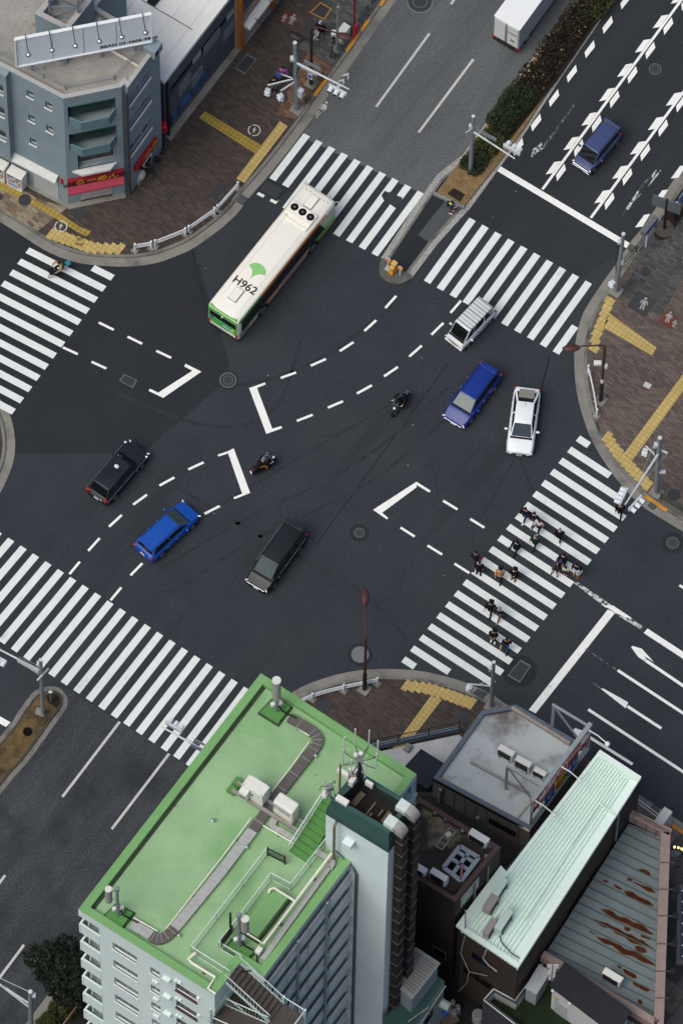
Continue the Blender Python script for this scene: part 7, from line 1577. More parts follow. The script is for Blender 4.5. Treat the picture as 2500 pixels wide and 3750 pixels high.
def mast(label, base, top, cyl=None, box=True):
 B = RD(*base, .25); H = zat(B, top[1]); t = root('antenna_mast', label, 'antenna', B, 0, 'antenna masts on the green roof')
 MB().tube([B, V((B.x, B.y, H))], [.12, .09], 10).build('mast', m_galv, t)
 for k in range(3): MB().cyl(V((B.x, B.y, H - .35 + .12 * k)), .16, .05, 10).build('collar', m_steel, t)
 if cyl:
  c_, r_, h = cyl; p = V((B.x, B.y, 0)) + V((c_[0], c_[1], 0)); MB().cyl(V((p.x, p.y, H - .35 - h)), r_, h, 16).build('radome', m_antg, t); MB().cyl(V((p.x, p.y, H - .36)), r_ * 1.02, .05, 16).build('radome_cap', m_ant, t)
  for z in (H - .6, H - h): MB().tube([V((B.x, B.y, z)), V((p.x, p.y, z))], .03, 6).build('bracket', m_galv, t)
 for k in range(3): MB().box(V((B.x, B.y, B.z + .35 + .3 * k)) + V((.2 * (-1) ** k, .1, 0)), (.26, .22, .3), .4).build('radio_box', m_acw if k else m_antg, t, bevel=.02)
 MB().tube([B + V((.15, 0, .7)), B + V((.35, -.15, .3)), B + V((.8, -.3, .06)), B + V((1.2, -.5, .06))], .05, 6).build('cable', m_blackp, t)
 return t, B, H
t, B, H = mast('white cylinder antenna mast at the top corner of the green roof', (1012, 2602), (1015, 2500)); MB().cyl(V((B.x, B.y, H - 2.0)), .26, 2.3, 16).build('radome', m_antg, t); MB().cyl(V((B.x, B.y, H + .3)), .27, .06, 16).build('radome_cap', m_ant, t)
t, B, H = mast('antenna mast with side cylinder at the left end of the green roof', (433, 3350), (428, 3252), ((-.5, .05), .21, 1.8))
t, B, H = mast('crowded antenna mast beside the outer stair head', (876, 3462), (880, 3348), ((.35, -.15), .24, 1.7)); MB().box(V((B.x - .5, B.y + .05, H - 1.2)), (.14, .3, 1.9)).build('panel_antenna', m_dkbrown, t); 
bd = root('roof_screen', 'dark brown screen panel beside the crowded antenna', 'screen', RD(812, 3452), 0); MB().beam(RD(810, 3455, .8), RD(852, 3400, .8), .05, 1.1).build('panel', M('screen_brown', (62, 54, 44), rough=.7, var=.15), bd)
for p in ((810, 3455), (852, 3400)): MB().beam(RD(*p), RD(*p, 1.5), .08, .08).build('post', m_dkbrown, bd)
t = root('junction_box', 'small white junction box with cables on the green roof', 'box', RD(948, 3492), aF); MB().box((0, 0, .45), (.42, .34, .4)).build('casing', m_acw, t, local=True, bevel=.03); MB().box((0, 0, .12), (.3, .3, .24)).build('stand', m_steel, t, local=True); MB().tube([V((-.2, 0, .2)), V((-.9, -.5, .08)), V((-1.5, .1, .08)), V((-1.7, .8, .3))], .05, 6).build('cable', m_blackp, t, local=True)
for i, p in enumerate(((1156, 2772), (780, 3009), (904, 3106), (656, 3430))):
 t = root('roof_vent', ['small chrome roof vent near the whip antennas', 'small chrome roof vent in the open green roof left of the cabinets', 'small chrome roof vent below the lower beam', 'small chrome roof vent near the bend of the pale tray'][i], 'vent', RD(*p), 0, 'small roof vents'); MB().cyl((0, 0, 0), .07, .22, 10).build('stem', m_wp, t, local=True); MB().ball((0, 0, .26), (.12, .12, .08)).build('cap', m_chrome, t, local=True)
C = W(1316, 2848, z2); Ht = zat(C, 2782); t = root('whip_antenna_array', 'ring of white whip antennas on a mast above the lift tower', 'antenna', V((C.x, C.y, z2)), 0)
MB().tube([V((C.x, C.y, z2 - 1.2)), V((C.x, C.y, Ht))], [.16, .1], 10).build('mast', m_dkbrown, t); MB().cyl(V((C.x, C.y, Ht)), .2, .12, 12).build('hub', m_steel, t)
for i in range(8):
 a = i * math.pi / 4 + .3; e = V((C.x + 1.05 * math.cos(a), C.y + 1.05 * math.sin(a), Ht + .05)); MB().tube([V((C.x, C.y, Ht + .05)), e], .025, 5).build('arm', m_galv, t); MB().tube([e - V((0, 0, .25)), e + V((0, 0, 2.1))], .045, 7).build('whip', m_ant, t)
 MB().tube([e - V((0, 0, .2)), e * .5 + V((C.x, C.y, Ht)) * .5 - V((0, 0, .35)), V((C.x, C.y, Ht - .3))], .025, 5).build('cable', m_blackp, t)
for k in range(2): MB().ball(V((C.x - .25 + .3 * k, C.y + .1 * k, Ht + .75)), (.16, .16, .12)).build('dome', m_ant, t)
mb = MB()
for r_ in range(3):
 for cidx in range(4): mb.cyl(V((C.x - .62 + .13 * cidx, C.y - .25, z2 + .3 + .38 * r_)), .045, .3, 6)
mb.build('connector_grille', M('connector', (150, 144, 132), rough=.5, var=.2), t)
for x, y, d in ((1290, 2868, (.3, .5, .6)), (1293, 2830, (.5, .3, .55)), (1258, 2838, (.8, .25, .5)), (1352, 2878, (.5, .2, .55)), (1253, 2936, (.8, .35, .35))):
 b_ = root('radio_unit', 'white radio unit fixed on the dark green tower rim %s' % {1290: 'under the whip mast', 1293: 'behind the whip mast', 1258: 'left of the whip mast', 1352: 'on its inner wall', 1253: 'at its left corner'}[x], 'radio unit', W(x, y, z2 + .1), aT, 'radio units on the lift tower'); MB().box((0, 0, d[2] / 2), d).build('casing', m_acw, b_, local=True, bevel=.03); MB().box((0, 0, -.06), (d[0] * .5, d[1] * .5, .12)).build('bracket', m_steel, b_, local=True)
B = W(1243, 2918, z2); H = zat(B, 2800); t = root('lightning_rod', 'thin brown rod standing on the tower rim', 'rod', B, 0); MB().tube([B, V((B.x, B.y, H))], .06, 8).build('rod', m_rust, t); MB().tube([V((B.x, B.y, H)), V((B.x, B.y, H + .4))], [.03, .005], 6).build('tip', m_chrome, t)
B = W(1207, 2925, z1 + 1.2); t = root('dish_cluster', 'tangle of white dish and grey radio gear at the head of the tower steps', 'antenna', B, 0)
MB().tube([W(1225, 2935, z1 + .8), W(1207, 2915, z1 + 1.4), W(1208, 2890, z1 + 1.9)], .1, 8).build('arm', m_galv, t); MB().ball(W(1190, 2908, z1 + 1.5), (.22, .3, .4)).build('dish', m_ant, t, smooth=True); MB().box(W(1208, 2882, z1 + 2), (.35, .35, .3), .4).build('radio_box', m_steel, t)
for k in range(6): a = k * 1.05; p = W(1208, 2882, z1 + 2); MB().tube([p, p + V((math.cos(a) * .5, math.sin(a) * .4, .15)), p + V((math.cos(a) * .6, math.sin(a) * .5, -.5))], .025, 5).build('cable', m_blackp if k % 2 else m_galv, t)
se = root('fire_stair', 'mint steel outer stair with dark treads at the corner of the apartment block', 'stair', V((G4.x, G4.y, 0)), 0)
m_tread = M('tread_dark', (72, 66, 64), rough=.9, var=.14); m_stl = M('stair_mint', (178, 198, 194), rough=.6, var=.06)
gd = (Dd4 - G4).normalized(); out = cdn
sw = 1.35; o0 = G4 + gd * .12; aS = math.atan2(out.y, out.x)
def flight(o, d, L, w, za_, zb2, n):
 for i in range(n):
  s = (i + .5) / n; z = za_ + (zb2 - za_) * (i + 1) / n; p = o + d * L * s + gd * w / 2; MB().box(V((p.x, p.y, z - .03)), (L / n + .05, w, .06), aS).build('tread', m_tread, se); MB().box(V((p.x, p.y, z - .12)) - d * (L / n / 2), (.02, w, .2), aS).build('riser', m_tread, se)
 for off in (-.03, w + .03):
  a = o + gd * off; b = a + d * L; MB().beam(V((a.x, a.y, za_ - .15)), V((b.x, b.y, zb2 - .15)), .06, .28).build('stringer', m_stl, se)
  rl = MB(); u = V((0, 0, 1)); A_, B_ = V((a.x, a.y, za_)), V((b.x, b.y, zb2)); k = int(L / .22)
  for i in range(k + 1): p = A_.lerp(B_, i / k); rl.beam(p, p + u * 1.0, .02, .02)
  rl.build('balusters', m_rl, se); MB().tube([A_ + u * 1.02, B_ + u * 1.02], .035, 6).build('rail', m_rl, se)  # upright balusters along the flight, then the handrail
LL = 3.1; zA = H4 + .02
flight(o0, out, LL, sw, zA, zA - 2.0, 10)
ld = o0 + out * LL
def landing(o, z, lx, ly):
 c_ = o + out * lx / 2 + gd * ly / 2; MB().box(V((c_.x, c_.y, z - .05)), (lx, ly, .1), aS).build('landing', m_tread, se)
 cs = [o + gd * -.03, o + out * lx + gd * -.03, o + out * lx + gd * (ly + .03), o + gd * (ly + .03)]; u = V((0, 0, 1))
 for a, b in zip(cs[:3], cs[1:4]):
  a, b = V((a.x, a.y, z)), V((b.x, b.y, z)); MB().tube([a + u, b + u], .035, 6).build('rail', m_rl, se); mb = MB(); k = max(2, int((b - a).length / .2))
  for i in range(k + 1): p = a.lerp(b, i / k); mb.beam(p, p + u, .02, .02)
  mb.build('balusters', m_rl, se)  # upright balusters round the landing
landing(ld, zA - 2.0, 1.5, 2.95)
for lvl in range(4):
 zb2 = zA - 2.0 - PIT * lvl
 flight(ld + gd * 1.55, -out, LL, sw, zb2, zb2 - 1.41, 9)
 landing(o0 + gd * .0 - out * .0 - out * 1.2 + out * 1.1, zb2 - 1.42, .1, 2.9)
 if lvl: landing(ld, zb2, 1.5, 2.95)
 flight(o0, out, LL, sw, zb2 - 1.41, zb2 - PIT, 9)
for a, b in ((LL, -.03), (LL + 1.5, -.03), (LL + 1.5, 2.98), (LL, 2.98), (.1, 2.98)):
 p = o0 + out * a + gd * b; MB().tube([V((p.x, p.y, .1)), V((p.x, p.y, zA - .95))], .09, 8).build('post', m_stl, se)
H5 = 8.0
m_b5 = M('wall_grey_brown', (122, 116, 114), rough=.7, var=.08, scale=1); m_b5cap = M('parapet_slate', (88, 98, 110), rough=.6, var=.1); m_b5d = M('roof_pale_grey', (174, 181, 183), rough=.8, spec=.15, var=.08, scale=.5, fine=.05)
blend(m_b5d, (104, 96, 92), .3, .53, .68); blend(m_b5d, (80, 78, 78), 1.6, .72, .78)
b5 = [W(1586, 2849, H5), W(1940, 3040, H5), W(2158, 2742, H5), W(1889, 2580, H5), W(1762, 2602, H5)]
t5 = root('restaurant_building', 'low building with a pale grey flat roof and a rooftop sign frame', 'building', V((b5[0].x, b5[0].y, 0)))
shell(t5, b5, 0, H5 - .02, m_b5); roofset(t5, b5, H5, .3, .28, m_b5cap, m_b5cap, m_b5d); D5 = H5 - .3
dw = (b5[1] - b5[0]).normalized(); nw_ = V((dw.y, -dw.x, 0)); aw5 = math.atan2(dw.y, dw.x); L5 = (b5[1] - b5[0]).length; P5 = lambda u, z, d=0: V((b5[0].x, b5[0].y, 0)) + dw * u + nw_ * d + V((0, 0, z))
for k in range(1, 9): MB().box(P5(L5 * k / 9, H5 / 2 - .3, .003), (.03, .02, H5 - .8), aw5).build('wall_joint', m_blackp, t5)
MB().box(P5(L5 / 2, H5 - .16, .02), (L5 + .1, .08, .3), aw5).build('roof_trim', m_blackp, t5); MB().box(P5(L5 * .72, H5 - 1.9, .01), (L5 * .28, .05, .8), aw5).build('window', m_wdark, t5)
MB().tube([P5(.7, H5 - .9, .12), P5(.55, H5 - .9, .12), P5(.55, .3, .12)], .08, 8).build('downpipe', M('pipe_mid_grey', (140, 142, 142), rough=.6, var=.08), t5); MB().ball(P5(L5 * .48, H5 - 2.2, .1), (.16, .16, .16)).build('wall_lamp', m_steel, t5)
MB().beam(W(1872, 2592, D5 + .25), W(2085, 2725, D5 + .25), .2, .2).build('roof_beam', M('beam_rusty', (150, 140, 130), rough=.7, var=.2), t5); MB().beam(W(1722, 2790, D5 + .15), W(1935, 2905, D5 + .15), .16, .14).build('roof_beam', M('beam_pale', (140, 138, 136), rough=.7, var=.2), t5)
MB().tube([W(1988, 2873, D5 + .1), W(1942, 2935, D5 + .1), W(1886, 3000, D5 + .1), W(1890, 3015, D5 + .1), W(1938, 3045, D5 + .3)], .09, 7).build('roof_pipe', M('pipe_dirty_cream', (176, 170, 154), rough=.7, var=.15), t5)
aAC = math.atan2(dw.y, dw.x)
acunit('white outdoor unit on the grey roof, upper one of the row of three', (1852, 2772), D5, aAC, (1.05, .4, .95)); acunit('white outdoor unit on the grey roof, middle one of the row of three', (1914, 2812), D5, aAC, (1.05, .4, .95)); acunit('white outdoor unit on the grey roof nearest the sign frame', (1975, 2842), D5, aAC, (.85, .35, .65))
g0_, g1_ = W(1940, 3022, D5 + .1), W(2153, 2740, D5 + .1); sf = root('rooftop_sign', 'steel frame sign with red, blue and yellow food panels on the grey roof', 'sign', V((g0_.x, g0_.y, D5)), 0)
us = (g1_ - g0_); Ls = us.length; us.normalize(); nS = V((us.y, -us.x, 0)); RS = frame3(us, V((0, 0, 1))); HS = 3.9; aSg = math.atan2(us.y, us.x); PS = lambda u, z, d=0: g0_ + us * u + nS * d + V((0, 0, z))
m_fr = M('sign_frame_steel', (150, 158, 162), rough=.45, metal=.3, var=.1)
MB().beam(PS(0, HS), PS(Ls, HS), .28, .22).build('top_beam', m_fr, sf); MB().beam(PS(0, .1), PS(Ls, .1), .14, .14).build('lower_beam', m_fr, sf)
for u in (.05, Ls - .05): MB().beam(PS(u, 0), PS(u, HS), .16, .16).build('post', m_fr, sf)
for k in range(1, 5): MB().beam(PS(Ls * k / 5, .2, .02), PS(Ls * k / 5, HS - .1, .02), .06, .06).build('mullion', m_fr, sf)
m_ph = M('panel_food_red', (176, 84, 74), rough=.5, var=.4, scale=2.2); blend(m_ph, (196, 160, 130), 2.5, .62, .72); m_pr = M('panel_dark_red', (160, 36, 44), rough=.5, var=.15); m_pb = M('panel_blue_sign', (34, 104, 200), rough=.5, var=.06); m_py = M('panel_yellow_sign', (232, 216, 60), rough=.5, var=.06); m_tw = M('letters_white', (226, 226, 222), rough=.5, var=0); m_tr = M('letters_red', (150, 30, 34), rough=.5, var=0)
w5 = Ls / 5
for k, (top, tt_, lo_, lt_) in enumerate(((m_pr, '元祖', None, ''), (m_ph, 'タ', m_pb, 'うどん'), (m_ph, 'ワ', m_py, '天丼'), (m_ph, 'ー', m_pb, 'そば'), (m_pr, '寿', None, ''))):
 c_ = PS(w5 * (k + .5), 2.75, .06); MB().box(c_, (w5 - .14, .05, 1.85), aSg).build('sign_panel', top, sf); text_mesh(tt_, 1.35 if len(tt_) == 1 else .8, m_tw, RS, c_ + nS * .03, 'sign_text', sf)
 if lo_: c_ = PS(w5 * (k + .5), 1.05, .06); MB().box(c_, (w5 - .14, .05, 1.45), aSg).build('sign_panel', lo_, sf); text_mesh(lt_, .62 if len(lt_) > 2 else .85, m_tr if lo_ is m_py else m_tw, RS, c_ + nS * .03, 'sign_text', sf)
for u in (.12, Ls * .46, Ls * .93): MB().tube([PS(u, HS), PS(u, HS + .1, .8), PS(u, HS - .15, 1.5)], .04, 6).build('lamp_arm', m_tw, sf); MB().ball(PS(u, HS - .2, 1.55), (.17, .17, .14)).build('lamp', m_tw, sf, smooth=True)
for u in (Ls * .18, Ls * .97):
 a = PS(u, 0, -2.6); MB().beam(a, a + V((0, 0, HS - .3)), .18, .18).build('back_post', m_fr, sf); MB().beam(a + V((0, 0, HS - .35)), PS(u, HS - .1), .14, .14).build('back_beam', m_fr, sf); MB().beam(a + V((0, 0, HS - .4)), PS(u, .3, -.2), .1, .1).build('brace', m_fr, sf)
pz = 1.1; pq = Wp([(1352, 2760), (1680, 2690), (1760, 2770), (1560, 2960), (1430, 2870)], pz)
pt5 = root('patio_slab', 'low pale concrete patio behind the brown railing', 'patio', V((pq[0].x, pq[0].y, 0))); MB().prism([p.xy for p in pq], KZ, pz).build('slab', M('patio_concrete', (168, 170, 172), rough=.85, var=.14, scale=.8), pt5)
ed = Wp([(1340, 2734), (1682, 2662)], pz); MB().beam(ed[0] - V((0, 0, .3)), ed[1] - V((0, 0, .3)), .2, .6).build('edge_wall', M('edge_blue_grey', (122, 136, 148), rough=.7, var=.08), pt5)
fence('brown railing along the patio above the brick paving', [V((p.x, p.y, pz)) for p in Wp([(1345, 2738), (1680, 2666)], pz)], h=1.0, mat=m_dkbrown, name='patio_railing', cat='railing', group=None, sp=2.0, bal=.16)
lt = root('lean_to', 'black lean-to box on the pale patio', 'shed', W(1550, 2860, pz), ANG); MB().loft([[V((x, y, z)) for x, z in ((-1.1, 0), (1.1, 0), (1.1, 1.5), (-1.1, 2.3))] for y in (-.95, .95)]).build('casing', M('leanto_black', (30, 33, 39), rough=.6, var=.15), lt, local=True, fix=True); MB().box((0, 0, 1.93), (2.45, 2.05, .05), mat=Matrix.Rotation(rad(20), 3, 'Y')).build('roof', M('leanto_roof', (40, 43, 50), rough=.6, var=.2, scale=4), lt, local=True)
v = root('fence_block', 'pale block at the foot of the patio railing', 'block', W(1492, 2742, pz), ANG); MB().box((0, 0, .15), (.5, .4, .3)).build('block', m_gut, v, local=True, bevel=.02); MB().box((0, 0, .33), (.2, .2, .06)).build('plate', m_steel, v, local=True)
H6 = 13.0; m_b6 = M('wall_dark_brown', (50, 42, 39), rough=.8, var=.14, scale=.8); m_b6c = M('parapet_brown', (84, 64, 62), rough=.8, var=.14); m_b6d = M('roof_stained', (62, 58, 52), rough=.9, spec=.1, var=.18, scale=.8, fine=.12); blend(m_b6d, (124, 116, 92), .33, .54, .64); blend(m_b6d, (38, 35, 33), .5, .56, .72)  # browns taken darker to stand in for ambient occlusion
b6 = [W(1360, 3118, H6), W(1666, 3304, H6), W(1832, 3102, H6), W(1529, 2915, H6)]
t6 = root('brown_block', 'dark brown block with a stained concrete roof beside the lift tower', 'building', V((b6[1].x, b6[1].y, 0))); D6 = H6 - .4
shell(t6, b6, 0, H6 - .02, m_b6); roofset(t6, b6, H6, .4, .3, m_b6c, m_b6c, m_b6d)
s0, s1 = b6[1], b6[2]; d6 = (s1 - s0).normalized(); n6 = V((d6.y, -d6.x, 0)); a6 = math.atan2(d6.y, d6.x); P6 = lambda u, z, d=0: V((s0.x, s0.y, 0)) + d6 * u + n6 * d + V((0, 0, z))
uw, zw = onwall(1691, 3300, s0, s1); o6 = (uw - .1, uw + 1.6, zw - .75, zw + .65); MB().box(P6((o6[0] + o6[1]) / 2, (o6[2] + o6[3]) / 2, .0), (1.75, .06, 1.5), a6).build('window_surround', m_framew, t6); MB().box(P6(o6[0] + .45, (o6[2] + o6[3]) / 2, .03), (.75, .04, 1.35), a6).build('window', M('window_teal', (92, 128, 122), rough=.2, var=.2), t6); MB().box(P6(o6[0] + 1.28, (o6[2] + o6[3]) / 2, .03), (.75, .04, 1.35), a6).build('window', M('window_teal', (92, 128, 122)), t6)
for u in (1.9, 3.2): MB().tube([P6(u, H6 - .5, .1), P6(u, 9, .1)], .06, 6).build('downpipe', M('pipe_grey_brown', (120, 112, 108), rough=.6, var=.1), t6)
w0_, w1_ = b6[0], b6[1]; uq, zq = onwall(1609, 3488, w0_, w1_); d0 = (w1_ - w0_).normalized(); n0 = V((d0.y, -d0.x, 0)); PQ = lambda u, z, d=0: V((w0_.x, w0_.y, 0)) + d0 * u + n0 * d + V((0, 0, z)); a0_ = math.atan2(d0.y, d0.x)
MB().box(PQ(uq, zq, .0), (1.0, .08, 1.1), a0_).build('window_surround', M('surround_grey', (110, 108, 106), rough=.7), t6); MB().box(PQ(uq, zq, .03), (.84, .06, .9), a0_).build('window', m_wdark, t6)
MB().tube([PQ(uq + 1.7, H6, .1), PQ(uq + 1.75, H6 - 3, .1), PQ(uq + 1.65, H6 - 8, .1), PQ(uq + 1.4, 1.5, .1)], .05, 6).build('cable_duct', M('cable_pale', (150, 148, 142), rough=.7, var=.1), t6)
acunit('white outdoor unit at the brown parapet, farthest on the stained roof', (1752, 3082), D6, math.atan2(d0.y, d0.x), (1.3, .45, .8)); acunit('white outdoor unit in the middle of the stained roof front edge', (1606, 3226), D6, math.atan2(d0.y, d0.x), (1.15, .4, .95)); acunit('white outdoor unit tucked against the lift tower on the stained roof', (1530, 3192), D6, math.atan2(d0.y, d0.x), (1.15, .4, .7))
q = [W(x, y, D6 + .35) for x, y in ((1683, 3100), (1752, 3142), (1687, 3227), (1623, 3178))]; sk = root('cooling_frame', 'galvanised open frame over a dark shaft on the stained roof', 'frame', V((q[0].x, q[0].y, D6)), 0)
MB().prism([p.xy for p in q], D6, D6 + .18).build('shaft_cover', m_black, sk)
for i in range(4): MB().beam(q[i], q[(i + 1) % 4], .26, .2).build('side_bar', m_fr, sk)
MB().beam(q[0].lerp(q[1], .5), q[3].lerp(q[2], .5), .24, .16).build('cross_bar', m_fr, sk)
for s in (.22, .55): MB().beam(q[0].lerp(q[3], s), q[1].lerp(q[2], s), .22, .16).build('cross_bar', m_fr, sk)
MB().tube([W(1688, 3215, D6 + .5), W(1690, 3166, D6 + 1.2)], .08, 8).build('handle_post', M('valve_pink', (150, 96, 104), rough=.5), sk)
hf = root('antenna_rack', 'small steel ladder frame with a pale box on the stained roof', 'rack', W(1620, 3080, D6), 0)
for a, b in (((1646, 3032), (1594, 3098)), ((1668, 3046), (1618, 3112))): MB().beam(W(*a, D6 + .25), W(*b, D6 + .25), .1, .1).build('side_bar', m_steel, hf)
for s in (0, .25, .5, .75, 1): MB().beam(W(1646 - 52 * s, 3032 + 66 * s, D6 + .28), W(1668 - 50 * s, 3046 + 66 * s, D6 + .28), .07, .06).build('rung', m_steel, hf)
MB().box(W(1641, 3058, D6 + .45), (.36, .3, .3), .6).build('radio_box', M('box_cream', (196, 186, 160), rough=.6), hf, bevel=.02)
for i, p in enumerate(((1544, 2945), (1592, 2982), (1632, 3005), (1692, 3048), (1793, 3104), (1779, 3142))):
 v = root('roof_anchor', 'grey stub anchor on the stained roof %s' % ['nearest the lift tower top', 'second along the far parapet', 'third along the far parapet', 'beside the ladder frame', 'behind the far outdoor unit', 'by the shaft frame corner'][i], 'anchor', W(*p, D6), 0, 'stub anchors on the stained roof'); MB().cyl((0, 0, 0), .12, .35, 8).build('stub', m_steel, v, local=True); MB().box((0, 0, .04), (.34, .34, .08)).build('base', m_b6d, v, local=True)
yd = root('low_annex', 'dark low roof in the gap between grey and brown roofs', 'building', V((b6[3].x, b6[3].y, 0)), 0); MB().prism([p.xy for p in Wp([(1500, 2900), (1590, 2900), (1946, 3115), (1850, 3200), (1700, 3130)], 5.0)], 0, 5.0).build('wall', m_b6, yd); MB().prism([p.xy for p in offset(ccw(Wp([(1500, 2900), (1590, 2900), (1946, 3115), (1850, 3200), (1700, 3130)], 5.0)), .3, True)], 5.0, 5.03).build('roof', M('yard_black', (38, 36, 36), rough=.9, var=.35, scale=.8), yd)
H7 = 10.0; m_mr = M('roof_mint', (226, 243, 234), rough=.55, spec=.25, var=.05, scale=.35); m_b7 = M('wall_bronze', (62, 52, 44), rough=.7, var=.12, scale=1.2)  # bronze wall colour darkened as well, deeper ambient occlusion put into it
m7 = [W(1690, 3412, H7), W(1892, 3547, H7), W(2344, 2846, H7), W(2197, 2750, H7)]
t7 = root('mint_roof_building', 'narrow bronze brown building under a mint corrugated roof', 'building', V((m7[1].x, m7[1].y, 0)), 0)
shell(t7, m7, 0, H7 - .12, m_b7)
dl = (m7[3] - m7[0]); NR = 12; prof = []; rbm = MB()
for k in range(NR * 4 + 1):
 s = .075 + .77 * k / (NR * 4); ph_ = k % 4; z = (0, .17, .17, 0)[ph_] if k < NR * 4 else 0; prof.append((s, z))
prof = [(.0, .2), (.05, .2), (.06, 0)] + prof + [(.86, .0), (.97, .04), (.975, .2), (1, .2)]
for i in range(len(prof) - 1):
 (s0_, za_), (s1_, zb2) = prof[i], prof[i + 1]
 a, b = m7[0].lerp(m7[1], s0_), m7[0].lerp(m7[1], s1_); c_, d_ = m7[3].lerp(m7[2], s1_), m7[3].lerp(m7[2], s0_)
 rbm.poly([V((a.x, a.y, H7 - .1 + za_)), V((b.x, b.y, H7 - .1 + zb2)), V((c_.x, c_.y, H7 - .1 + zb2)), V((d_.x, d_.y, H7 - .1 + za_))])
rbm.build('roof', m_mr, t7)
for a, b, wdt in ((m7[0], m7[1], .35), (m7[2], m7[3], .4)):
 inw = ((m7[3] - m7[0]) if a is m7[0] else (m7[0] - m7[3])).normalized(); MB().beam(a + inw * wdt / 2 + V((0, 0, .05)), b + inw * wdt / 2 + V((0, 0, .05)), wdt, .2).build('end_trim', m_mr, t7)
for a, b in ((m7[1], m7[2]), (m7[0], m7[3])): MB().beam(a - V((0, 0, .05)), b - V((0, 0, .05)), .1, .36).build('edge_trim', m_mr, t7)
MB().beam(W(1925, 3370, H7 + .12), W(2196, 2943, H7 + .12), .03, .05).build('roof_cable', M('cable_mint', (170, 196, 182), rough=.6), t7); MB().beam(W(2192, 2942, H7 + .14), W(2250, 2985, H7 + .14), .08, .08).build('roof_pipe', m_mr, t7)
MB().tube([W(1850, 3190, H7 + .1), W(1990, 3010, H7 + .1), W(2120, 2850, H7 + .1)], .03, 5).build('roof_cable', m_wire, t7)
wq0, wq1 = m7[1], m7[2]; d7 = (wq1 - wq0).normalized(); n7 = V((d7.y, -d7.x, 0)); a7 = math.atan2(d7.y, d7.x); P7 = lambda u, z, d=0: V((wq0.x, wq0.y, 0)) + d7 * u + n7 * d + V((0, 0, z))
u0w, z0w = onwall(2080, 3345, wq0, wq1); u1w, z1w = onwall(2182, 3195, wq0, wq1); MB().box(P7((u0w + u1w) / 2, (z0w + z1w) / 2 + .2, .02), (u1w - u0w, .06, 1.2), a7).build('window_band', m_wdark, t7)
for k in range(8): MB().box(P7(u0w + (u1w - u0w) * (k + .5) / 8, (z0w + z1w) / 2 + .2, .09), (.06, .06, 1.2), a7).build('window_bar', m_dkbrown, t7)
MB().box(P7(.6, H7 - 1, .0), (.04, .03, 1.6), a7).build('wall_joint', m_dkbrown, t7); MB().box(P7((wq1 - wq0).length - 1.6, H7 - 3.4, .02), (3.0, .06, 5.6), a7).build('dark_cladding', m_b2d, t7)
MB().tube([P7((wq1 - wq0).length * .81, H7 - .2, .08), P7((wq1 - wq0).length * .81, H7 - 4.3, .08)], .06, 6).build('downpipe', m_galv, t7)
f0_, f1_ = m7[0], m7[1]; df = (f1_ - f0_).normalized(); nf = V((df.y, -df.x, 0)); af = math.atan2(df.y, df.x); PFf = lambda u, z, d=0: V((f0_.x, f0_.y, 0)) + df * u + nf * d + V((0, 0, z))
for x, y, w_, h_ in ((1765, 3520, 1.5, .9), (1725, 3565, 1.1, .9), (1775, 3600, 1.3, .9)): u, z = onwall(x, y, f0_, f1_); MB().box(PFf(u, z, .01), (w_, .06, h_), af).build('window', m_wdark, t7)
u, z = onwall(1712, 3545, f0_, f1_); MB().tube([PFf(.3, H7 - .1, .1), PFf(.1, H7 - 3, .15), PFf(u + .2, z, .15), PFf(u + .1, z - 2, .12), PFf(u - .5, z - 4.5, .12)], .04, 6).build('wall_cable', M('cable_pale', (150, 148, 142)), t7); MB().tube([PFf(1.9, H7 + .1, .05), PFf(1.7, H7 - 1.6, .12), PFf(2.1, H7 - 2.1, .12), PFf(2.8, H7 - 2.0, .2)], .06, 6).build('wall_cable', M('cable_pale', (150, 148, 142)), t7); MB().tube([PFf(u + 1.5, z + 1.2, .12), PFf(u + .2, z, .15)], .035, 5).build('wall_cable', M('cable_pale', (150, 148, 142)), t7)
fp = [W(1668, 3389, H7 + .1), W(1693, 3408, H7 + .1), W(1858, 3196, H7 + .1), W(1832, 3169, H7 + .1)]
fs = root('mint_strip_roof', 'flat mint strip roof between brown wall and corrugated roof', 'roof', V((fp[0].x, fp[0].y, 0)), 0); MB().prism([p.xy for p in fp], H7 - .15, H7 + .1).build('sheet', m_mr, fs); mb = MB(); mb.prism([p.xy for p in offset(ccw(fp), .1, True)], 0, H7 - .15); mb.build('wall', m_b6, fs)
for lb, p, d_, mt in (('mint outdoor unit on the corrugated roof, nearest the stained roof', (1829, 3266), (1.25, .45, .75), M('unit_mint', (190, 216, 204), rough=.5, var=.06)), ('pinkish grey outdoor unit on the corrugated roof edge', (1795, 3322), (1.1, .55, .75), M('unit_pink', (158, 150, 150), rough=.5, var=.06)), ('larger pale outdoor unit on sleepers on the corrugated roof', (1842, 3388), (1.5, .5, .85), M('unit_pale', (196, 214, 204), rough=.5, var=.06)), ('pinkish grey outdoor unit at the lower end of the corrugated roof', (1792, 3410), (1.15, .42, .75), M('unit_pink', (158, 150, 150)))):
 acunit(lb, p, H7 + .1, a7, d_, mt)
pipe('dark drain hose drooping over the lower end of the mint roof', [W(1822, 3405, H7 + .2), W(1835, 3450, H7 + .15), W(1870, 3490, H7 + .15), W(1900, 3510, H7 + .1)], .04, m_wire, 'roof_hose', 'hose', feet=False, fz=H7)
H8 = 5.4; m_rr = M('roof_grey_green', (106, 117, 121), rough=.7, spec=.15, var=.10, scale=.7, fine=.06); RAX = math.atan2((W(2420, 3150, H8) - W(2250, 3060, H8)).y, (W(2420, 3150, H8) - W(2250, 3060, H8)).x)
q8 = [W(1990, 3500, H8), W(2398, 3745, H8), W(2425, 3070, H8), W(2300, 3016, H8)]
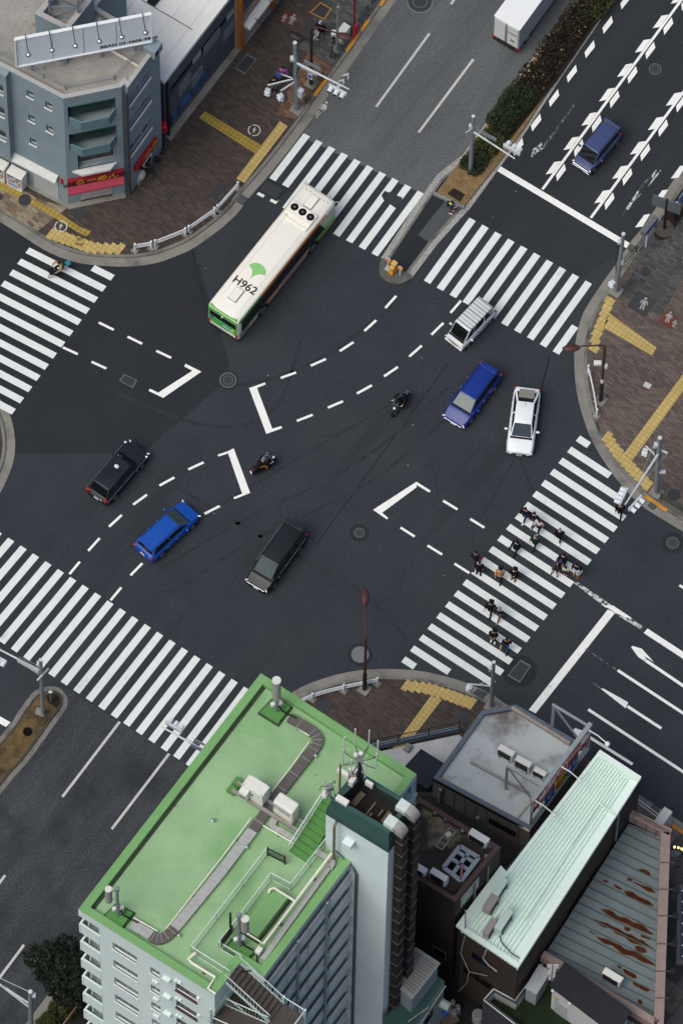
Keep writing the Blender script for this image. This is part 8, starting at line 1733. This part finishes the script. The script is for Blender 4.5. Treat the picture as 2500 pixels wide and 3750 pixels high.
t8 = root('rusty_roof_building', 'low building with a grey ribbed roof streaked with rust', 'building', V((q8[0].x, q8[0].y, 0)), 0)
shell(t8, q8, 0, H8 - .05, M('wall_pinkish', (150, 122, 116), rough=.8, var=.1)); MB().poly([V((p.x, p.y, H8)) for p in q8]).build('roof', m_rr, t8)
ab = (q8[3] - q8[0]); N8 = 17; rdir = (W(2425, 3150, H8) - W(2262, 3070, H8)).normalized()
for k in range(1, N8 + 7):
 p = q8[0] + ab * (k - 5.2) / N8 if True else None
 ts = []
 for i in range(4):
  a, b = q8[i], q8[(i + 1) % 4]; e = b - a; den = rdir.x * e.y - rdir.y * e.x
  if abs(den) < 1e-6: continue
  t_ = ((a.x - p.x) * e.y - (a.y - p.y) * e.x) / den; s_ = ((a.x - p.x) * rdir.y - (a.y - p.y) * rdir.x) / den
  if 0 <= s_ <= 1: ts.append(t_)
 if len(ts) >= 2 and max(ts) - min(ts) > .5: MB().beam(p + rdir * min(ts) + V((0, 0, .06)), p + rdir * max(ts) + V((0, 0, .03)), .05, .06).build('roof_rib', M('rib_dark', (76, 92, 88), rough=.7, var=.15), t8)
m_rs = M('rust_stain', (66, 38, 28), rough=.95, spec=.05, var=.35, scale=3, fine=.3, fscale=14); m_ro = M('rust_halo', (110, 88, 66), rough=.95, spec=.05, var=.3, scale=4)
def rust(a, b, w, mat, z, sd, name='rust_stain'):
 A, B = [W(1600 + x * .574, 2790 + y * .574, H8 + z) for x, y in (a, b)]; d = B - A; n = V((-d.y, d.x, 0)).normalized(); k = max(8, int(d.length / .12)); up = []; dn = []
 for i in range(k + 1):
  s = i / k; env = w / 105 * min(1, 4.5 * s + .12) * min(1, 4.5 * (1 - s) + .12)
  f = lambda q: max(.02, env * (.45 + 1.0 * (noise.noise(V((s * d.length * 1.3, q, sd))) + .45)))
  up.append(A + d * s + n * f(0)); dn.append(A + d * s - n * f(7))
 mb = MB()
 for i in range(k): mb.poly(ccw([up[i], dn[i], dn[i + 1], up[i + 1]]))
 mb.build(name, mat, t8)
for i, q in enumerate(((1045, 940, 1378, 1100, 34), (1005, 1008, 1372, 1192, 34), (1015, 1116, 1398, 1302, 34), (1190, 825, 1378, 918, 28), (1250, 768, 1388, 834, 18), (1285, 690, 1358, 722, 26), (1212, 748, 1244, 758, 20), (1185, 1322, 1270, 1378, 30), (1285, 1430, 1352, 1458, 32), (1146, 1352, 1178, 1378, 24), (1262, 1178, 1332, 1212, 28), (1246, 1408, 1292, 1432, 20), (1283, 1518, 1308, 1542, 24), (1192, 1058, 1228, 1076, 18), (1298, 1108, 1358, 1132, 18), (1125, 785, 1180, 812, 12), (970, 1080, 1012, 1102, 12), (1150, 1300, 1170, 1320, 14), (1240, 1000, 1300, 1026, 10), (1060, 758, 1085, 768, 14))):
 rust((q[0] - 5, q[1] - 3), (q[2] + 4, q[3] + 2), q[4] * .72, m_ro, .006, i); rust(q[:2], q[2:4], q[4] * .54, m_rs, .012, i)
m_pk = M('parapet_pink', (140, 122, 118), rough=.8, var=.08, scale=1.5)
for a, b, w_ in (((2434, 3058), (2408, 3790), .6), ((2306, 2986), (2452, 3058), .45), ((1985, 3502), (2404, 3756), .45)): MB().beam(W(*a, H8 + .45), W(*b, H8 + .45), w_, .9).build('parapet', m_pk, t8)
MB().beam(W(2316, 2980, H8 + .75), W(2448, 3052, H8 + .75), .3, .3).build('blue_fascia', M('fascia_blue', (66, 108, 168), rough=.6, var=.2), t8); MB().beam(W(2452, 3064, H8 + .3), W(2446, 3130, H8 + .3), .12, 1.0).build('red_trim', m_red, t8)
for k in range(3): p = W(2325 + 35 * k, 3022 + 20 * k, H8); MB().beam(p, p + V((0, 0, .9)), .06, .06).build('upstand', M('upstand_pink', (120, 104, 100), rough=.8), t8)
for i, y in enumerate((3158, 3256, 3353, 3456, 3556, 3654)):
 x = 2442 - (y - 3100) * .04; a = W(x - 24, y, H8 + .95); b = W(x + 30, y + 1, H8 + .85); v = root('floodlight', 'black floodlight on an arm over the pink parapet, %s from the top' % ['first', 'second', 'third', 'fourth', 'fifth', 'sixth'][i], 'floodlight', V((a.x, a.y, H8 + .9)), 0, 'floodlights along the pink parapet'); MB().tube([a, b], .035, 6).build('arm', m_wire, v); MB().box(b + V((.15, 0, -.1)), (.32, .42, .3)).build('lamp_housing', m_blackp, v, bevel=.03); MB().box(b + V((.32, 0, -.14)), (.02, .34, .2)).build('lens', m_acg, v)
C = W(2456, 3118, 3.6); v = root('round_sign', 'round shop sign with glowing bulbs on the pink parapet wall', 'sign', C, 0); MB().tube([V((0, -.12, 0)), V((0, .12, 0))], .75, 20).build('disc', M('disc_dark', (60, 66, 74), rough=.5), v, local=True); MB().tube([V((0, -.15, 0)), V((0, -.13, 0))], .6, 20).build('face', M('disc_pale', (150, 160, 166), rough=.5, var=.3, scale=3), v, local=True)
for k in range(4): a = .3 + k * .35; MB().ball((.75 * math.cos(a), 0, .75 * math.sin(a)), (.08, .1, .08)).build('bulb', M('bulb_glow', (255, 232, 160), emit=1.2), v, local=True)
MB().tube([V((0, 0, -.7)), V((0, 0, -3.4))], .06, 8).build('post', m_galv, v, local=True)
acunit('cream outdoor unit standing on the rusty roof near the black roofed shed', (2240, 3592), H8, math.atan2(d0.y, d0.x), (1.3, .45, .85))
v = root('white_locker', 'white locker on the pavement below the blue fascia', 'locker', W(2420, 3032, KZ), ANG); MB().box((0, 0, .9), (1.3, .6, 1.8)).build('casing', m_acw, v, local=True, bevel=.02); MB().box((0, -.31, .9), (1.1, .02, 1.5)).build('door', M('locker_door', (170, 180, 190), rough=.5, var=.2), v, local=True)
fence('thin white railing along the pavement by the blue fascia', [(2334, 2945), (2448, 3030)], mat=m_railw, group=None, name='white_railing', bal=0, h=.8)
cy = root('canopy_sign_panel', 'grey tiled panel with small lights at the right edge', 'canopy', W(2496, 3400, 3), 0); q_ = Wp([(2478, 3240), (2700, 3240), (2700, 3530), (2474, 3530)], 3.0); MB().prism([p.xy for p in q_], 2.7, 3.0).build('canopy', M('canopy_grey', (96, 96, 100), rough=.6, var=.1), cy); MB().prism([p.xy for p in Wp([(2492, 3262), (2680, 3262), (2680, 3512), (2490, 3512)], 3.0)], 3.0, 3.03).build('panel', M('panel_slate', (52, 58, 72), rough=.5, var=.2, scale=4), cy)
for y in range(3262, 3512, 40): MB().box(W(2497, y, 3.06), (.1, .1, .06)).build('light', m_signw, cy)
MB().tube([W(2600, 3400, KZ), V((W(2600, 3400, KZ).x, W(2600, 3400, KZ).y, 2.7))], .08, 8).build('post', m_galv, cy)
H9 = 4.6; q9 = [W(1760, 3800, H9), W(2500, 4100, H9), W(2390, 3770, H9), W(1985, 3524, H9), W(1884, 3662, H9), W(1806, 3620, H9)]
q9 = [W(1767, 3663, H9), W(2200, 4000, H9), W(2480, 3900, H9), W(2380, 3772, H9), W(1985, 3527, H9), W(1884, 3662, H9), W(1806, 3620, H9)]
t9 = root('terrace_building', 'dark grey building with a white edged green terrace', 'building', V((q9[0].x, q9[0].y, 0)), 0)
shell(t9, q9, 0, H9 - .02, M('wall_slate_dark', (66, 68, 72), rough=.7, var=.12)); roofset(t9, q9, H9, .9, .22, M('terrace_cap', (58, 62, 72), rough=.6, var=.1), M('terrace_inner', (168, 166, 164), rough=.8, var=.1), M('terrace_floor', (36, 48, 32), rough=.95, spec=.05, var=.25, scale=1.2, fine=.2)); D9 = H9 - .9
trim = offset([V((p.x, p.y, H9 + .03)) for p in q9], .03, True)
for i in (0, 4, 5, 6): MB().beam(trim[i], trim[(i + 1) % 7], .06, .06).build('edge_trim', m_sill, t9)
st = root('storage_locker', 'grey steel storage locker on the green terrace', 'locker', W(1960, 3640, D9), 0); tq = [W(1974, 3535, D9 + 2), W(2012, 3560, D9 + 2), W(1962, 3640, D9 + 2), W(1924, 3618, D9 + 2)]; MB().prism([p.xy for p in tq], D9, D9 + 2).build('casing', M('locker_grey', (150, 156, 158), rough=.5, var=.05), st, bevel=.02); MB().prism([p.xy for p in offset(ccw(tq), -.05, True)], D9 + 2.0, D9 + 2.07).build('lid', M('locker_lid', (164, 170, 172), rough=.5, var=.05), st)
HS9 = 7.4; sq = [W(2022, 3611, HS9), W(2262, 3790, HS9), W(2290, 3702, HS9), W(2070, 3536, HS9)]
sq = [W(2022, 3611, HS9), W(2250, 3785, HS9), W(2298, 3708, HS9), W(2068, 3537, HS9)]
s9 = root('rooftop_shed', 'white shed with a black flat roof beside the rusty roof', 'shed', V((sq[0].x, sq[0].y, D9)), 0); shell(s9, sq, D9, HS9, M('shed_white', (190, 192, 190), rough=.7, var=.06)); MB().prism([p.xy for p in offset(sq, -.15, True)], HS9, HS9 + .2).build('roof', M('shed_roof_black', (34, 36, 42), rough=.8, var=.15, scale=2), s9)
dd = (sq[1] - sq[0]).normalized(); nn = V((dd.y, -dd.x, 0)); aa = math.atan2(dd.y, dd.x); PP = lambda u, z, d=0: V((sq[0].x, sq[0].y, 0)) + dd * u + nn * d + V((0, 0, z))
MB().box(PP(.75, D9 + 1.0, .01), (.9, .05, 2.0), aa).build('door', M('shed_door', (168, 172, 172), rough=.6, var=.08), s9); MB().box(PP(.4, D9 + 2.3, .03), (.25, .05, .3), aa).build('meter', M('meter_tan', (176, 150, 90), rough=.6), s9); MB().box(PP(2.9, D9 + 1.9, .03), (.2, .05, .2), aa).build('vent', m_blackp, s9)
for u in (.12, 1.45): MB().ball(PP(u, HS9 - .3, .12), (.12, .12, .14)).build('lamp', m_signw, s9)
B = W(2016, 3612, D9); Hm = zat(B, 3530); v = root('tv_antenna', 'fishbone television antenna mast beside the black roofed shed', 'antenna', B, 0); MB().tube([B, V((B.x, B.y, Hm))], .04, 6).build('mast', m_galv, v)
for k in range(14): z = Hm - .1 - .2 * k; MB().tube([V((B.x - (.22 if k > 3 else .35), B.y, z)), V((B.x + (.22 if k > 3 else .35), B.y, z))], .02, 5).build('element', m_chrome, v)
v = root('roof_tank', 'dark round tank lid at the bottom edge of the terrace', 'tank', W(2152, 3752, D9), 0); MB().cyl((0, 0, 0), .6, 1.0, 18).build('tank', m_blackp, v, local=True); MB().cyl((0, 0, 1.0), .62, .06, 18).build('lid', M('lid_dark', (44, 46, 52), rough=.6), v, local=True)
Hx = 7.0; qx = [W(1440, 3760, Hx), W(1480, 3740, Hx), W(1625, 3570, Hx), W(1590, 3505, Hx), W(1380, 3640, Hx)]
qx = [W(1420, 3830, Hx), W(1500, 3782, Hx), W(1626, 3592, Hx), W(1560, 3545, Hx), W(1400, 3740, Hx)]
tx = root('mint_annexe', 'small pale mint annexe with dark green roof edge behind the lift tower', 'building', V((qx[1].x, qx[1].y, 0)), 0); m_wx = M('annexe_wall', (140, 156, 152), rough=.8, var=.1); shell(tx, qx, 0, Hx, m_wx); MB().poly([V((p.x, p.y, Hx)) for p in qx]).build('roof', m_dkg, tx)
e0_, e1_ = qx[1], qx[2]; de = (e1_ - e0_).normalized(); ne = V((de.y, -de.x, 0)); ae = math.atan2(de.y, de.x); PE = lambda u, z, d=0: V((e0_.x, e0_.y, 0)) + de * u + ne * d + V((0, 0, z)); LE = (e1_ - e0_).length
for u in (LE * .25, LE * .55): MB().box(PE(u, 4.6, .02), (1.0, .05, 1.0), ae).build('window', m_wdark, tx)
MB().tube([PE(0, 6.3, .1), PE(LE, 6.3, .1)], .06, 6).build('wall_pipe', m_wx, tx); MB().tube([PE(LE * .1, 7.4, -.4), PE(LE * .45, 7.6, .2), PE(LE * .45, 6.6, .3)], .06, 6).build('vent_pipe', m_steel, tx); MB().tube([PE(LE * .8, 5.5, .3), PE(LE * .8, 5.5, .9)], .3, 14).build('vent_drum', M('drum_pale', (150, 160, 160), rough=.6), tx)
Hs = 9.6; qs = [W(1478, 3640, Hs), W(1505, 3662, Hs), W(1600, 3530, Hs), W(1522, 3478, Hs), W(1462, 3560, Hs)]
qs = [W(1440, 3595, Hs), W(1507, 3652, Hs), W(1602, 3530, Hs), W(1524, 3478, Hs)]
ts_ = root('roof_hut', 'grey hut with a ribbed sheet roof behind the lift tower', 'hut', V((qs[1].x, qs[1].y, Hx)), 0); shell(ts_, qs, Hx, Hs, M('hut_wall', (136, 146, 148), rough=.7, var=.08)); MB().prism([p.xy for p in offset(qs, -.12, True)], Hs, Hs + .06).build('roof', M('hut_roof', (138, 138, 136), rough=.7, var=.1), ts_)
for k in range(1, 12): a = qs[0].lerp(qs[3], k / 12); b = qs[1].lerp(qs[2], k / 12); MB().beam(V((a.x, a.y, Hs + .08)), V((b.x, b.y, Hs + .08)), .07, .06).build('roof_rib', M('hut_rib', (112, 112, 110), rough=.7), ts_)
B = W(1611, 3722, KZ); v = root('water_barrel', 'bright blue plastic barrel in the dark yard', 'barrel', B, 0); mbl = M('barrel_blue', (30, 110, 206), rough=.4, var=.05)
MB().cyl((0, 0, 0), .36, .9, 20).build('barrel', mbl, v, local=True); MB().cyl((0, 0, .9), .38, .05, 20).build('lid', mbl, v, local=True)
GC = 'grey gas cylinders in the dark yard'
for i, p in enumerate(((1656, 3692), (1643, 3712), (1674, 3710), (1661, 3726))):
 v = root('gas_cylinder', 'grey gas cylinder in the dark yard, ' + ['farthest of the four', 'leftmost of the four', 'rightmost of the four', 'nearest of the four'][i], 'gas cylinder', W(*p, KZ), 0, GC); MB().tube([V((0, 0, 0)), V((0, 0, .95)), V((0, 0, 1.1)), V((0, 0, 1.15))], [.19, .19, .12, .06], 14).build('cylinder', M('gas_grey', (140, 142, 142), rough=.5, metal=.2, var=.15), v, local=True); MB().cyl((0, 0, 1.12), .12, .12, 10).build('collar', m_steel, v, local=True)
v = root('yard_crate', 'brown crate beside the blue barrel', 'crate', W(1642, 3742, KZ), .6); MB().box((0, 0, .25), (1.0, .8, .5)).build('crate', M('crate_brown', (76, 62, 56), rough=.8, var=.2), v, local=True, bevel=.02); MB().box((0, 0, .52), (1.05, .85, .05)).build('lid', M('crate_lid', (92, 78, 70), rough=.8, var=.2), v, local=True)
v = root('meter_tank', 'pale ribbed tank standing by the dark terrace building', 'tank', W(1748, 3735, KZ), 0); MB().cyl((0, 0, 0), .36, 1.0, 16).build('tank', M('tank_pale', (150, 150, 144), rough=.6, var=.12), v, local=True); MB().cyl((0, 0, 1.0), .3, .1, 16).build('lid', m_steel, v, local=True)
